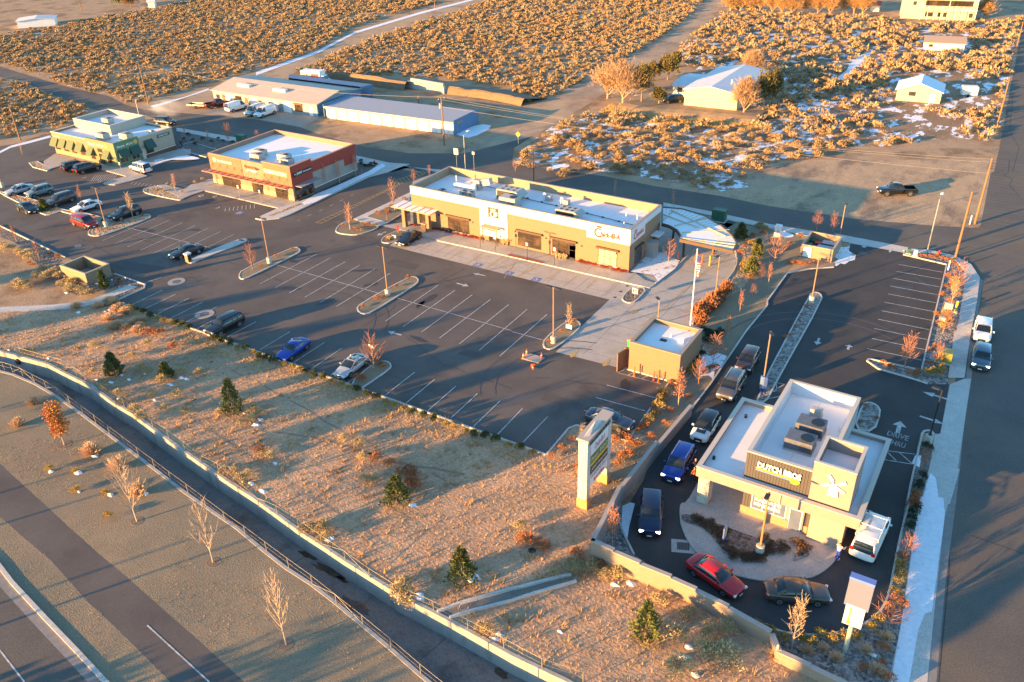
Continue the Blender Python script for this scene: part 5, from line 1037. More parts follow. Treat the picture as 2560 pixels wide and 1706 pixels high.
def make_car(kind,label,pm,cat,roofm=None,winsolid=False,group=None,lights=False,name=None,rack=False,hood=None,roofbars=False,sunroof=False,plain=False):
    t=T[kind];W=t['W']/2;gc=t['gc'];e=tag(empty(name or {'suv':'parked_suv','compact_suv':'parked_suv','pickup':'pickup_truck','van':'cargo_van','minivan':'minivan'}.get(kind,'parked_car'),(0,0,0)),label,cat,group)
    # body loft
    rings=[];zmid=gc+.25
    for i,(x,zt,hw) in enumerate(t['body']):
        b=gc+(.12 if i in(0,len(t['body'])-1) else 0)
        rings.append([(x,-hw*.92,b),(x,-hw,zmid),(x,-hw,zt-.16),(x,-hw*.93,zt-.03),(x,-hw*.6,zt+.02),(x,0,zt+.035),(x,hw*.6,zt+.02),(x,hw*.93,zt-.03),(x,hw,zt-.16),(x,hw,zmid),(x,hw*.92,b)])
    mb=MB();n=11
    for r_ in rings: mb.v+=r_
    for i in range(len(rings)-1):
        for k in range(n): a=i*n+k;b=i*n+(k+1)%n;c=(i+1)*n+(k+1)%n;d=(i+1)*n+k;mb.f.append((a,b,c,d))
    mb.f+=[tuple(range(n-1,-1,-1)),tuple((len(rings)-1)*n+k for k in range(n))]
    o=mb.build('body',pm,e,smooth=True);m=o.modifiers.new('s','SUBSURF');m.levels=1;m.render_levels=2
    for ed in o.data.edges: pass
    # cabin glass
    xf,tf,tr_,xr,rz=t['cab']
    zb=max(z for x,z,h in t['body'])-.06;hb=W*.93;ht=W*.74
    def ztop(x):
        B=t['body']
        for (xa,za,_),(xb,zb_,_) in zip(B,B[1:]):
            if xa>=x>=xb: return za+(zb_-za)*(x-xa)/(xb-xa)
        return zb
    zf=ztop(xf)-.02;zr=ztop(xr)-.02 if kind!='pickup' else 1.18
    SX=[(xf,zf),(xf*.55+tf*.45,zf*.5+rz*.5+.03),(tf,rz-.05),(tf-.25,rz-.005),((tf+tr_)/2,rz+.015),(tr_+.15,rz-.01),(tr_,rz-.05),(tr_*.5+xr*.5,rz*.53+zr*.47+.02),(xr,zr)]
    def sec(x,z,o=0,top=False):
        zl=min(zb,z-.02);f=lambda q:hb-(hb-ht)*max(0,(q-zb)/(rz-zb))
        z2=z-.07 if z-.07>zl else (z+zl)/2
        L_=[(x,-hb*.97,zl),(x,-f(z2)-o,z2),(x,-f(z)*.84,z+o)]
        if top:L_=[(x,-f(z2)-o,z2+.015),(x,-f(z)*.86,z+o)]
        L_.append((x,0,z+.022+o));return L_+[(a,-b,c) for a,b,c in reversed(L_[:-1])]
    mb=MB();rg=[sec(*q) for q in SX];nn=len(rg[0])
    for r_ in rg: mb.v+=r_
    for i in range(len(rg)-1):
        for k in range(nn-1): a=i*nn+k;mb.f.append((a,a+1,a+nn+1,a+nn))
    mb.f+=[tuple(range(nn)),tuple(reversed(range((len(rg)-1)*nn,len(rg)*nn)))]
    mb.build('windows',carglass,e,smooth=True)
    rm=roofm or pm;mb=MB();rg=[sec(x,z,.014,True) for x,z in SX[2:7]];nn=len(rg[0]);rg[0]=[(a+.05,b,c-.03) for a,b,c in rg[0]]
    for r_ in rg: mb.v+=r_
    for i in range(len(rg)-1):
        for k in range(nn-1): a=i*nn+k;mb.f.append((a,a+1,a+nn+1,a+nn))
    mb.build('roof',rm,e,smooth=True)
    P=[(xf,-hb*.88,zf),(xf,hb*.88,zf),(tf,ht,rz-.05),(tf,-ht,rz-.05),(tr_,-ht,rz-.05),(tr_,ht,rz-.05),(xr,hb*.9,zr),(xr,-hb*.9,zr),(xf-.35,-hb,zb-.03),(xf-.35,hb,zb-.03),(xr+.35,-hb,zb-.03),(xr+.35,hb,zb-.03)]
    k=.05;mb=MB()
    R_=[];
    for z,s in((rz-.06,1.0),(rz+.0,.93),(rz+.035,.6)):
        for x,y in((tf+k,-ht*s-.015),(tf+k-.12*(1-s),ht*s+.015),(tr_-k,ht*s+.015),(tr_-k,-ht*s-.015)): R_.append((x if s==1 else (x*.96 if s>.9 else x*.85),y,z))
    mb.add(R_,[(0,1,5,4),(1,2,6,5),(2,3,7,6),(3,0,4,7),(4,5,9,8),(5,6,10,9),(6,7,11,10),(7,4,8,11),(8,9,10,11)])
    mb=MB()
    for s in(-1,1):
        mb.tube((xf-.02,s*hb*.9,zf),(tf,s*ht,rz-.04),.045,n=5);mb.tube((xr+.05,s*hb*.92,zr+.02),(tr_,s*ht,rz-.04),.07,n=5)
        xm=(tf+tr_)/2+.05;mb.tube((xm,s*(hb+.005),zb),(xm,s*(ht+.01),rz-.05),.04,n=5)
        if kind in('suv','minivan','compact_suv'): xm=tr_+.55;mb.tube((xm,s*(hb+.005),zb),(xm,s*(ht+.01),rz-.05),.05,n=5)
        mb.tube((tf,s*ht,rz-.045),(tr_,s*ht,rz-.045),.035,n=5)
    mb.build('pillars',pm if not roofm else roofm,e)
    if kind=='pickup':
        mb=MB();mb.box(-2.9,-.86,-1.0,-.92,.5,1.2);mb.box(-2.9,-.86,.92,1.0,.5,1.2);mb.box(-2.9,-2.82,-.92,.92,.5,1.18);mb.box(-.95,-.86,-.92,.92,.5,1.18);mb.box(-2.82,-.95,-.92,.92,.5,.62);mb.build('bed',pm,e);mb=MB();mb.box(-2.82,-.95,-.915,.915,.62,.66);mb.build('bed_liner',darkplastic,e)
    hl=t['body'][0];tl=t['body'][-1] if kind!='pickup' else (-2.9,.95,.9)
    for s in(-1,1):
        mb=MB();bx=t['body'][1];mb.obox((bx[0]-.02,s*bx[2]*.78,bx[1]-.11),(1,s*-.35,0),(s*.35,1,0),(0,0,1),.09,.17,.065);mb.build('headlight',lampglass if not lights else mat('lit_headlight',(1.0,.93,.8),emit=1.5),e)
        mb=MB();mb.obox((tl[0]+.03,s*tl[2]*.86,tl[1]+(.05 if kind!='pickup' else 0)),(1,0,0),(0,1,0),(0,0,1),.05,.13,.07 if kind in('sedan','coupe') else .16);mb.build('tail_light',tailm,e)
        mb=MB();mb.obox((xf-.35,s*(W+.1),zb+.06),(1,0,0),(0,1,0),(0,0,1),.06,.1,.07);mb.build('mirror',pm,e)
        for wx in(t['wb']/2,-t['wb']/2):
            r=t['wr'];y=s*(W-.1);c=Vector((wx,y,r));mb=MB();mb.tube((wx,y-.11,r),(wx,y+.11,r),r,n=20)
            w=mb.build('wheel',tyrem,e);mb=MB();mb.tube((wx,s*(W-.02)+s*.0,r),(wx,s*(W+.02),r),r*.64,n=14)
            mb.build('rim',rimm,w)
            mb=MB();mb.tube((wx,s*(W+.0),r),(wx,s*(W+.032),r),r*.2,n=8)
            for k in range(5):
                a=k*2*math.pi/5;mb.tube((wx+math.cos(a)*r*.38,s*(W+.0),r+math.sin(a)*r*.38),(wx+math.cos(a)*r*.38,s*(W+.024),r+math.sin(a)*r*.38),r*.12,n=5)
            mb.build('hub',darkplastic,w)
    mb=MB();f=t['body'][0];mb.box(f[0]-.04,f[0]+.035,-f[2]*.55,f[2]*.55,gc+.16,f[1]-.04);mb.build('grille',darkplastic,e)
    for xx in (t['wb']/2,-t['wb']/2):
        mb=MB();
        for s in(-1,1): mb.tube((xx,s*(W-.16),t['wr']+.03),(xx,s*(W+.004),t['wr']+.03),t['wr']*1.14,n=20)
        mb.build('wheel_arch',darkplastic,e)
    mb=MB();mb.box(-t['L']/2+.25,t['L']/2-.25,-W*.9,W*.9,gc-.06,gc+.06);mb.build('underbody',darkplastic,e)
    mb=MB();mb.box(f[0]+.02,f[0]+.045,-.2,.2,gc+.1,gc+.22);mb.build('number_plate',whitem,e)
    if roofbars:
        for s in(-1,1): mb=MB();mb.tube((tf-.1,s*ht*.9,rz+.07),(tr_+.1,s*ht*.9,rz+.07),.022,n=5);mb.build('roof_rail',chrome,e)
    if sunroof: mb=MB();mb.box(tf-.6,tf-.15,-.35,.35,rz+.03,rz+.04);mb.build('sunroof',carglass,e)
    if hood: mb=MB();mb.box(1.0,1.7,-.45,.45,1.08,1.115);mb.build('hood_panel',hood,e)
    if rack:
        mb=MB()
        for x in(.7,-.7,-2.0):
            mb.tube((x,-ht-.1,rz+.22),(x,ht+.1,rz+.22),.035,n=5)
            for s in(-1,1): mb.tube((x,s*(ht+.1),rz+.22),(x,s*(ht+.1),rz-.05),.03,n=5)
        for s in(-1,1): mb.tube((1.1,s*(ht+.1),rz+.22),(-2.2,s*(ht+.1),rz+.22),.035,n=5)
        mb.build('ladder_rack',whitem,e)
    return e
def place(e,kind,side,a,b):
    # a front, b rear ; side R/L = near-side wheel contacts, C = centre line of bumpers, F = front bumper centre + direction point
    pa,pb=px(a)[0],px(b)[0];A=G(*pa);B=G(*pb);A.z=B.z=0;d=(A-B).normalized();t=T[kind]
    left=Vector((-d.y,d.x,0));w=t['W']/2-.1
    if side in'RL': c=(A+B)/2+(left if side=='R' else -left)*w
    elif side=='C': c=(A+B)/2
    else: c=A-d*t['L']/2
    e.location=(c.x,c.y,Z-.01);e.rotation_euler=(0,0,math.atan2(d.y,d.x))
CARS=[
 ('sedan','R','23: 1860,818','23: 1590,632','glossy red sedan curving through the coffee drive-through lane','red',(.42,.012,.015),'car',{}),
 ('sedan','R','33: 440,905','33: 82,884','worn bronze-grey sedan beside the red sedan in the drive-through lane','bronze',(.085,.07,.058),'car',{}),
 ('van','F','33: 965,170','33: 775,585','white work van with white ladder rack beside the coffee shop','white',(.78,.77,.75),'van',dict(rack=True)),
 ('suv','F','23: 1205,318','22: 1275,1500','dark navy suv with lit headlamps between retaining wall and coffee shop','navy',(.012,.02,.06),'suv',dict(lights=True)),
 ('suv','L','22: 1530,1405','22: 1672,1160','bright blue suv in the coffee queue with person standing beside it','blue',(.01,.04,.28),'suv',dict(lights=True,roofbars=True)),
 ('compact_suv','L','22: 1785,1022','22: 1882,862','white suv with black roof and black hood patch in the coffee queue','pearl',(.72,.72,.70),'suv',dict(black_roof=True)),
 ('suv','L','22: 2022,642','22: 2117,492','grey suv with dark ribbed roof fourth in the coffee queue','grey',(.12,.11,.105),'suv',dict(roofbars=True)),
 ('compact_suv','L','22: 2178,388','22: 2250,265','dark brown suv farthest back in the coffee queue','umber',(.07,.04,.03),'suv',{}),
 ('compact_suv','F','32: 1935,118','31: 1965,1420','white suv with ribbed roof parked at the kerb of the right street','white',(.78,.77,.75),'suv',{}),
 ('compact_suv','F','32: 1922,372','32: 1948,130','slate grey suv with lit headlamps parked right behind a white one','slate',(.09,.13,.17),'suv',dict(lights=True)),
 ('pickup','L','31: 1078,335','31: 1292,335','black pickup truck standing alone on the dirt lot','black',(.012,.014,.018),'pickup',{}),
 ('coupe','L','12: 858,422','12: 1003,312','silver coupe with sunroof parked beside the small tree island','silver',(.42,.45,.47),'car',dict(sunroof=True)),
 ('coupe','L','12: 325,262','12: 462,164','bright blue coupe nosed against the hedge kerb','cobalt',(.01,.05,.36),'car',{}),
 ('suv','L','02: 2025,40','01: 2178,1528','black suv with roof rack at the hedge, leftmost car of that row','black',(.012,.014,.018),'suv',dict(roofbars=True)),
 ('sedan','L','01: 1668,905','01: 1800,862','black sedan beside the tan drive-up box on the traffic island','black',(.012,.014,.018),'car',{}),
 ('suv','L','01: 1112,560','01: 1250,512','black suv parked beside the tall golden sapling and lamp island','black',(.012,.014,.018),'suv',{}),
 ('minivan','R','01: 795,640','01: 668,598','red minivan with pale lower trim beside the lamp island','crimson',(.36,.02,.02),'minivan',{}),
 ('sedan','R','01: 245,497','01: 178,468','small black sedan parked at the lower side of the planted divider','black',(.012,.014,.018),'car',{}),
 ('sedan','L','01: 755,482','01: 880,445','white sedan parked above the red minivan','white',(.78,.77,.75),'car',{}),
 ('suv','L','01: 525,430','01: 652,388','dark taupe suv next to the round juniper on the divider','taupe',(.09,.07,.06),'suv',{}),
 ('compact_suv','L','01: 325,350','01: 452,315','grey-green wagon second from the left edge in the cafe parking row','sagegrey',(.20,.26,.26),'car',{}),
 ('sedan','L','01: 135,330','01: 268,295','pale silver sedan nearest the left edge of the picture','silver',(.42,.45,.47),'car',{}),
 ('suv','R','01: 770,85','01: 665,112','black suv nosed to the cafe walk, the one partly hidden','black',(.012,.014,.018),'suv',{}),
 ('suv','R','01: 883,100','01: 770,132','black suv in full view parked in front of the cafe','black',(.012,.014,.018),'suv',{}),
 ('minivan','L','01: 1208,103','01: 1292,128','white minivan parked at the green corner of the cafe','white',(.78,.77,.75),'minivan',{}),
 ('suv','R','00: 1517,1155','00: 1452,1148','black suv driving on the street behind the cafe','black',(.012,.014,.018),'suv',{}),
 ('pickup','R','00: 2045,975','00: 1955,992','maroon pickup truck backed up beside the workshop','maroon',(.14,.02,.015),'pickup',{}),
 ('van','R','00: 2232,1000','00: 2140,1025','white window van parked facing the workshop red door trim','white',(.78,.77,.75),'van',{}),
 ('van','L','10: 68,1077','10: 162,1046','white panel van parked on the concrete pad before the workshop','white',(.78,.77,.75),'van',{}),
 ('van','L','00: 2318,1062','10: 70,1030','pale blue van half hidden behind the white panel van','paleblue',(.40,.50,.55),'van',{}),
 ('sedan','L','11: 1392,785','11: 1482,728','black luxury sedan with bright grille at the left end of the restaurant','black',(.012,.014,.018),'car',{}),
 ('sedan','F','22: 1090,900','22: 700,790','dark sedan parked behind the tall tenant sign','gunmetal',(.05,.06,.08),'car',{}),
 ('suv','L','20: 1435,950','20: 1515,945','dark suv parked beside the low wing of the metal-sided house','black',(.012,.014,.018),'suv',{}),
]
for kind,side,a,b,lab,pn,pc,cat,kw in CARS:
    kw=dict(kw);rm=None;hood=None
    if kw.pop('black_roof',0): rm=paint('black',(.012,.014,.018));hood=rm
    pm=paint(pn,pc,metal=.0 if pn in('white','red','pearl') else .35)
    e=make_car(kind,lab,pm,cat,roofm=rm,hood=hood,winsolid=False,**kw);place(e,kind,side,a,b)
# solid panel sides on vans are covered with a body-coloured panel
for o in list(COL.objects):
    if o.parent is None and o.get('category')=='van':
        t=T['van'];hb,ht,rz=t['W']/2*.93,t['W']/2*.74,2.05;pm=o.children[0].data.materials[0]
        for s in(-1,1):
            mb=MB();P=[(.55,s*(hb+.012),1.22),(-2.55,s*(hb+.012),1.22),(-2.45,s*(ht+.02),1.98),(.55,s*(ht+.02),1.98)];mb.add(P,[(0,1,2,3)] if s<0 else [(3,2,1,0)]);q=mb.build('side_panel',pm,o)
# box truck
e=thing('box_truck','white box truck with a faded pink mural parked behind the workshop','truck');A=g1('10: 655,790');B=g1('10: 470,775')
d=(A-B).normalized();e.location=((A+B)/2+Vector((-d.y,d.x,0))*.9);e.rotation_euler=(0,0,math.atan2(d.y,d.x))
mb=MB();mb.box(-4.4,1.2,-1.2,1.2,1.0,3.5);bevel(mb.build('cargo_box',whitem,e),.04)
mb=MB();mb.box(-4.1,.9,-1.215,-1.2,1.35,2.9);mb.build('mural',mat('mural',(.55,.09,.12),(.62,.40,.34),scale=.5,thr=(.45,.5)),e)
mb=MB();mb.add([(1.3,-1,.6),(3.3,-1,.6),(3.3,-1,1.3),(2.5,-1,1.45),(2.0,-.9,2.4),(1.3,-.9,2.45),(1.3,1,.6),(3.3,1,.6),(3.3,1,1.3),(2.5,1,1.45),(2.0,.9,2.4),(1.3,.9,2.45)],[(0,1,2,3,4,5),(11,10,9,8,7,6),(1,7,8,2),(2,8,9,3),(3,9,10,4),(4,10,11,5),(0,5,11,6)]);mb.build('cab',whitem,e)
mb=MB();mb.obox((2.28,0,1.93),(.47,0,-.88),(0,1,0),(.88,0,.47),.42,.85,.02);mb.box(1.5,2.1,-.97,-.93,1.6,2.2);mb.build('cab_windows',carglass,e)
for x in(2.6,-2.6):
    for s in(-1,1): mb=MB();mb.tube((x,s*.95-.12,.45),(x,s*.95+.12,.45),.45,n=16);mb.build('wheel',tyrem,e)
mb=MB();mb.box(-4.3,3.0,-.5,.5,.6,.95);mb.build('chassis',black,e)
def trailer(a,b,label,L,flat=True,name='flatbed_trailer',m=None,h=.3):
    A=g1(a);B=g1(b);d=(A-B).normalized();e=thing(name,label,'trailer',(A+B)/2,math.atan2(d.y,d.x));mb=MB();mb.box(-L/2,L/2,-.95,.95,.55,.63);mb.build('deck',mat('trailer_deck',(.12,.13,.14),rough=.7),e)
    mb=MB()
    for s in(-.95,.95): mb.box(-L/2,L/2,s-.03,s+.03,.63,.63+h)
    mb.box(-L/2,-L/2+.05,-.92,.92,.63,.63+h);mb.tube((L/2,0,.55),(L/2+1.2,0,.5),.06);mb.build('rails',galv if m is None else m,e)
    for s in(-1,1): mb=MB();mb.tube((0,s*1.0-.1,.35),(0,s*1.0+.1,.35),.35,n=14);mb.build('wheel',tyrem,e)
    return e
trailer('00: 1870,985','00: 1745,980','grey flatbed trailer parked behind the maroon pickup',4.5)
trailer('10: 780,795','10: 680,785','grey utility trailer right behind the box truck cab',3.5)
trailer('10: 905,795','10: 800,795','dark trailer farthest right behind the workshop yard',3.5,m=black)
A=g1('30: 1750,885');B=g1('30: 1890,890');d=(B-A).normalized();e=thing('cargo_trailer','small white enclosed trailer parked beside the yellow cottage','trailer',(A+B)/2+Vector((0,1,0)),math.atan2(d.y,d.x));mb=MB();mb.box(-1.6,1.6,-1,1,.4,2.2);bevel(mb.build('body',whs,e),.08)
for s in(-1,1): mb=MB();mb.tube((-.3,s*1.0-.08,.33),(-.3,s*1.0+.08,.33),.33,n=14);mb.build('wheel',tyrem,e)
# ---------------------------------------------------------------- poles, signs, street furniture
def lamp(a,b,label,double=True,base=True,m=None,hz=None,arm=(1,0),white=False,group='parking lot lamp posts',h=None):
    pa,pb=px(a)[0],px(b)[0];c,hh=hgt(pa,pb);hh=h or max(3.0,hh);e=thing('lamp_post',label,'lamp post',(c.x,c.y,0),0,group);m=m or (galv if white else mat('lamp_brown',(.30,.19,.12),rough=.5))
    z0=0
    if base: mb=MB();mb.tube((0,0,0),(0,0,.95),.33,.33,20);bevel(mb.build('concrete_base',concl,e),.03);z0=.95
    mb=MB();mb.tube((0,0,z0),(0,0,hh),.085,.07,10);mb.tube((0,0,z0),(0,0,z0+.06),.17,.17,10);mb.build('pole',m,e)
    ax=Vector((arm[0],arm[1],0)).normalized();ay=Vector((-ax.y,ax.x,0))
    for s in((-1,1) if double else (1,)):
        mb=MB();L=.25 if not white else 1.1;mb.tube((0,0,hh-.05),ax*s*L+Vector((0,0,hh+(.0 if not white else .35))),.04,n=6);mb.build('arm',m,e)
        mb=MB();mb.obox(ax*s*(L+.3)+Vector((0,0,hh+(.02 if not white else .36))),ax,ay,(0,0,1),.34,.17,.05);mb.build('lamp_head',black if not white else whitem,e)
    return e
lamp('11: 125,945','11: 85,535','twin-head lamp post on the left grassy island of the big lot')
lamp('11: 1203,1240','11: 1185,795','twin-head lamp post on the middle grassy island of the big lot')
lamp('22: 378,105','21: 397,1165','twin-head lamp post on the right grassy island near the cones')
lamp('01: 970,612','01: 915,255','twin-head lamp post on the divider behind the red minivan')
lamp('01: 25,250','01: 0,20','lamp post at the left picture edge above the pale silver sedan')
lamp('31: 395,1305','31: 452,900','single-head lamp post at the upper tip of the long rock island',double=False)
lamp('F: 1752,893','F: 1786,762','single-head lamp post halfway down the long rock island',double=False,arm=(.5,-1))
lamp('32: 1458,1012','32: 1557,535','dark lamp post between the drive thru lettering and the sidewalk',double=False,arm=(-1,.2),m=black)
lamp('E: 970,1252','E: 1070,500','brown lamp post on a white drum base before the coffee shop',double=False,arm=(0,-1),m=mat('lamp_orange',(.40,.20,.08),rough=.5))
for a,b,l,dbl in (('31: 660,668','31: 715,415','tan street lamp post behind the bin enclosure',False),('31: 1447,855','31: 1562,360','tall pale steel street lamp on the upper right corner bed',False),('00: 1270,1060','00: 1252,905','white street lamp rising behind the cafe',False),('10: 1910,1545','10: 1905,1232','white street lamp behind the left end of the restaurant',False)):
    lamp(a,b,l,dbl,base=False,white='tan' not in l,arm=(0,1),group='street lamps')
lamp('21: 200,240','21: 212,118','black street lamp behind the restaurant roof',False,base=False,m=black,arm=(1,0),group='street lamps',h=5.5)
lamp('21: 1855,1245','21: 1892,872','thin tan pole light on the outer kerb of the drive-through lane',False,base=False,arm=(-.3,-1),group='drive-through poles')
lamp('21: 1330,1500','21: 1255,1325','brown angled light behind the small tan service building',False,base=False,arm=(-1,1),group='drive-through poles',h=3.2)
def pole(a,b,label,r=.16,cross=True,m=None,lean=None,h=None,transf=False):
    c,hh=hgt(px(a)[0],px(b)[0]);hh=h or hh;e=thing('utility_pole',label,'utility pole',(c.x,c.y,0),0,'wooden utility poles');mb=MB();mb.tube((0,0,0),(0,0,hh),r,r*.7,10);mb.build('post',m or wood,e)
    if cross: mb=MB();mb.obox((0,0,hh-.5),(.3,1,0),(1,-.3,0),(0,0,1),1.0,.05,.06);mb.build('crossarm',wood,e)
    if transf: mb=MB();mb.tube((-.35,0,hh-2.2),(-.35,0,hh-1.3),.25,n=12);mb.build('transformer',galv,e)
    mb=MB()
    for k in(-.7,.7): mb.tube((k*.29 if cross else .0,k*.96 if cross else 0,hh-.45),(k*.29 if cross else 0,k*.96 if cross else 0,hh-.25),.05,n=6)
    mb.build('insulator',whitem,e);return (c.x,c.y,hh)
lw=mat('fresh_pole',(.30,.15,.07),(.24,.12,.06),scale=4,stretch=(1,1,.1),rough=.9)
u1=pole('31: 1703,912','31: 1842,288','bright orange wooden pole at the corner planting bed by the sidewalk',cross=False,m=lw)
u2=pole('31: 1885,585','30: 2035,1440','bright orange wooden pole on the dirt verge where the streets meet',cross=False,m=lw)
u3_=pole('30: 2095,1125','30: 2220,700','wooden pole beside the cracked street below the yellow cottage',cross=False,m=lw)
u4=pole('30: 2262,450','30: 2318,200','wooden pole farthest up the cracked street',cross=False,m=lw)
u5=pole('10: 1718,1325','10: 1690,882','dark wooden pole with a transformer in front of the blue storage row',transf=True)
u6=pole('10: 1484,950','10: 1483,872','short dark post behind the blue storage row',cross=False,r=.14)
u7=pole('00: 1355,955','00: 1280,585','leaning-looking dark wooden pole beside the dirt road left of the workshop')
u8=pole('00: 185,1278','00: 115,955','wooden pole at the left edge beyond the cafe',cross=False)
u9=pole('00: 746,105','00: 730,0','wooden pole on the far slope at the top left',cross=False)
u10=pole('10: 1632,80','10: 1622,-60','wooden pole beside the dirt road at the top centre',cross=False)
def wire(p,q,sag,r,label):
    p=Vector(p);q=Vector(q);mb=MB();prev=p
    for i in range(1,15):
        t=i/14;c=p.lerp(q,t);c.z-=sag*4*t*(1-t);mb.tube(prev,c,r,n=4,caps=False);prev=c
    tag(mb.build('overhead_wire',mat('wire_tan',(.26,.22,.17),rough=.5,metal=.3)),label,'wire','overhead wires')
wire((u5[0],u5[1],u5[2]-1.9),(u2[0],u2[1],u2[2]-2.3),.8,.022,'lowest and thickest overhead wire crossing the sagebrush toward the right street pole')
wire((u5[0]-.2,u5[1]+.8,u5[2]-.3),(u2[0],u2[1]+.3,u2[2]-.3),1.6,.018,'thin upper overhead wire on the near side of the crossarm')
wire((u5[0]+.3,u5[1]-.8,u5[2]-.3),(u2[0],u2[1]-.3,u2[2]-.6),1.3,.018,'thin upper overhead wire on the far side of the crossarm')
wire((u7[0],u7[1],u7[2]-.3),(u5[0]-.2,u5[1]+.8,u5[2]-.3),1.6,.02,'thin overhead wire running above the workshop and storage roofs')
wire((u2[0],u2[1],u2[2]-.3),(u3_[0],u3_[1],u3_[2]-.3),.7,.018,'overhead wire between the two lower right street poles')
wire((u3_[0],u3_[1],u3_[2]-.3),(u4[0],u4[1],u4[2]-.3),.7,.018,'overhead wire between the two upper right street poles')
# tenant sign
e=thing('tenant_sign','tall white pillar sign with stacked shop name panels and dark top lettering','monument sign',(-25.1,51.95,0))
stone=mat('sign_brick',(.50,.28,.12),(.44,.24,.10),scale=3,rough=.9);sgw=mat('sign_stucco',(.50,.46,.42),rough=.85,fine=10)
for yy in(-1.95,1.95): mb=MB();mb.box(-.5,.5,yy-.35,yy+.35,0,1.0);mb.build('pillar_base',stone,e);mb=MB();mb.box(-.42,.42,yy-.3,yy+.3,1.0,7.2);mb.build('pillar',sgw,e)
mb=MB();mb.box(-.3,.3,-1.65,1.65,1.9,7.2);mb.build('cabinet',sgw,e);mb=MB();mb.box(-.55,.55,-2.4,2.4,7.2,7.4);mb.build('cap',mat('sign_cap',(.42,.36,.30),rough=.6),e);mb=MB();mb.add([(-.1,-2.0,7.4),(.3,-1.6,7.4),(.2,.9,7.4),(-.3,.6,7.4),(0,-.4,7.62)],[(0,1,4),(1,2,4),(2,3,4),(3,0,4)]);mb.build('cap_ridge',sgw,e)
X=.43
def panel(z0,z1,m,txt,tm,w=3.0,hh=None,c=0,**k):
    mb=MB();mb.box(.30,X,-1.62,1.62,z0,z1);p=mb.build('name_panel',m,e)
    if txt: text('lettering',txt,tm,(X+.012,c,(z0+z1)/2),(0,1,0),(0,0,1),w,hh or (z1-z0)*.6,.004,e,**k)
pw=mat('panel_white',(.70,.68,.68),rough=.4);pg=mat('panel_green',(.16,.18,.03),rough=.4);pb_=mat('panel_brown',(.07,.035,.02),rough=.4);py=mat('panel_yellow',(.70,.47,.03),rough=.4);cr2=mat('panel_magenta',(.55,.03,.06),rough=.4);dkl=mat('panel_ink',(.10,.11,.15),rough=.4)
panel(5.35,6.5,pw,'Chick-fil-A',cr2,1.9,.6,shear=.2);panel(4.45,5.35,pg,'Panera  BREAD',pw,3.0,.42);panel(4.2,4.45,py,None,None);panel(3.35,4.2,pb_,'JOINT chiropractic',pw,2.9,.38,bold=.02);panel(2.75,3.35,pw,'DV DIAMOND VAULT',dkl,3.0,.4);panel(2.05,2.75,pw,'SportClips',cr2,2.0,.4,bold=.03)
mb=MB();mb.box(.31,.36,-1.62,1.62,6.5,6.56);mb.build('letter_rail',black,e);text('lettering','SOUTH CARSON PLAZA',black,(X+.02,0,6.85),(0,1,0),(0,0,1),3.9,.5,.02,e,bold=.04)
# coffee pylon sign
c=Vector((-2.27,45.68,0));e=thing('pylon_sign','white and blue pylon sign on a pale green post at the lower right kerb','pylon sign',c)
mb=MB();mb.tube((0,0,0),(0,0,4.2),.16,n=14);mb.build('post',mat('sign_post_green',(.38,.42,.32),rough=.5),e)
bl=mat('sign_blue',(.10,.16,.45),rough=.35)
mb=MB();mb.box(-.55,.55,-.16,.16,2.9,6.6);mb.build('cabinet',bl,e);mb=MB();mb.box(-.78,.78,-.24,.24,4.55,6.9);mb.build('upper_cabinet',mat('sign_blue_grey',(.15,.17,.25),rough=.35),e)
mb=MB();mb.box(-.8,.8,-.26,.26,6.9,7.1);mb.build('cap',mat('sign_cap_blue',(.12,.2,.5),rough=.35),e)
mb=MB();mb.box(-.62,.62,-.26,-.20,2.85,4.7);mb.build('face_panel',pw if False else mat('face_white',(.62,.61,.62),rough=.4),e)
mb=MB();mb.box(-.32,-.2,-.285,-.26,3.2,4.5);mb.build('thermometer_stripe',mat('stripe_gold',(.62,.33,.10),rough=.4),e);mb=MB();mb.tube((-.26,-.29,3.15),(-.26,-.262,3.15),.13,n=14);mb.build('thermometer_bulb',mat('stripe_yellow',()),e)
mb=MB()
for i in range(4):
    for j in range(3): mb.box(.02+j*.17,.08+j*.17,-.275,-.262,3.2+i*.33+(j%2)*.1,3.27+i*.33+(j%2)*.1)
mb.build('dot_pattern',dkl,e)
# flagpole
c,hh=hgt((1726,815),(1746,625));e=thing('flagpole','tall white flagpole with limp striped flag beside the drive-through','flagpole',(c.x,c.y,0));mb=MB();mb.tube((0,0,0),(0,0,hh),.09,.05,12);mb.build('pole',whitem,e);mb=MB();mb.tube((0,0,hh),(0,0,hh+.16),.1,.02,10);mb.build('finial',whitem,e)
fm=striped('flag_stripes',(.62,.04,.05),(.80,.78,.76),'Z',.30,.5,rough=.8,bump=0);mb=MB()
for i in range(7):
    z=hh-.6-i*.36
    for k in range(4): pass
N_=10
for i in range(N_+1):
    z=hh-.5-i*.25
    for k in range(4): mb.v.append((.08+.13*k+.05*math.sin(i*.9+k),.10*math.sin(k*2.1+i*.6),z-.12*k))
for i in range(N_):
    for k in range(3): a=i*4+k;mb.f.append((a,a+1,a+5,a+4))
f=mb.build('flag',fm,e);f.modifiers.new('t','SOLIDIFY').thickness=.02
mb=MB();mb.add([(.1,-.14,hh-.5),(.45,-.14,hh-.75),(.45,-.14,hh-1.55),(.1,-.14,hh-1.35)],[(0,1,2,3)]);mb.build('flag_canton',mat('canton',(.03,.04,.16),rough=.8),e)
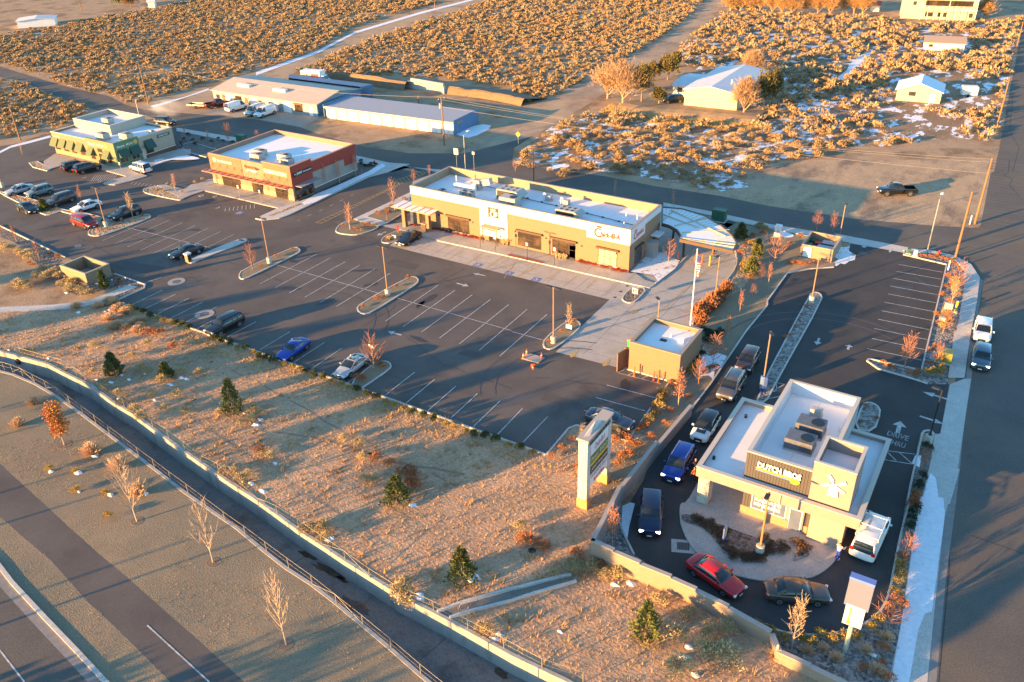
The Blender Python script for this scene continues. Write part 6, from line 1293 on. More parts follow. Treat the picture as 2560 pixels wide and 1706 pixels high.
# small signs
def sign(a,b,label,w,h,m,txt=None,tm=None,u=(1,0,0),name='post_sign',pm=None,diamond=False,cat='sign',group=None,hh=None):
    c,z=hgt(px(a)[0],px(b)[0]);z=hh or max(z,h+.3);u=Vector(u).normalized();n=Vector((u.y,-u.x,0));e=thing(name,label,cat,(c.x,c.y,0),0,group);mb=MB();mb.tube((0,0,0),(0,0,z),.035,n=6);mb.build('post',pm or galv,e)
    mb=MB()
    if diamond:
        q=w*.7;P=[Vector((0,0,z-w-.0))+n*.04,Vector((0,0,z-w*.3))+u*q+n*.04,Vector((0,0,z+w*.4))+n*.04,Vector((0,0,z-w*.3))-u*q+n*.04];mb.add(P+[p-n*.03 for p in P],[(0,1,2,3),(7,6,5,4)])
    else: mb.obox(Vector((0,0,z-h/2))+n*.05,u,n,(0,0,1),w/2,.02,h/2)
    mb.build('sign_panel',m,e)
    if txt:text('lettering',txt,tm,Vector((0,0,z-h/2))+n*.08,u,(0,0,1),w*.75,h*.5,.0,e,bold=.02)
    return e
wp_=mat('face_white',());bs=mat('face_blue',(.08,.18,.5),rough=.5)
for i,(a,b) in enumerate((('B: 35,1090','B: 42,835'),('A: 1895,1410','A: 1905,1160'),('A: 1450,1295','A: 1455,1060'))): sign(a,b,'white accessible parking sign on a dark post, '+('nearest the restaurant right end','middle of three along the kerb','in front of the centre door')[i],.35,.5,wp_,'P',bs,pm=frame_dk,group='accessible signs at the restaurant')
sign('A: 1240,1245','A: 1245,1080','slim dark post with small sign left of the restaurant centre door',.3,.35,bronze,pm=bronze)
sign('R: 565,1000','R: 548,805','white accessible sign on pale post at the retail walk, left one',.35,.5,wp_,'P',bs,group='accessible signs at the retail walk');sign('R: 865,1065','R: 855,870','white accessible sign on pale post at the retail walk, right one',.35,.5,wp_,'P',bs,group='accessible signs at the retail walk')
sign('K: 1045,945','K: 1030,760','white accessible sign on pale post at the green corner of the cafe',.35,.5,wp_,'P',bs)
sign('21: 1082,1290','21: 1090,1120','brown timber post on the small island at the restaurant kerb end',.12,.3,bronze,pm=bronze,hh=1.9)
sign('21: 1120,1270','21: 1120,1170','white square exit sign low on the small island at the restaurant kerb end',.75,.75,wp_,'E',cred)
sign('11: 1262,735','11: 1262,685','small white sign on the grass island at the black luxury sedan',.8,.4,wp_)
sign('11: 1297,670','11: 1287,592','dark red menu panel standing left of the black luxury sedan',.35,.9,mat('menu_red',(.30,.01,.01),rough=.4),name='menu_board')
sign('20: 58,1335','20: 58,1215','yellow diamond warning sign at the junction of the dirt road',.75,.75,yellowm,diamond=True)
sign('10: 1835,1565','10: 1832,1480','white and red shield sign behind the restaurant left end',.9,1.1,wp_,'76',cred,hh=4.2)
sign('10: 1990,1565','10: 1988,1492','small grey sign on a pale post behind the restaurant left parapet',.5,.5,galv,hh=3.6)
sign('22: 520,-10','21: 515,1510','white low sign on the right grassy island beside the golden sapling',.75,.55,wp_)
e=sign('12: 1080,345','12: 1060,120','white angled sign high among the bare branches on the small tree island',.9,.25,wp_,u=(1,-.2,0))
e=thing('sidewalk_sign','blue and yellow freestanding sign panel in the rock bed before the coffee shop','sign',g1('E: 535,1110')+Vector((0,0,.15)));mb=MB();mb.box(-.25,.25,-.3,.3,0,.08);mb.build('foot',bl,e);mb=MB();mb.box(-.07,.07,-.32,.32,.35,1.55);bevel(mb.build('panel',bl,e),.03);mb=MB();mb.box(-.085,.085,-.24,.24,.5,1.45);mb.build('face',mat('face_yellow',(.5,.52,.25),rough=.5),e);mb=MB();mb.tube((0,0,.08),(0,0,.35),.05);mb.build('stem',bl,e)
e=thing('menu_board','blue freestanding menu board at the near end of the rock island','menu board',g1('22: 2285,548')+Vector((0,0,.13)),-.2);mb=MB();mb.tube((0,0,0),(0,0,.12),.3,n=16);mb.tube((0,0,0),(0,0,.7),.07);mb.build('stem',bluem,e);mb=MB();mb.box(-.42,.42,-.09,.09,.65,1.75);bevel(mb.build('cabinet',bluem,e),.03);mb=MB();mb.box(-.05,.05,-.1,-.09,.7,1.7);mb.box(-.36,-.08,-.1,-.09,.75,1.65);mb.build('face',mat('menu_face',(.12,.2,.4),rough=.3),e)
# drive-up box
p=g1('01: 1725,935');e=thing('drive_up_box','tan pillar box with a pale hood at the tip of the traffic island','drop box',(p.x,p.y,.13));mb=MB();mb.box(-.32,.32,-.32,.32,0,1.1);mb.build('pillar',enc,e);mb=MB();mb.box(-.38,.38,-.4,.4,1.1,1.32);mb.build('hood',wp_,e);mb=MB();mb.box(.321,.34,-.25,.25,.15,1.05);mb.build('door',black,e)
p=g1('A: 465,1000');e=thing('bin_shelter','brown square litter bin shelter beside the restaurant left entrance','litter bin',(p.x,p.y,.13));mb=MB();mb.box(-.45,.45,-.4,.4,0,1.15);mb.build('body',bronze,e);mb=MB();mb.box(-.52,.52,-.47,.47,1.15,1.25);mb.build('lid',capm,e)
# transformers and utility boxes
def ubox(c,sx,sy,sz,m,label,rz=0,name='utility_box',z=0):
    p=g1(c);e=thing(name,label,'utility box',(p.x,p.y,z),rz);mb=MB();mb.box(-sx/2-.15,sx/2+.15,-sy/2-.15,sy/2+.15,0,.1);mb.build('pad',concl,e);mb=MB();mb.box(-sx/2,sx/2,-sy/2,sy/2,.1,sz);bevel(mb.build('cabinet',m,e),.03);mb=MB();mb.box(-.015,.015,-sy/2-.006,-sy/2,.15,sz-.1);mb.box(.06,.14,-sy/2-.02,-sy/2,sz*.5,sz*.6);mb.build('door_seam',black,e);return e
ubox('21: 1885,560',2.0,1.3,1.8,greenm,'big dark green transformer cabinet beside the curved canopy',name='transformer',z=.12)
ubox('00: 2210,1300',1.9,1.3,1.5,greenm,'dark green transformer cabinet behind the retail building',name='transformer',z=.1)
ubox('32: 1600,270',1.5,1.3,1.3,mat('olive_metal',(.22,.22,.05),rough=.5),'olive green ribbed transformer box by the right sidewalk',name='transformer',z=.1)
ubox('31: 85,705',.9,.7,1.9,wp_,'white tall kiosk box on the slope before the bin enclosure')
ubox('31: 1340,880',.5,.4,.8,wp_,'small white box at the upper right planting corner',z=.13)
ubox('31: 1640,1370',.9,.5,.9,mat('box_cream',(.6,.55,.42),rough=.6),'cream utility box among shrubs halfway down the right planting strip')
ubox('31: 1580,1490',.7,.5,.8,mat('box_cream',()),'lower cream utility box near the white minivan side planting strip')
ubox('32: 1510,240',.5,.4,.8,galv,'grey pedestal box beside the olive transformer')
ubox('31: 1705,1390',.25,.25,1.5,yellowm,'yellow-green marker pedestal by the right sidewalk planting')
ubox('31: 1280,860',.45,.4,.7,greenm,'small green box at the tip of the upper right planting bed',z=.1)
# hydrants, bollards, cones
def hydrant(c,m,label):
    p=g1(c);e=thing('fire_hydrant',label,'hydrant',(p.x,p.y,.1));mb=MB();mb.tube((0,0,0),(0,0,.6),.13,n=12);mb.tube((0,0,.6),(0,0,.8),.13,.04,12);mb.tube((-.22,0,.48),(.22,0,.48),.07,n=8);mb.tube((0,-.2,.45),(0,0,.45),.08,n=8);mb.tube((0,0,0),(0,0,.05),.2,n=12);mb.build('body',m,e)
hydrant('31: 1552,880',redm,'red fire hydrant in the upper right planting corner');hydrant('10: 1082,1505',redm,'red fire hydrant on the corner behind the retail building')
def bollard(c,m,label,h=1.0,r=.08,base=None,group=None):
    p=g1(c);mb=MB();mb.tube((0,0,0),(0,0,h),r,r*.9,12);mb.tube((0,0,h),(0,0,h+.05),r*.9,r*.3,12)
    if base: mb.tube((0,0,0),(0,0,.06),r*2.4,r*2,12)
    o=mb.build('bollard',m,loc=(p.x,p.y,Z-.01));tag(o,label,'bollard',group)
for i,c in enumerate(('22: 1115,402','22: 1162,375','22: 1292,442','22: 1335,458','22: 1380,425')):
    bollard(c,orangem if i!=1 and i!=4 else mat('bollard_brown',(.30,.12,.06),rough=.6),('first from left','second from left, browner and set back','third from left','fourth from left','rightmost, browner and set back')[i]+' of the slim posts before the service building',1.1,.07,True,'posts before the service building')
for c,l,m in(('21: 1515,910','red delineator post in the snow beside the canopy leg',orangem),('21: 1672,925','left one of two orange delineators under the canopy exit',orangem),('21: 1732,935','right one of two orange delineators under the canopy exit',orangem),('21: 1828,860','orange delineator beside the canopy outer edge',orangem),('21: 1800,965','yellow bollard on the drive-through lane divider',yellowm),('31: 1838,590','white short post beside the orange pole on the dirt verge',wp_),('31: 1640,1010','white post leaning beside the stalls at the right planting bed',wp_)):
    bollard(c,m,l,1.4 if 'yellow b' in l or 'white' in l else 1.1,.1 if m is not orangem else .07,m is orangem)
bollard('33: 65,1375',mat('post_cream',(.62,.52,.38),rough=.7),'cream marker post standing at the retaining wall near the bottom edge',1.5,.09)
bollard('23: 168,318',orangem,'orange and white marker post in the weeds by the manhole',.9,.09);bollard('23: 283,375',orangem,'orange marker post right of the manhole in the weeds',.8,.08)
def cone(c,label,fallen=False):
    p=g1(c);e=thing('traffic_cone',label,'traffic cone',(p.x,p.y,Z if not fallen else .2),0,'cones around the broken slab')
    if fallen: e.rotation_euler=(math.radians(95),0,.6)
    else: e.location.z=.04
    mb=MB();mb.tube((0,0,.03),(0,0,.72),.17,.03,14);mb.build('cone',orangem,e);mb=MB();mb.tube((0,0,.35),(0,0,.5),.105,.075,14);mb.build('band',wp_,e);mb=MB();mb.box(-.22,.22,-.22,.22,0,.035);mb.build('foot',black if False else orangem,e)
cone('22: 135,212','traffic cone at the back left corner of the broken slab');cone('22: 105,245','traffic cone at the front left corner of the broken slab');cone('22: 270,245','traffic cone at the right end of the broken slab');cone('22: 190,322','traffic cone lying on its side below the broken slab',True)
P=V2(W('22: 90,250 140,200 300,240 240,290'));mb=MB();mb.prism(P,.02,.12);tag(mb.build('concrete_slab',mat('slab_peach',(.42,.33,.27),rough=.9)),'broken low concrete slab surrounded by traffic cones','slab')
# retaining walls round the coffee lot
bw2=brick('tan_cmu',(.30,.225,.165),(.27,.205,.15),(.23,.18,.135),.4,.2)
def wallline(name,s,heights,w,m,label,side=1,caph=.07,z0=-.02):
    P=V2(W(s));mb=MB();e=thing(name,label,'wall')
    for (a,b),h in zip(zip(P,P[1:]),heights):
        d=(b-a).normalized();n=Vector((-d.y,d.x))*side*w;mb.prism([a,b,b+n,a+n] if side>0 else [b,a,a+n,b+n],z0,h)
    mb.build('wall',m,e);mb=MB()
    for (a,b),h in zip(zip(P,P[1:]),heights):
        d=(b-a).normalized();n=Vector((-d.y,d.x))*side;mb.prism([a-n*.03,b-n*.03,b+n*(w+.03),a+n*(w+.03)] if side>0 else [b-n*.03,a-n*.03,a+n*(w+.03),b+n*(w+.03)],h,h+caph)
    mb.build('wall_cap',mat('cmu_cap',(.36,.32,.29),rough=.9),e)
P0=V2(W('23: 685,483'));
wallline('retaining_wall','23: 685,490 880,580 1110,680 1380,790 1600,890 1880,1030 2250,1240 33: 60,1390 350,1520 900,1790',[2.0,1.85,1.7,1.55,1.4,1.25,1.1,1.0,.9],.3,bw2,'stepped tan block retaining wall along the lower side of the coffee lot')
wallline('side_wall','23: 685,490 22: 960,1568 1300,1130 1610,760',[2.0,1.7,1.25],.3,mat('wall_mauve',(.30,.25,.22),rough=.9),'dark block side wall between the tall tenant sign and the queue lane',side=-1)
# channel fences
def rail_fence(s,h,label,braces=(),m=None,rails=(1.0,.5),extra=0):
    P=[G(*p) for p in px(s)];e=thing('railing',label,'fence');m=m or mat('fence_post',(.30,.265,.21),rough=.5,metal=.3)
    for i,p in enumerate(P): mb=MB();mb.tube((p.x,p.y,0),(p.x,p.y,h+.06),.038,n=8);mb.build('post',m,e)
    mb=MB()
    for k in rails:
        for a,b in zip(P,P[1:]): mb.tube((a.x,a.y,h*k),(b.x,b.y,h*k),.011 if k==1.0 else .006,n=5)
    mb.build('rail',m,e)
    for i in braces:
        a,b,c=P[i-1],P[i],P[i+1]
        for q in(a,c): mb=MB();mb.tube((b.x,b.y,h),(q.x,q.y,.1),.02,n=6);mb.build('brace',m,e)
rail_fence('02: -60,330 45,350 120,370 212,405 318,462 425,518 532,580 642,660 757,747 877,835 1002,932 1137,1033 1268,1135 1412,1242 1560,1355 1717,1470 03: 1980,150 2160,277 13: 95,417 290,562 497,712 710,882 942,1067 1190,1272 1450,1497 1800,1780',1.05,'pale post and rail fence along the lawn side of the drainage channel',braces=(3,6,21))
rail_fence('02: 180,215 590,330 705,400 900,530 1020,622 1138,692 1265,792 1402,882 1542,972 1690,1082 1842,1202 2000,1282 13: 30,30 192,98 380,217 580,357 787,497 1003,652 1235,800 1563,942 1865,1107 2180,1272 23: 265,1452 625,1570',1.05,'pale post fence along the weed field side of the drainage channel',braces=(2,16))
# people
def person(loc,rz,top,legs,label,pose='stand',h=1.72,skin=(.45,.27,.18),hair=(.05,.03,.02),loc_z=.03):
    e=thing('person',label,'person',(loc.x,loc.y,loc_z),rz);s=h/1.72
    def skinned(nm,V,E,R,m,root=0):
        me=bpy.data.meshes.new(nm);me.from_pydata([tuple(Vector(v)*s) for v in V],E,[]);me.materials.append(m);o=bpy.data.objects.new(nm,me);COL.objects.link(o);o.parent=e
        k=o.modifiers.new('skin','SKIN')
        if not me.skin_vertices: me.skin_vertices.new()
        for i,r in enumerate(R): me.skin_vertices[0].data[i].radius=(r*s,r*s);me.skin_vertices[0].data[i].use_root=(i==root)
        q=o.modifiers.new('sub','SUBSURF');q.levels=1;q.render_levels=2
        for p in me.polygons:p.use_smooth=True
        return o
    sk=mat('skin_tone',skin,rough=.6)
    ah=.55 if pose=='reach' else 0
    V=[(0,0,.93),(0,0,1.15),(0,0,1.38),(0,0,1.50),(.02,0,1.60),(.01,0,1.70),(0,.19,1.40),(0,-.19,1.40),(.05+ah*.3,.25,1.14),(.10+ah*.3,-.25,1.14),(.18+ah*.7,.22,.92+ah*.4),(.22+ah*.7,-.22,.92+ah*.4),(0,.10,.90),(0,-.10,.90),(.03,.11,.5),(-.03,-.11,.5),(-.02,.11,.09),(-.08,-.11,.09),(.14,.12,.04),(.08,-.12,.04)]
    E=[(0,1),(1,2),(2,3),(3,4),(4,5),(2,6),(2,7),(6,8),(7,9),(8,10),(9,11),(0,12),(0,13),(12,14),(13,15),(14,16),(15,17),(16,18),(17,19)]
    R=[.13,.13,.14,.055,.10,.08,.06,.06,.042,.042,.03,.03,.09,.09,.06,.06,.042,.042,.035,.035]
    skinned('body',V,E,R,sk)
    skinned('jacket',[(0,0,.92),(0,0,1.15),(0,0,1.40),(0,.2,1.41),(0,-.2,1.41),(.05+ah*.3,.26,1.14),(.10+ah*.3,-.26,1.14),(.16+ah*.6,.23,.96+ah*.36),(.20+ah*.6,-.23,.96+ah*.36)],[(0,1),(1,2),(2,3),(2,4),(3,5),(4,6),(5,7),(6,8)],[.17,.165,.165,.085,.085,.062,.062,.052,.052],mat('cloth_'+top[0],top[1],rough=.9))
    skinned('trousers',[(0,0,.93),(0,.10,.88),(0,-.10,.88),(.03,.11,.5),(-.03,-.11,.5),(-.02,.11,.12),(-.08,-.11,.12)],[(0,1),(0,2),(1,3),(2,4),(3,5),(4,6)],[.15,.105,.105,.078,.078,.06,.06],mat('cloth_'+legs[0],legs[1],rough=.9))
    hm=mat('hair_%d'%int(hair[0]*100),hair,rough=.8);skinned('hair',[(-.02,0,1.62),(-.025,0,1.72)],[(0,1)],[.098,.085],hm)
    for sg in(1,-1):
        mb=MB();b=Vector(V[10] if sg>0 else V[11])*s
        for k in range(4): mb.tube(b+Vector((.02,(k-1.5)*.018,-.01)),b+Vector((.075+.01*(k in(1,2)),(k-1.5)*.02,-.05)),.009,.007,5)
        mb.tube(b+Vector((0,-sg*.02,0)),b+Vector((.04,-sg*.055,-.02)),.010,.008,5);mb.build('fingers',sk,e)
        mb=MB();mb.tube(Vector((.112,sg*.035,1.635))*s,Vector((.118,sg*.035,1.635))*s,.012,n=6);mb.build('eye',black,e)
        mb=MB();f=Vector(V[18] if sg>0 else V[19])*s;mb.obox(f+Vector((-.03,0,0)),(1,0,0),(0,1,0),(0,0,1),.13,.05,.045);bevel(mb.build('shoe',black if top[0]!='white' else wp_,e),.02)
    mb=MB();mb.tube(Vector((.10,0,1.61))*s,Vector((.135,0,1.595))*s,.014,.012,6);mb.build('nose',sk,e)
    return e
person(g1('22: 1665,1295'),2.9,('black',(.02,.02,.025)),('navy',(.02,.025,.05)),'worker in black jacket reaching to the window of the bright blue suv','reach',hair=(.25,.10,.03))
person(g1('22: 1655,1375'),2.6,('rust',(.30,.08,.03)),('black2',(.02,.02,.02)),'worker in rust coloured top standing at the kerb behind the blue suv','stand')
person(g1('33: 605,490'),1.2,('white',(.70,.70,.70)),('cobalt',(.02,.05,.35)),'worker in white top and blue trousers beside the white work van','reach')
person(g1('K: 1880,570'),-1.2,('darkgrey',(.04,.05,.06)),('black3',(.02,.02,.03)),'person in dark clothes standing at the rear corner of the cafe','stand',loc_z=.13)
# ---------------------------------------------------------------- vegetation
def leafcloud(C,N,size,rng,up=.35,aspect=2.2,tri=True,jit=1.0):
    # C centres (n,3), N outward normals (n,3); narrow leaf faces pointing outward
    n=len(C);D=N+rng.normal(0,.45*jit,(n,3));D[:,2]+=up;D/=np.linalg.norm(D,axis=1)[:,None]
    A=np.cross(D,rng.normal(0,1,(n,3)));A/=np.linalg.norm(A,axis=1)[:,None]
    s=(size*rng.uniform(.6,1.4,n))[:,None];w=s/aspect
    if tri:
        V=np.stack([C-A*w*.5,C+A*w*.5,C+D*s],1).reshape(-1,3);F=np.arange(3*n).reshape(-1,3)
    else:
        V=np.stack([C,C+D*s*.5-A*w*.5,C+D*s,C+D*s*.5+A*w*.5],1).reshape(-1,3);F=np.arange(4*n).reshape(-1,4)
    return V,F
def dome(rng,n,r,h,lobes=6,shell=.55):
    L=rng.normal(0,1,(lobes,3));L/=np.linalg.norm(L,axis=1)[:,None];L[:,2]=np.abs(L[:,2])*.8
    L*=np.array([r*.44,r*.44,h*.40]);L[:,2]+=h*.3;rr=rng.uniform(.38,.6,lobes)
    k=rng.integers(0,lobes,n);d=rng.normal(0,1,(n,3));d/=np.linalg.norm(d,axis=1)[:,None];d[:,2]=np.where(d[:,2]<-.3,-d[:,2],d[:,2])
    rad=rng.uniform(shell,1,n)[:,None]*rr[k][:,None]
    C=L[k]+d*rad*np.array([r,r,h*.8]);C[:,2]=np.abs(C[:,2])
    return C,d
def bush_mesh(name,m,seed,r,h,n,size,lobes=6,up=.35,aspect=2.2,core=True):
    rng=np.random.default_rng(seed);C,d=dome(rng,n,r,h,lobes);V,F=leafcloud(C,d,size,rng,up,aspect)
    return npmesh(name,V,F,m)
def twig_tufts(name,m,seed,r,h,n,w=.018,spread=.8):
    # grass-like plant: long blades from the base
    rng=np.random.default_rng(seed);a=rng.uniform(0,6.283,n);t=rng.uniform(0,spread,n);L=h*rng.uniform(.7,1.15,n)
    D=np.stack([np.cos(a)*np.sin(t),np.sin(a)*np.sin(t),np.cos(t)],1);B=np.stack([np.cos(a)*r*.25*rng.random(n),np.sin(a)*r*.25*rng.random(n),np.zeros(n)],1)
    S=np.cross(D,rng.normal(0,1,(n,3)));S/=np.linalg.norm(S,axis=1)[:,None];T_=B+D*L[:,None]
    V=np.stack([B-S*w*.5,B+S*w*.5,T_+S*w,T_-S*w],1).reshape(-1,3);return npmesh(name,V,np.arange(4*n).reshape(-1,4),m)
def bare_tree(seed,h,spread=.35,n1=26,trunk_r=.07,low=.2,twig=3,col='pale',upw=.75,tr=.018):
    r=random.Random(seed);mb=MB();mt=MB()
    lean=Vector((r.uniform(-.04,.04),r.uniform(-.04,.04),1));top=lean*h
    segs=6;P=[lean*(h*i/segs)+Vector((r.uniform(-.04,.04),r.uniform(-.04,.04),0))*(i>0)*h*.12 for i in range(segs+1)]
    for i in range(segs): mb.tube(P[i],P[i+1],trunk_r*(1-i/segs*.85),trunk_r*(1-(i+1)/segs*.85),6,caps=False)
    for k in range(n1):
        t=low+(1-low)*(k/n1)**.9;z=t*segs;i=min(int(z),segs-1);b=P[i].lerp(P[i+1],z-i);a=k*2.4+r.uniform(-.4,.4)
        L=h*spread*(1.15-t)*r.uniform(.7,1.2)+.15;d=Vector((math.cos(a),math.sin(a),upw+r.uniform(-.1,.5))).normalized()
        e=b+d*L*.5;e2=e+(d+Vector((0,0,.35))).normalized()*L*.5;rr=trunk_r*.32*(1.1-t)+tr*.5;mt.tube(b,e,rr,rr*.75,4,caps=False);mt.tube(e,e2,rr*.75,tr*.5,4,caps=False)
        for j in range(twig):
            q=b.lerp(e2,r.uniform(.3,1));dd=(d+Vector((r.uniform(-.8,.8),r.uniform(-.8,.8),r.uniform(0,.6)))).normalized();l=L*r.uniform(.3,.55);mt.tube(q,q+dd*l,tr*.8,tr*.35,3,caps=False)
            if twig>2 and L>.6:
                q2=q+dd*l*.5;d3=(dd+Vector((r.uniform(-.9,.9),r.uniform(-.9,.9),r.uniform(0,.5)))).normalized();mt.tube(q2,q2+d3*l*.6,tr*.6,tr*.3,3,caps=False)
    return mb,mt
def mesh_of(mb,name,m):
    o=mb.build(name,m);me=o.data;bpy.data.objects.remove(o);return me
TREEP={}
def tree_proto(kind):
    if kind in TREEP:return TREEP[kind]
    out=[]
    for s in range(3):
        rng=np.random.default_rng(100+s)
        if kind=='pale': a,b=bare_tree(10+s,1,.36,30,.018,.22,4,tr=.0062);lf=None
        elif kind=='column': a,b=bare_tree(20+s,1,.14,34,.016,.2,3,upw=1.6,tr=.0065);lf=None
        elif kind=='red': a,b=bare_tree(30+s,1,.34,34,.016,.12,4,tr=.007);lf=None
        elif kind in('golden','rusty'):
            a,b=bare_tree(40+s,1,.17,26,.016,.2,3,upw=1.4,tr=.006);n=260;z=.3+.68*rng.random(n)**.9;rad=.15*(1.08-z)**.5*rng.random(n)**.5;an=rng.uniform(0,6.28,n);C=np.stack([np.cos(an)*rad,np.sin(an)*rad,z],1);V,F=leafcloud(C,np.stack([np.cos(an),np.sin(an),0*an],1),.035,rng,.2,1.5,False);lf=npmesh('leaves',V,F,tanleaf if kind=='golden' else rustleaf)
        m1=dict(pale=palebark,column=palebark,red=mat('warm_bark',(.48,.22,.10),rough=.9),golden=palebark,rusty=palebark)[kind];m2=dict(pale=mat('pale_twigs',(.42,.31,.22),rough=.9),column=mat('pink_twigs',(.50,.27,.18),rough=.9),red=redbark,golden=palebark,rusty=redbark)[kind]
        out.append((mesh_of(a,'trunk',m1),mesh_of(b,'branches',m2),lf))
    TREEP[kind]=out;return out
cnt=[0]
def tree(kind,loc,h,label,group=None,name='young_tree',w=1.0,ring=False):
    w*=dict(golden=.62,rusty=.66,red=.8).get(kind,1);P=tree_proto(kind);cnt[0]+=1;a,b,l=P[cnt[0]%3];e=thing(name,label,'tree',(loc.x,loc.y,loc.z),cnt[0]*1.7,group)
    for nm,me in(('trunk',a),('branches',b),('leaves',l)):
        if me: link(nm,me,e,sc=(h*w,h*w,h))
    if ring:
        mb=MB();mb.tube((0,0,-.02),(0,0,.03),.6,.55,20);mb.build('mulch_ring',mat('mulch',(.15,.11,.08),(.20,.15,.11),scale=4,bump=.8,bscale=12,rough=.95),e)
    return e
def tb(kind,base,top,label,group=None,w=1.0,ring=False,name='young_tree',z=0):
    c,h=hgt(px(base)[0],px(top)[0]);c.z=z;return tree(kind,c,min(max(1.6,h),9),label,group,name,w,ring)
tb('pale','03: 1205,155','02: 1110,1240','bare two-stemmed tree in the lawn between two round tan shrubs','bare lawn trees',.7,True)
tb('pale','03: 1875,515','03: 1795,30','bare tree in a mulch ring in the middle of the lawn near the channel fence','bare lawn trees',.62,True)
tb('pale','13: 265,1240','13: 248,700','bare tree in the lawn nearest the bottom of the picture','bare lawn trees',.5,True)
# orange oak
c,h=hgt(px('02: 588,1030')[0],px('02: 430,662')[0]);rng=np.random.default_rng(5)
e=thing('oak_tree','orange-leaved young oak with a mulch ring in the lawn','tree',(c.x,c.y,0));a,b=bare_tree(77,h,.36,34,.07,.25,3,tr=.02);a.build('trunk',palebark,e);b.build('branches',bark,e)
n=2600;k=rng.integers(0,11,n);L=np.stack([rng.uniform(-.8,.8,11),rng.uniform(-.8,.8,11),np.linspace(.38,.92,11)*h],1);L[:,:2]*=(1.25-L[:,2:]/h);d=rng.normal(0,1,(n,3));d/=np.linalg.norm(d,axis=1)[:,None];C=L[k]+d*rng.uniform(.3,1,n)[:,None]*.72;V,F=leafcloud(C,d,.18,rng,.1,1.4,False);link('crown',npmesh('crown',V,F,mat('orange_leaves',(.58,.25,.06),(.42,.17,.05),scale=1.8,rough=.9)),e)
mb=MB();mb.tube((0,0,-.02),(0,0,.03),.75,.7,20);mb.build('mulch_ring',mat('mulch',()),e)
# round lawn shrubs
SH={}
def shrub(kind,loc,r,h,label,group=None,name=None,z=None):
    if kind not in SH:
        f={'sage':lambda s:bush_mesh('foliage',sagem,s,1,1,420,.20,8),
         'tan':lambda s:twig_tufts('twigs',mat('tan_twigs',(.62,.42,.25),rough=.9,objrand=.1),s,1,1,420,.02,1.15),
         'bushy':lambda s:bush_mesh('foliage',ygreenm,s,1,1,620,.15,7,.2,1.6),
         'gold':lambda s:bush_mesh('foliage',mat('gold_green',(.52,.32,.06),(.28,.22,.05),scale=2,rough=.9),s,1,1,700,.14,8,.3,2),
         'green':lambda s:bush_mesh('foliage',yewm,s,1,1.0,700,.15,8,.6,1.8),
         'yellow':lambda s:bush_mesh('foliage',ygreenm,s,1,1,600,.16,7,.4,1.8),
         'rust':lambda s:bush_mesh('foliage',rustleaf,s,1,1,480,.20,7,.4,2.4),
         'rusty_grass':lambda s:twig_tufts('blades',rustleaf,s,1,1,300,.03,.9),
         'redfire':lambda s:bush_mesh('foliage',redleaf,s,1,1,480,.18,7,.4,2.0),
         'grass':lambda s:twig_tufts('blades',mat('straw',(.62,.46,.24),rough=.9,objrand=.1),s,1,1,320,.022,.6),
         'brownmat':lambda s:bush_mesh('foliage',mat('brown_cover',(.10,.05,.03),(.16,.10,.05),scale=2,rough=.9),s,1,.5,500,.16,9,.3,2),
         'tallgreen':lambda s:bush_mesh('foliage',mat('deep_green',(.035,.05,.03),(.06,.075,.035),scale=2,rough=.9),s,1,1,700,.14,9,.5,1.8),
         'rabbit':lambda s:bush_mesh('foliage',mat('rabbitbrush',(.52,.40,.20),(.38,.30,.16),scale=1.2,rough=.9,objrand=.1),s,1,1,700,.17,11,.5,2.4)}[kind]
        SH[kind]=[f(s) for s in (1,2,3)]
    cnt[0]+=1;me=SH[kind][cnt[0]%3];nm=name or dict(grass='straw_clump',rusty_grass='orange_clump',rust='rusty_shrub',rabbit='rabbitbrush',bushy='olive_shrub',tallgreen='dark_shrub',brownmat='groundcover_clump',redfire='red_shrub',tan='dry_bush').get(kind,'shrub')
    o=link(nm,me,None,(loc.x,loc.y,loc.z if z is None else z),cnt[0]*1.3,(r,r,h));return tag(o,label,'shrub' if 'clump' not in nm else 'plant',group)
for i,(c,r,l) in enumerate((('02: 310,660',.75,'round tan bare shrub nearest the channel at the far left of the lawn'),('02: 172,858',.7,'round tan bare shrub left of the orange oak'),('02: 845,1115',.95,'large round tan bare shrub between the orange oak and the fence'),('02: 1085,1245',.95,'round tan bare shrub directly above the two-stemmed bare tree'),('02: 1265,1480',.95,'large round tan bare shrub touching the two-stemmed bare tree'))):
    shrub('tan',g1(c),r*1.15,r*1.25,l,'round bare shrubs in the lawn')
for c,r,l in(('02: 445,1272',.6,'yellow-green rounded shrub farthest left in the lawn'),('02: 685,1292',.5,'small yellow-green shrub above the others in the lawn group'),('02: 690,1460',.55,'yellow-green shrub lowest left in the lawn group'),('02: 975,1485',.6,'yellow-green shrub in the lawn next to a snow lump'),('03: 950,125',.6,'yellow-green shrub nearest the path')):
    shrub('gold',g1(c),r,r*1.15,l,'yellow-green shrubs in the lawn')
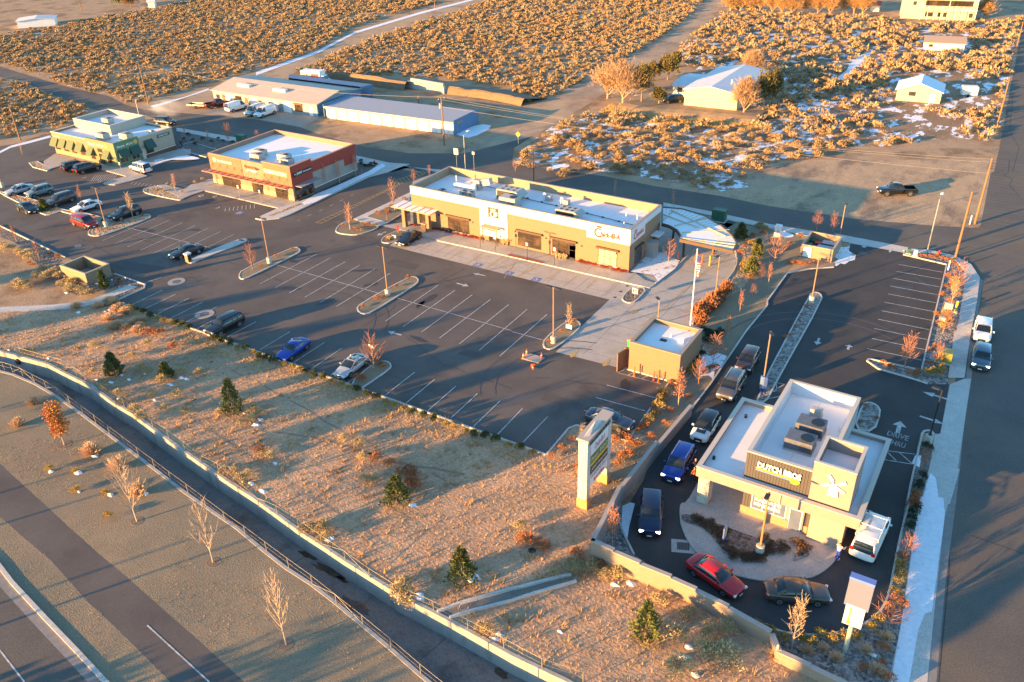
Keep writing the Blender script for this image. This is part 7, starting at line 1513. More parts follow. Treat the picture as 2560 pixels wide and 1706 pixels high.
# hedge along lot
hz='12: 40,258g 105,275g 165,295g 260,318y 330,342y 405,367y 465,398g 545,428g 620,452g 705,472y 780,502y 860,532y 925,560g 1020,605g 1100,635g 1190,662y 1270,692y 1350,722y 1435,772g 1525,802g 1625,832g 1725,866y 1805,897y 1900,932y 1995,972g 2090,992g 2190,1017g 2300,1060y 22: 70,1092g 185,1132y 02: 1970,95g 2040,115g 2110,140g 2180,162y 2245,185g 2320,212y 01: 1180,1362y 1245,1398g 1315,1420g 1380,1450g 1450,1462y 1500,1482y 1555,1495y 1605,1524g 1665,1545g 1725,1562g'
code=None
for w_ in hz.split():
    if w_.endswith(':'): code=w_;continue
    g_=w_[-1];p=g1(code+' '+w_[:-1]);r=.60 if g_=='g' else .55
    if g_=='g': shrub('green',p,r,1.15,'dark green upright shrub in the hedge row along the parking lot kerb','green shrubs of the lot hedge row','hedge_shrub')
    else: shrub('yellow',p,r,.72,'low olive shrub in the hedge row along the parking lot kerb','olive shrubs of the lot hedge row','hedge_shrub')
for c in '23: 1835,955|23: 1940,1012|23: 2050,1062|23: 2150,1102|23: 2240,1135|33: 130,1210|33: 285,1215|33: 375,1250|33: 450,1165|33: 570,1215|33: 645,1192|33: 770,1205|33: 900,1125|33: 965,1055|33: 1150,560|33: 1150,640|33: 1140,720|33: 1120,800|33: 20,1165'.split('|'):
    shrub('bushy',g1(c),.55,.85,'olive rounded shrub in the row between rock bed and coffee lot kerb','olive shrubs round the coffee lot','hedge_shrub',z=.02)
# junipers
def conifer(base,top,wd,label,kind='juniper',name='juniper_tree'):
    c,h=hgt(px(base)[0],px(top)[0]);h=min(h,7);rng=np.random.default_rng(int(c.x*13)%999+1);e=thing(name,label,'tree',(c.x,c.y,0));n=int(2200)
    z=rng.random(n)**1.15*.92+.06;R=wd*(1-z)**.65*(1-.25*np.sin(z*19+rng.uniform(0,6)))*rng.uniform(.65,1.05,n);a=rng.uniform(0,6.283,n);k=1+.22*np.sin(a*5+z*9);C=np.stack([np.cos(a)*R*k,np.sin(a)*R*k,z*h],1)
    V,F=leafcloud(C,np.stack([np.cos(a),np.sin(a),0*a+.4],1),.24,rng,.5,2.0);link('crown',npmesh('crown',V,F,juniperm),e);mb=MB();mb.tube((0,0,0),(0,0,h*.8),.09,.03,6);mb.build('trunk',bark,e);return e
for b,t_,w_,l in (('02: 1050,388','02: 1030,190',.95,'dark green juniper near the channel, leftmost of the field junipers'),('02: 1518,412','02: 1512,280',.75,'small dark juniper second from left in the weed field'),('02: 2135,745','02: 2115,432',1.05,'tallest slender juniper in the weed field left of centre'),('12: 1290,1550','12: 1278,1310',1.05,'broad juniper with rusty shrubs beside it in the field centre'),('13: 1815,672','13: 1810,388',1.0,'bushy juniper above the concrete ditch'),('23: 1172,1185','23: 1190,868',1.0,'olive juniper nearest the tan retaining wall'),('01: 410,460','01: 405,355',.75,'round juniper on the planted divider between parked cars'),('01: 955,1165','01: 960,1005',.6,'narrow spruce by the open walled enclosure'),('01: 895,1080','01: 895,1030',.4,'small dark spruce tight against the enclosure wall'),('21: 2085,715','21: 2105,575',.9,'dark spruce beyond the curved canopy'),('21: 2180,1030','21: 2170,890',.9,'blue-green spruce on the rocky slope'),('21: 2235,880','21: 2245,720',.7,'golden-green cypress at the top of the rocky slope')):
    conifer(b,t_,w_,l)
# saplings
grp='staked saplings of the parking lots'
for k,b,t_,l,w_ in (('column','11: 860,640','11: 850,425','pale twiggy sapling on the rounded island left of the restaurant',1.3),
 ('column','11: 1270,470','11: 1250,205','pale bare sapling on the long planter left of the restaurant',1.3),('rusty','11: 1195,555','11: 1200,440','short rusty sapling low on the same planter',1.2),
 ('red','11: 1440,200','11: 1435,100','red twiggy sapling behind the left corner of the restaurant',1),('red','11: 1580,150','11: 1580,60','red twiggy sapling farther behind the restaurant left corner',1),
 ('red','01: 2305,1010','01: 2260,795','pinkish bare sapling on the left grassy island',1),('golden','22: 520,-10','21: 540,1335','golden-leaved sapling on the right grassy island',1.5),
 ('red','12: 1075,365','12: 1065,45','orange-lit bare sapling with staked trunk on the small tree island',1.1),
 ('golden','01: 1215,530','01: 1185,325','tall golden sapling in front of the black suv on the lamp island',1.5),('rusty','01: 750,400','01: 715,250','rusty sapling among the cafe parking rows',1.2),
 ('column','01: 1600,290','01: 1590,145','pale sapling on the planter island left of the retail building',1.1),
 ('rusty','01: 155,755','01: 125,600','rust coloured sapling at the left lot edge, first of two',1.4),('rusty','01: 360,910','01: 320,745','rust coloured sapling at the left lot edge, nearer the enclosure',1.6),('red','01: 10,700','01: 0,560','red sapling cut by the left picture edge',1.2),
 ('red','21: 1425,935','21: 1445,740','orange-lit bare tree in the snow right of the restaurant',1.2),
 ('rusty','21: 2075,1390','21: 2095,1210','rusty staked sapling on the slope by the long orange grass hedge',1.3),('rusty','21: 1965,1640','21: 1980,1460','rusty staked sapling lower on the grassy slope',1.3),('red','21: 2270,1110','21: 2280,980','small red sapling on the upper slope',1),('red','21: 2190,1250','21: 2220,1180','low reddish sapling on the slope grass',1.2),
 ('red','22: 1830,300','22: 1870,50','red-barked sapling in the snow beside the coffee queue',1.1),('red','22: 1700,480','22: 1735,270','orange sapling at the lower end of the snow patch',1.1),('rusty','22: 1515,680','22: 1530,380','bushy orange tree at the corner of the service building bed',1.5),
 ('golden','22: 630,1060','22: 640,860','pale staked sapling left of the tall tenant sign',1.3),
 ('red','31: 440,650','31: 455,490','red twiggy tree behind the bin enclosure, left one',1.1),('red','31: 590,660','31: 605,505','red twiggy tree behind the bin enclosure, right one',1.1),('red','31: 60,940','31: 70,700','orange-lit sapling on the slope left of the bin enclosure',1.2),('rusty','31: 5,1130','31: 15,960','orange sapling at the slope below the bin enclosure',1.3),
 ('red','31: 1700,1230','31: 1725,960','orange-lit sapling in the right planting strip upper part',1.1),('golden','31: 1670,1310','31: 1690,1100','green-gold shrubby tree in the right planting strip',1.6),('red','32: 1590,20','31: 1650,1380','sapling in the right planting strip by the white suv',1.1),
 ('red','32: 1240,330','32: 1290,60','bare sapling in the pointed rock bed with the olive transformer',1),('red','32: 1530,320','32: 1570,130','red-trunked sapling beside the olive transformer',1),
 ('red','32: 1400,1250','32: 1440,1080','dark twiggy sapling in the narrow strip beside the drive thru lane',1.0),('red','33: 1190,510','33: 1240,290','red-trunked sapling halfway down the narrow strip',1.2),('red','33: 1055,1100','33: 1120,840','red-trunked sapling at the bottom of the snowy walk',1.3),
 ('golden','33: 205,1265','33: 250,880','tan-leaved staked sapling in the rock bed before the lower retaining wall',1.6),('rusty','23: 878,375','23: 890,60','orange-leaved staked tree in the corner of the retaining walls',1.6),
 ('red','00: 2090,1305','00: 2075,1140','red-leaved sapling beside the green transformer behind the retail building',1),('column','00: 1905,1290','00: 1890,1190','thin bare sapling behind the cafe drive lane',1),('column','00: 1690,1240','00: 1690,1150','thin bare sapling nearest the rear of the cafe',1),('red','10: 20,1290','10: 15,1200','orange sapling behind the retail roof line',1),
 ('red','20: 30,1568','20: 35,1480','orange-lit sapling behind the restaurant rear wall',1.2),('column','11: 630,260','11: 620,70','thin bare tree against the grey retail side wall, left',1.1),('column','11: 765,215','11: 755,30','thin bare tree against the grey retail side wall, middle',1.1),('column','11: 915,150','11: 905,-20','thin bare tree against the grey retail side wall, right',1.1),
 ('column','21: 935,330','21: 930,200','faint bare tree beyond the restaurant roof, left',1.1),('column','21: 1468,430','21: 1475,295','faint bare tree beside the canopy by the rear street',1.1),('column','00: 205,1415','00: 215,1330','thin orange sapling at the left edge before the cafe',1)):
    if l in('orange-lit sapling behind the restaurant rear wall','faint bare tree beyond the restaurant roof, left'): pass
    tb(k,b,t_,l,grp,w_,z=.1)
# small bed plants
def many(kind,s,r,h,label,group,z=.14,name=None):
    for p in W(s):
        k=random.uniform(.8,1.2);shrub(kind,p,r*k,h*k,label,group,name,z)
many('rust','11: 195,890 45,985',.5,.4,'low rusty shrub on the left grassy island','shrubs on the left grassy island')
many('rust','11: 1390,1085 1275,1170 1150,1265 1095,1280 970,1350',.5,.42,'low rusty shrub on the middle grassy island','shrubs on the middle grassy island')
many('yellow','11: 335,825 280,860',.35,.3,'small tan shrub at the tip of the left grassy island','small shrubs on the left grassy island')
many('rust','21: 540,1500 570,1480 22: 450,10 340,110',.5,.4,'low rusty shrub on the right grassy island','shrubs on the right grassy island')
many('rust','12: 1110,300 1150,310 1160,340 920,430 960,440 980,460',.5,.5,'rusty shrub on the small tree island','shrubs on the small tree island')
many('rust','11: 880,570 1030,605 890,640 920,650 800,610 1000,610',.5,.4,'rusty shrub on the rounded island left of the restaurant','shrubs on the rounded island')
many('bushy','11: 965,590 965,655 1080,615',.45,.4,'green low shrub on the rounded island left of the restaurant','green shrubs on the rounded island')
many('rust','11: 1100,490 1125,505 1210,490 1235,435 1350,370',.5,.45,'rusty shrub on the long planter left of the restaurant','shrubs on the long planter')
many('yellow','11: 1300,465 1180,460',.4,.4,'yellow-green shrub on the long planter left of the restaurant','yellow shrubs on the long planter')
many('grass','11: 1195,735 1215,740 1240,735',.5,.6,'pale grass clump at the black luxury sedan','grass clumps by the luxury sedan',name='straw_clump')
many('redfire','A: 590,985 640,990 700,1005 760,1020 820,1030 880,1050 930,1060 980,1075 1030,1080 1090,1100 1140,1105 1190,1115 1240,1125 280,930 330,935',.42,.42,'red shrub along the left half of the restaurant front','red shrubs at the restaurant front',.02)
many('redfire','B: 400,1050 450,1060 500,1075 555,1085 620,1100 690,1110 740,1125 800,1140 860,1155 910,1170 970,1185 1010,1190',.45,.45,'red shrub along the right end of the restaurant front','red shrubs at the restaurant right end',.02)
many('grass','A: 1560,1195 1610,1205 1670,1200 1740,1215 1800,1225 1860,1230 1920,1240 1980,1255 2040,1265 2100,1275 2160,1290 2220,1300 2290,1310 2340,1330 B: 60,985 110,1000 160,1005 190,1010',.55,.85,'tall straw grass clump before the restaurant windows','straw grasses at the restaurant front',.1,'straw_clump')
many('rusty_grass','21: 1700,1400 1730,1380 1760,1350 1790,1330 1820,1310 1850,1290 1880,1270 1910,1250 1940,1230 1960,1200 1690,1430 1720,1450 1750,1420 1780,1400 1810,1380 1840,1350 1880,1330 1910,1300 1700,1500 1740,1490',.9,1.2,'orange grass clump in the long hedge beside the flagpole','orange grass hedge',.02)
many('rust','21: 1950,1130 1980,1150 1925,1180 2110,800 2080,850 2150,760 2200,700 2290,690 2230,960 2140,960 2160,1080',.6,.55,'rusty shrub on the rocky slope beside the drive-through','shrubs on the rocky slope',.02)
many('bushy','21: 2190,780 2210,830 2120,980 2180,940 2260,620 2300,650',.7,.8,'olive shrub high on the rocky slope','olive shrubs on the rocky slope',.02)
many('tallgreen','22: 1740,20 1780,30 1830,40 1870,60 1760,100 1820,100 1790,60 1690,170 1720,230 1680,280 1660,300 1900,20',.75,1.0,'dark green shrub mass behind the service building','dark shrubs by the service building',.02)
many('rust','22: 1440,480 1500,460 1470,520 1390,580 1370,640 1290,700 1310,760 1180,870 1230,860 1150,900 1010,980 1050,1000 1100,1040 1140,1040 1440,720 1400,850 1270,960 1800,350 1840,340 1740,380 1600,600 1640,350',.6,.55,'rusty shrub on the slope beside the service lot','shrubs on the slope by the service lot',.02)
many('bushy','22: 1370,560 1400,600 1350,640 1300,780 1250,820 1340,700 1620,370 1640,340',.7,.8,'olive shrub on the slope beside the service lot','olive shrubs on the slope by the service lot',.02)
many('rust','22: 540,1000 460,1070 365,1150 595,1240 1010,1140 1060,1130 970,1220 990,1150 940,1000',.55,.6,'bright rusty shrub in the grass around the tall tenant sign','rusty shrubs round the tenant sign',.02)
many('rust','31: 200,950 240,940 280,950 320,960 370,965 420,945 200,770 170,810 290,690 300,700',.5,.42,'rusty shrub beside the bin enclosure','shrubs by the bin enclosure',.02)
many('rust','31: 1390,885 1420,890 1490,900 1530,890 1590,905 1640,930 1680,950 1640,1070 1620,1160 1650,1160 1730,1230 1600,1230 1580,1240 1660,1300 1720,1100 1540,1420 1560,1500 32: 1470,300 1490,180 1520,130 1100,330 1130,340 1290,390 1340,400 1370,370 1050,290',.5,.45,'rusty shrub in the rock beds by the right sidewalk','shrubs by the right sidewalk',.03)
many('bushy','31: 1700,1160 1690,1200 1700,1130 1620,1440 1640,1480 1600,1540 32: 1560,400 1500,400 1440,390 1580,350',.65,.9,'olive shrub in the rock bed by the right sidewalk','olive shrubs by the right sidewalk',.03)
many('tallgreen','32: 1430,1060 1450,1080 1400,1350 1380,1400 1370,1450 33: 1270,110 1260,160 1250,210 1230,240 1300,60',.5,.8,'dark evergreen shrub in the narrow strip beside the snowy walk','dark shrubs in the narrow strip',.03)
many('rust','32: 1340,1500 1330,1530 33: 1270,20 1300,30 1180,500 1160,560 1160,900 1130,880 1080,920 1060,1000',.55,.7,'rusty shrub in the narrow strip beside the snowy walk','rusty shrubs in the narrow strip',.03)
many('rust','32: 200,40 150,60 880,690 840,840 980,800',.4,.3,'tiny rusty plant in the rock islands of the coffee lot','plants in the rock islands',.13)
many('rust','31: 380,1300 340,1350 310,1420 280,1480 250,1530',.3,.25,'tiny plant in the long rock island','plants in the long rock island',.13)
many('brownmat','23: 1620,150 1730,170 1760,250 1850,350 1950,480 2050,500 2110,510 2170,470 2260,400 2280,440 33: 100,420 150,400 120,370 23: 1650,165 1700,200 1780,230 1800,280 1850,300 1900,420 1960,440 2020,460 2080,470 2140,480 2180,500 2220,430 2200,300 1860,250 33: 250,360 300,370 290,440 320,400 20,370',.6,.5,'dark brown groundcover clump in the rock bed before the coffee shop','brown groundcover of the coffee shop bed',.15)
many('tan','33: 340,1300 480,1285 600,1365 860,1300 955,1480 1040,1190 23: 2300,1340',.55,.5,'dry tan clump in the rock bed behind the retaining wall','tan clumps in the rock bed',.03)
many('rust','33: 1010,1290 990,1410 830,1460 1050,1540',.5,.5,'orange clump in the rock bed at the bottom right','orange clumps in the rock bed',.03)
many('rust','01: 150,345 235,375 285,395 335,410 465,455 525,460 750,490 855,525 940,565 1060,600 900,640 930,655 1300,515',.35,.3,'small rusty plant on the planted divider','plants on the divider',.13)
many('rabbit','01: 1350,290 1430,300 1500,300 1545,290 1660,310 1530,235 1570,250 1780,220 1850,190',.4,.45,'straw coloured plant on the planter left of the retail building','plants left of the retail building',.13)
many('rust','R: 1405,1010 1515,960 1590,930',.35,.9,'orange potted-looking column shrub at the retail right corner','column shrubs at the retail corner',.13)
many('tallgreen','10: 960,1500 1000,1520 1050,1500 11: 960,20 1000,60 1040,60 1090,50',.6,.5,'dark low shrub in the bed behind the retail building','shrubs behind the retail building',.02)
many('tallgreen','00: 1680,1270 1760,1285 1850,1275 1930,1300 2030,1290 2120,1310 1780,1320 1720,1235 1990,1270 2170,1330',.6,.5,'dark low shrub in the bed behind the cafe','shrubs behind the cafe',.02)
many('rabbit','01: 30,790 60,830 110,820 170,850 200,890 260,880 280,910 400,1020 450,1050 500,1040 540,1080 420,1080 330,1060 600,1130 650,1150 700,1120 560,1150 640,1200 740,1200 800,1250 830,1230 170,1150 240,1140 200,1170 250,1190',.95,.9,'golden rabbitbrush clump along the dark bed at the left edge','rabbitbrush at the left bed',.0)
many('rust','01: 380,990 450,870 530,890 300,970 270,950 1000,1040 1080,1130 850,1200 1020,1030',.5,.55,'rusty shrub in the dark bed near the walled enclosure','rusty shrubs near the walled enclosure',.0)
many('tallgreen','01: 600,1050 640,1080 1080,1105 780,1110 820,1090',.6,.6,'dark green shrub at the foot of the walled enclosure','dark shrubs near the walled enclosure',.0)
many('tan','01: 1000,1290 1040,1310 1100,1350 1060,1370 1200,1500 1240,1480 1280,1520 1030,1540 1080,1520 1150,1540 1250,1568 1000,1460 1300,1470 1150,1400 900,1340 700,1350',.85,.75,'pale dry bush just below the concrete walkway end','dry bushes below the walkway',.0)
many('rabbit','02: 870,150 1200,235 1280,340 1340,130 1490,450 1385,580 1690,750 1650,380 1820,395 1340,370 850,380 930,470 950,530 1080,570 1620,590 1510,710 2000,750 2190,850 2310,740 2300,810 2140,1300 2180,1360 2230,1400 2050,1290 2270,1330 300,190 230,200 1110,660 1230,730 1300,790 12: 20,760 800,990 950,1040 970,1170 130,1150 60,1130 1070,1380 1000,1360 13: 440,240 500,230 560,250 620,270 600,200 1290,700 1330,780 1290,880 1350,900 1990,1110 2040,1140 1260,760 23: 60,210 510,560 560,600 600,580 700,580 820,640 880,610 930,650 360,620 1290,870 1510,1000 1580,960 1740,1150 1880,1130 13: 600,330',.75,.75,'rabbitbrush clump scattered in the weed field','rabbitbrush in the weed field',.0)
many('rust','02: 1570,150 12: 1100,1180 1210,1210 1330,1300 1390,1290 1440,1330 1450,1440 1430,1390 30,1100 02: 1370,20 1450,30 23: 130,340 240,370 300,400 100,310 560,460 620,540 740,560',.75,.75,'orange rusty bush in the weed field','orange bushes in the weed field',.0)
for c,r,l in(('23: 1420,1175',1.2,'big silvery-gold rabbitbrush below the olive juniper'),('23: 1700,1340',1.25,'big silvery-gold rabbitbrush left part of the bottom pair'),('23: 1880,1380',1.5,'largest silvery-gold rabbitbrush at the bottom edge'),('23: 1480,1490',1.25,'silvery-gold rabbitbrush cut by the bottom edge'),('13: 1290,830',1.1,'pale bush spilling over the channel wall')): shrub('rabbit',g1(c),r,1.3,l,None,'rabbitbrush')
# trees round the metal house
def wild(kind,base,top,wd,label,n=2600,mm=None,sz=.4):
    c,h=hgt(px(base)[0],px(top)[0]);rng=np.random.default_rng(int(abs(c.x)*7));e=thing('wild_tree' if kind!='pine' else 'pine_tree',label,'tree',(c.x,c.y,0))
    if kind=='bare':
        a,b=bare_tree(int(abs(c.x)),h,.5,60,.22,.1,5,upw=1.0,tr=.09);a.build('trunk',palebark,e);b.build('branches',mm or mat('gold_twigs',(.42,.27,.16),rough=.9),e)
        C,d=dome(rng,int(n*1.5),wd*1.35,h,14,.2);C[:,2]*=1.05;V,F=leafcloud(C,d,1.0,rng,.6,14);link('twigs',npmesh('twigs',V,F,mm or mat('gold_twigs',())),e)
    else:
        mb=MB();mb.tube((0,0,0),(0,0,h*.75),.2,.06,7);mb.build('trunk',bark,e);C,d=dome(rng,n,wd,h,10,.5);C[:,2]=C[:,2]*.95+.3;V,F=leafcloud(C,d,sz,rng,.3,1.6);link('crown',npmesh('crown',V,F,mm or mat('pine_needles',(.10,.10,.03),(.20,.14,.04),scale=.8,rough=.9)),e)
    return e
wild('bare','20: 1010,940','20: 960,560',5.0,'great bare golden tree left of the house, spreading over the road edge')
wild('bare','20: 870,900','20: 850,600',3.6,'bare golden tree at the road edge left of the pines')
wild('pine','20: 1180,940','20: 1130,540',3.0,'tall dark pine right of the great golden tree');wild('pine','20: 1340,950','20: 1330,810',1.8,'small pine in front of the dark vehicle by the house')
wild('pine','20: 1280,740','20: 1260,560',2.0,'dark pine behind the yard left of the house');wild('pine','20: 1420,730','20: 1440,470',3.0,'twin dark pine farther behind the yard');wild('pine','20: 1480,620','20: 1490,480',2.3,'golden pine behind the yard near the dirt road')
wild('bare','20: 2110,1040','20: 2120,720',2.6,'rounded bare tree in front of the right corner of the house');wild('bare','20: 2190,660','20: 2190,480',2.6,'rounded bare tree behind the house roof');wild('pine','20: 2290,1000','20: 2290,600',3.2,'tall olive evergreen right of the house');wild('pine','30: 30,980','30: 20,620',2.4,'olive evergreen at the far right of the house group')
gt=mat('thicket_twigs',(.44,.26,.11),rough=.9)
for i,x in enumerate((1990,2080,2170,2260)): wild('bare','20: %d,100'%x,'20: %d,-60'%x,3.5,('leftmost','second','third','fourth')[i]+' golden tree of the thicket at the top edge',1600,gt)
for i,x in enumerate((30,120,210,330,450,560,680,780,860)): wild('bare','30: %d,%d'%(x,120+(i%3)*8),'30: %d,-50'%x,3.3,'golden thicket tree at the top edge, '+('first','second','third','fourth','fifth','sixth','seventh','eighth','ninth')[i]+' from the house side',1500,gt)
wild('pine','30: 1290,155','30: 1285,25',2.6,'round olive bush at the left end of the hillside house',2000);wild('bare','30: 1970,170','30: 1950,0',3.2,'bare orange tree right of the hillside house',1600,gt)
wild('pine','00: 1090,60','00: 1080,-60',3.5,'dark tree at the top left, left one of two',2000,juniperm);wild('pine','00: 1200,65','00: 1200,-40',3.8,'brown tree at the top left, right one of two',2000,mat('brown_leaves',(.30,.17,.06),rough=.9))
# ---------------------------------------------------------------- sagebrush
def inpoly(X,Y,P):
    ins=np.zeros(len(X),bool);n=len(P)
    for i in range(n):
        x0,y0=P[i][0],P[i][1];x1,y1=P[i-1][0],P[i-1][1]
        c=((y0>Y)!=(y1>Y))&(X<(x1-x0)*(Y-y0)/((y1-y0)+1e-12)+x0);ins^=c
    return ins
F1=W('00: -400,420 0,320 200,290 300,272 510,245 950,160 1400,90 1500,60 1800,0 2334,-100 10: 1500,-100 1640,30 1500,70 900,240 550,460 200,590 0,640 00: 2150,680 1900,750 1500,880 1350,940 1150,950 1000,860 850,850 600,780 400,700 0,600 -400,500')
F2=W('00: -400,640 0,730 250,770 450,860 580,930 790,940 800,1060 650,1090 520,1180 300,1220 0,1270 -400,1350')
F3=W('10: 380,650 450,610 1000,380 1600,180 2334,-60 20: 400,-150 1790,-150 1740,20 1600,170 1350,340 1150,460 1000,540 720,690 450,850 280,900 60,960 10: 2334,800 1700,720 1100,690 640,690 500,690')
F4=W('20: 2050,10 1900,140 1700,290 1480,480 1600,600 1750,680 1900,640 2100,560 2334,600 30: 100,700 250,800 0,1000 20: 2150,1200 1800,1130 1400,1100 900,1040 700,1040 450,1100 250,1230 40,1430 20,1540 300,1568 P: 1400,447 21: 700,90 1100,140 1500,200 1900,290 30: 0,1540 450,1440 700,1340 1100,1340 1400,1280 1700,1250 2000,1300 2120,1150 2160,900 2230,480 2310,200 2334,150 2150,200 1900,210 1400,220 1200,250 1100,180 850,160 0,130')
sheet('scrubland',F1,scrub,.003);sheet('scrubland',F2,scrub,.003);sheet('scrubland',F3,scrub,.003);sheet('scrubland',F4,scrubsnow,.0035)
EX=[W(s) for s in('20: 1430,640 1570,600 2300,640 2334,1000 2100,1090 1540,1010 1400,960','30: 1100,680 1700,660 2080,780 2050,1020 1560,1010 1100,960','30: 1380,300 1850,310 1850,480 1400,480','30: 900,1000 1400,1000 1600,1100 1900,1100 1500,1300 1100,1250','30: 1000,410 960,480 760,700 600,750 600,720 800,540')]
def sample(P,dens,rng,kx=1):
    X=np.array([p[0] for p in P]);Y=np.array([p[1] for p in P]);A=(X.max()-X.min())*(Y.max()-Y.min());n=int(A*dens)
    x=rng.uniform(X.min(),X.max(),n);y=rng.uniform(Y.min(),Y.max(),n);k=inpoly(x,y,P);x,y=x[k],y[k]
    for E_ in EX: k=~inpoly(x,y,E_);x,y=x[k],y[k]
    # view cull
    p=np.stack([x,y,np.zeros(len(x))],1)-np.array([0,0,CH]);c=p@M2.T;u=CX+FL*c[:,0]/c[:,2];v=CY+FL*c[:,1]/c[:,2];k=(u>-60)&(u<2620)&(v>-60)&(c[:,2]>0);return x[k],y[k]
rng=np.random.default_rng(11);XS=[];YS=[];ZS=[]
for P,dn in((F1,.66),(F2,.55),(F3,.70),(F4,.26)):
    x,y=sample(P,dn,rng);q=np.sin(x*.11+3)*np.cos(y*.13)+np.sin(x*.05-y*.07);k=rng.random(len(x))<.78+.2*q;XS.append(x[k]);YS.append(y[k]);ZS.append(np.full(k.sum(),1.45 if P is F4 else 1.0))
X_=np.concatenate(XS);Y_=np.concatenate(YS);D_=np.hypot(X_,Y_);o_=np.argsort(D_);Z_=np.concatenate(ZS)[o_];X_,Y_=X_[o_],Y_[o_];NI=290
S_=rng.uniform(.42,.88,len(X_))*Z_*np.where(rng.random(len(X_))<.12,1.4,1)*(1+.0*X_)
protos=[bush_mesh('sagebrush',sagem,50+s,1,.9,300,.26,9,.4,2.0) for s in range(4)]
for i in range(min(NI,len(X_))):
    o=link('sagebrush',protos[i%4],None,(X_[i],Y_[i],0),rng.uniform(0,6.28),(S_[i],S_[i],S_[i]*.95));tag(o,'golden sagebrush bush in the near part of the snow-flecked scrubland','shrub','sagebrush bushes nearest the streets')
lo=[]
for s in range(6):
    r_=np.random.default_rng(70+s);C,d=dome(r_,70,1,.9,6);lo.append(leafcloud(C,d,.50,r_,.45,1.5))
VV=[];FF=[];off=0;XR,YR,SR=X_[NI:],Y_[NI:],S_[NI:];n=len(XR);pi_=rng.integers(0,6,n);an=rng.uniform(0,6.28,n)
for s in range(6):
    V,F=lo[s];k=np.where(pi_==s)[0];c_,s_=np.cos(an[k])[:,None],np.sin(an[k])[:,None];sc=SR[k][:,None]
    vx=(V[:,0][None]*c_-V[:,1][None]*s_)*sc+XR[k][:,None];vy=(V[:,0][None]*s_+V[:,1][None]*c_)*sc+YR[k][:,None];vz=V[:,2][None]*sc*.95
    VV.append(np.stack([vx,vy,vz],2).reshape(-1,3));FF.append((F[None]+(np.arange(len(k))*len(V))[:,None,None]).reshape(-1,3)+off);off+=len(k)*len(V)
print('bushes',n);tag(link('sagebrush_scrub',npmesh('sagebrush_scrub',np.concatenate(VV),np.concatenate(FF),sagem)),'dense golden sagebrush covering the desert fields','shrubs',kind='stuff')
# field tufts, lawn tufts
FD=list(far2)+V2(W('33: 900,2600 0,1230 23: 2000,1050 1600,860 690,320 830,150 22: 1140,1400 1330,1010 1060,1000 P: 1540,1100 22: 950,955 680,890 560,860 430,980 310,1120 P: 315,762 01: 1050,1290 850,1300 540,1340 0,1390 -900,1390'))
def tufts(name,P,dens,r,h,nb,m,label,seed,thr=None,w=.02):
    rng=np.random.default_rng(seed);x,y=sample(P,dens,rng)
    if thr is not None:
        q=np.sin(x*.35+1)*np.cos(y*.41)+np.sin(x*.17-y*.23+2)+.6*np.sin(x*1.3)*np.sin(y*1.1);k=q>thr;x,y=x[k],y[k]
    n=len(x);S=rng.uniform(.5,1.5,(n,1));a=rng.uniform(0,6.283,(n,nb));t=rng.uniform(.1,1.1,(n,nb));L=h*S*rng.uniform(.6,1.2,(n,nb))
    D=np.stack([np.cos(a)*np.sin(t),np.sin(a)*np.sin(t),np.cos(t)],2);B=np.stack([x[:,None]+np.cos(a)*r*S*rng.random((n,nb)),y[:,None]+np.sin(a)*r*S*rng.random((n,nb)),np.zeros((n,nb))],2)
    Sd=np.stack([-np.sin(a),np.cos(a),0*a],2);T_=B+D*L[...,None];V=np.stack([B-Sd*w,B+Sd*w,T_],2).reshape(-1,3)
    return tag(link(name,npmesh(name,V,np.arange(len(V)).reshape(-1,3),m)),label,'grass',kind='stuff')
tufts('weed_cover',FD,2.2,.16,.22,9,tuftm,'dry tan weeds covering the field between lot and channel',3,w=.022)
tufts('tall_weeds',FD,.35,.25,.42,16,mat('weed_gold',(.50,.30,.13),(.38,.24,.11),scale=.5,rough=.95),'taller golden weed clumps dotted over the field',4,thr=-.2,w=.03)
LW=list(near2[::-1])+V2(W('02: -900,500 0,1205 400,1568 03: 600,200 880,450 1110,640 1400,900 1700,1160 2150,1568 3200,2500'))
tufts('lawn_grass',LW,7.0,.10,.10,6,mat('straw_tuft',(.50,.36,.19),(.38,.29,.16),scale=.4,rough=.95),'straw-coloured raised tufts in the dormant lawn',5,thr=.0,w=.014)
VG=W('03: -900,-600 0,110 200,290 450,500 770,860 1030,1100 1500,1568 960,1568 430,1010 130,690 0,520 -900,-400')
tufts('verge_grass',VG,4.0,.10,.10,6,mat('straw_tuft',()),'straw-coloured tufts in the narrow verge by the road',6,thr=-.2,w=.014)
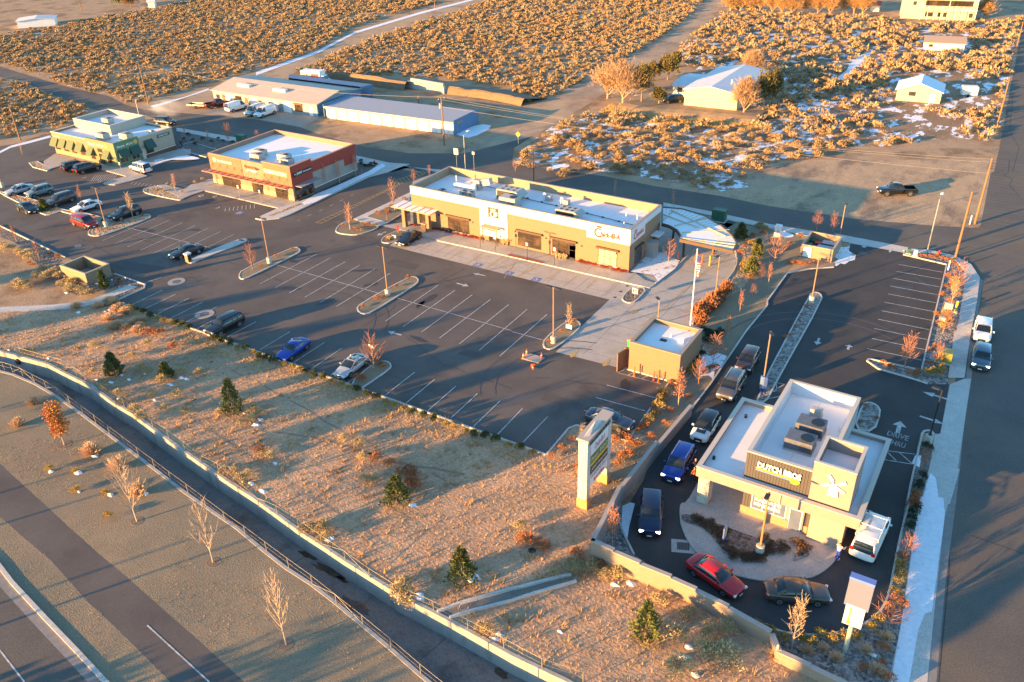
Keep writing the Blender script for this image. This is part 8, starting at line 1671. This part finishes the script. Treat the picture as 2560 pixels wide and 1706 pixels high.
# snow lumps
mb=MB();rs=random.Random(8)
for i,c in enumerate('02: 80,170|02: 440,240|02: 1110,395|02: 890,440|02: 1010,460|02: 1550,480|02: 1410,622|02: 1655,420|02: 1705,432|02: 1320,385|02: 2230,745|02: 2330,850|02: 2220,1370|02: 2290,1380|12: 45,800|12: 15,850|12: 175,1200|12: 65,1455|13: 620,315|13: 660,300|13: 1380,10|13: 1890,670|13: 1930,640|13: 1920,690|13: 1430,830|13: 1450,800|23: 425,1125|23: 1550,1260|23: 1520,1350|23: 900,710|23: 1040,700|23: 1620,1510|02: 470,1276|02: 715,1290|02: 720,1460|02: 1010,1485|02: 865,1135|02: 1325,1475|01: 610,1215|01: 720,1390|01: 1000,1370|01: 960,1385|01: 880,1130|01: 1020,1095|01: 800,1160|02: 1180,435|02: 1080,615|33: 920,1330|32: 1660,270|13: 2100,1190|13: 2140,1150'.split('|')):
    p=g1(c);R=rs.uniform(.18,.5);n=9;base=len(mb.v);mb.v.append((p.x,p.y,.10+R*.15))
    for k in range(n): a=2*math.pi*k/n;q=R*rs.uniform(.6,1.3);mb.v.append((p.x+math.cos(a)*q,p.y+math.sin(a)*q*.6,.005))
    for k in range(n): mb.f.append((base,base+1+k,base+1+(k+1)%n))
tag(mb.build('snow_remnants',snowm),'small leftover snow lumps scattered over field and lawn','snow',kind='stuff')
# loose cobbles in the rock bed at the bottom right and wall foot
tufts
# golden grass bank along the hedge
GBK=W('01: 1100,1330 1300,1440 1500,1500 1720,1568 02: 1900,90 2100,180 2334,240 12: 100,305 400,400 700,500 850,560 1000,640 1150,690 1350,760 1500,830 1700,900 2000,1010 2200,1050 22: 60,1120 250,1180 650,1250 700,1350 150,1250 12: 2200,1130 1900,1010 1600,930 1300,830 1000,740 700,610 400,490 100,400 02: 2200,270 1900,190 1600,80 01: 1500,1560 1200,1450')
tufts('golden_grass',GBK,7.0,.14,.20,9,mat('gold_tuft',(.66,.44,.17),(.54,.36,.14),scale=.5,rough=.95),'golden dry grass along the hedge row above the field',9,w=.02)
BK=W('20: 800,1010 900,960 1200,1000 1500,1040 1800,1070 2250,1110 2250,1190 1900,1170 1600,1150 1300,1130 1000,1090')
tufts('bank_grass',BK,5.0,.3,.45,14,mat('gold_tuft',()),'golden dry grass on the bank below the metal house',10,w=.04)
# hedge added out of view to cast shade over the near road and lawn
rng=np.random.default_rng(99);A_=Vector((-125,24,0));B_=Vector((15,-52,0));L_=(B_-A_).length;u_=(B_-A_).normalized();n_=17000
t=rng.random(n_)*L_;C=np.stack([A_.x+u_.x*t+rng.normal(0,.5,n_),A_.y+u_.y*t+rng.normal(0,.5,n_),rng.random(n_)**.8*(2.2+4.6*np.clip((t-62)/16,0,1)+.6*np.sin(t*.35)+.5*np.sin(t*1.1))],1);V,F=leafcloud(C,rng.normal(0,1,(n_,3)),.6,rng,.3,1.4)
tag(link('shade_hedge',npmesh('shade_hedge',V,F,yewm)),'long unseen hedge added beyond the near road to cast shade, growing taller toward one end','hedge')
# trees outside the frame (towards the sun) that cast the long shadow streaks
rc=random.Random(21)
OFF=[(-150,-8,12,2.6),(-134,-12,13,2.8),(-121,-4,12,2.0),(-112,-14,14,2.4),(-101,-6,13,1.8),(-93,-12,14.5,2.6),(-84,-6,13,1.7),(-77,-14,14.5,2.2),(-69,-5,13,1.7),(-53,-10,12.5,1.8),(-43,-16,14,2.6),(-33,-10,12,2.0),(-22,-13,13.5,3.0),(-12,-8,12,3.0),(-1,-12,13,3.2),(9,-6,12,3.2),(19,0,12,2.6)]
for i,(x,y,h,wd) in enumerate(OFF):
    e=thing('roadside_tree','broad roadside tree beyond the near road, outside the picture','tree',(x,y,0),0,'roadside trees beyond the near road');rng=np.random.default_rng(300+i);mb=MB();mb.tube((0,0,0),(0,0,h*.7),.15,.08,7);mb.build('trunk',bark,e);C,d=dome(rng,1800,wd,h*.5,9,.2);C[:,2]+=h*.5;V,F=leafcloud(C,d,.55,rng,.3,1.5);link('crown',npmesh('crown',V,F,tanleaf),e)

# steam from the cafe roof drifting over the street
p=g1('00: 1400,1120');me=bpy.data.meshes.new('steam');bm=bmesh.new();bmesh.ops.create_icosphere(bm,subdivisions=3,radius=1);bm.to_mesh(me);bm.free()
o=bpy.data.objects.new('steam',me);COL.objects.link(o);o.location=(p.x,p.y+3,2.6);o.scale=(6,4,2.5);tag(o,'faint puff of white steam over the street behind the cafe','steam',kind='stuff')
m=bpy.data.materials.new('steam');m.use_nodes=True;N=m.node_tree.nodes;L=m.node_tree.links;N.remove(N['Principled BSDF']);v=N.new('ShaderNodeVolumePrincipled');v.inputs['Color'].default_value=(.95,.93,.92,1)
tc=N.new('ShaderNodeTexCoord');nz=N.new('ShaderNodeTexNoise');nz.inputs['Scale'].default_value=1.6;nz.inputs['Detail'].default_value=3;L.new(tc.outputs['Object'],nz.inputs['Vector'])
ln=N.new('ShaderNodeVectorMath');ln.operation='LENGTH';L.new(tc.outputs['Object'],ln.inputs[0]);r1=N.new('ShaderNodeMapRange');r1.inputs[1].default_value=1;r1.inputs[2].default_value=.2;L.new(ln.outputs['Value'],r1.inputs[0])
r2=N.new('ShaderNodeMapRange');r2.inputs[1].default_value=.42;r2.inputs[2].default_value=.75;r2.inputs[4].default_value=.30;L.new(nz.outputs['Fac'],r2.inputs[0]);mu=N.new('ShaderNodeMath');mu.operation='MULTIPLY';L.new(r1.outputs[0],mu.inputs[0]);L.new(r2.outputs[0],mu.inputs[1]);L.new(mu.outputs[0],v.inputs['Density']);L.new(v.outputs[0],N['Material Output'].inputs['Volume']);me.materials.append(m)
# ---------------------------------------------------------------- camera, light
cam=bpy.data.cameras.new('camera');co=bpy.data.objects.new('camera',cam);COL.objects.link(co)
cam.sensor_width=36;cam.lens=36*FL/2560;cam.clip_start=.5;cam.clip_end=4000
r,d,f=[Vector(M2[i]) for i in range(3)]
co.matrix_world=Matrix(((r.x,-d.x,-f.x,0),(r.y,-d.y,-f.y,0),(r.z,-d.z,-f.z,CH),(0,0,0,1)))
SC.camera=co
SUN_EL,SUN_AZ=math.radians(SUNEL),math.radians(SUNAZ)   # light travels towards SUN_AZ
dirv=Vector((math.cos(SUN_AZ)*math.cos(SUN_EL),math.sin(SUN_AZ)*math.cos(SUN_EL),-math.sin(SUN_EL)))
l=bpy.data.lights.new('sun','SUN');l.energy=SUNP;l.angle=math.radians(.5);l.color=SUNC
lo=bpy.data.objects.new('sun',l);COL.objects.link(lo);lo.rotation_euler=dirv.to_track_quat('-Z','Y').to_euler();lo.location=(-200,-300,90)
w=bpy.data.worlds.new('World');SC.world=w;w.use_nodes=True;N=w.node_tree.nodes;L=w.node_tree.links
sky=N.new('ShaderNodeTexSky');sky.sky_type='NISHITA';sky.sun_disc=False;sky.sun_elevation=SUN_EL;sky.sun_rotation=math.atan2(-dirv.x,-dirv.y);sky.altitude=1400;sky.dust_density=.6;sky.air_density=1.0;sky.ozone_density=2.0
mx=N.new('ShaderNodeMix');mx.data_type='RGBA';mx.blend_type='MULTIPLY';mx.inputs[0].default_value=1;L.new(sky.outputs[0],mx.inputs[6]);mx.inputs[7].default_value=(.86,1.08,1.10,1);L.new(mx.outputs[2],N['Background'].inputs[0]);N['Background'].inputs[1].default_value=SKYP
SC.view_settings.view_transform='Standard';SC.view_settings.look='None';SC.view_settings.exposure=EXPO;SC.view_settings.gamma=1
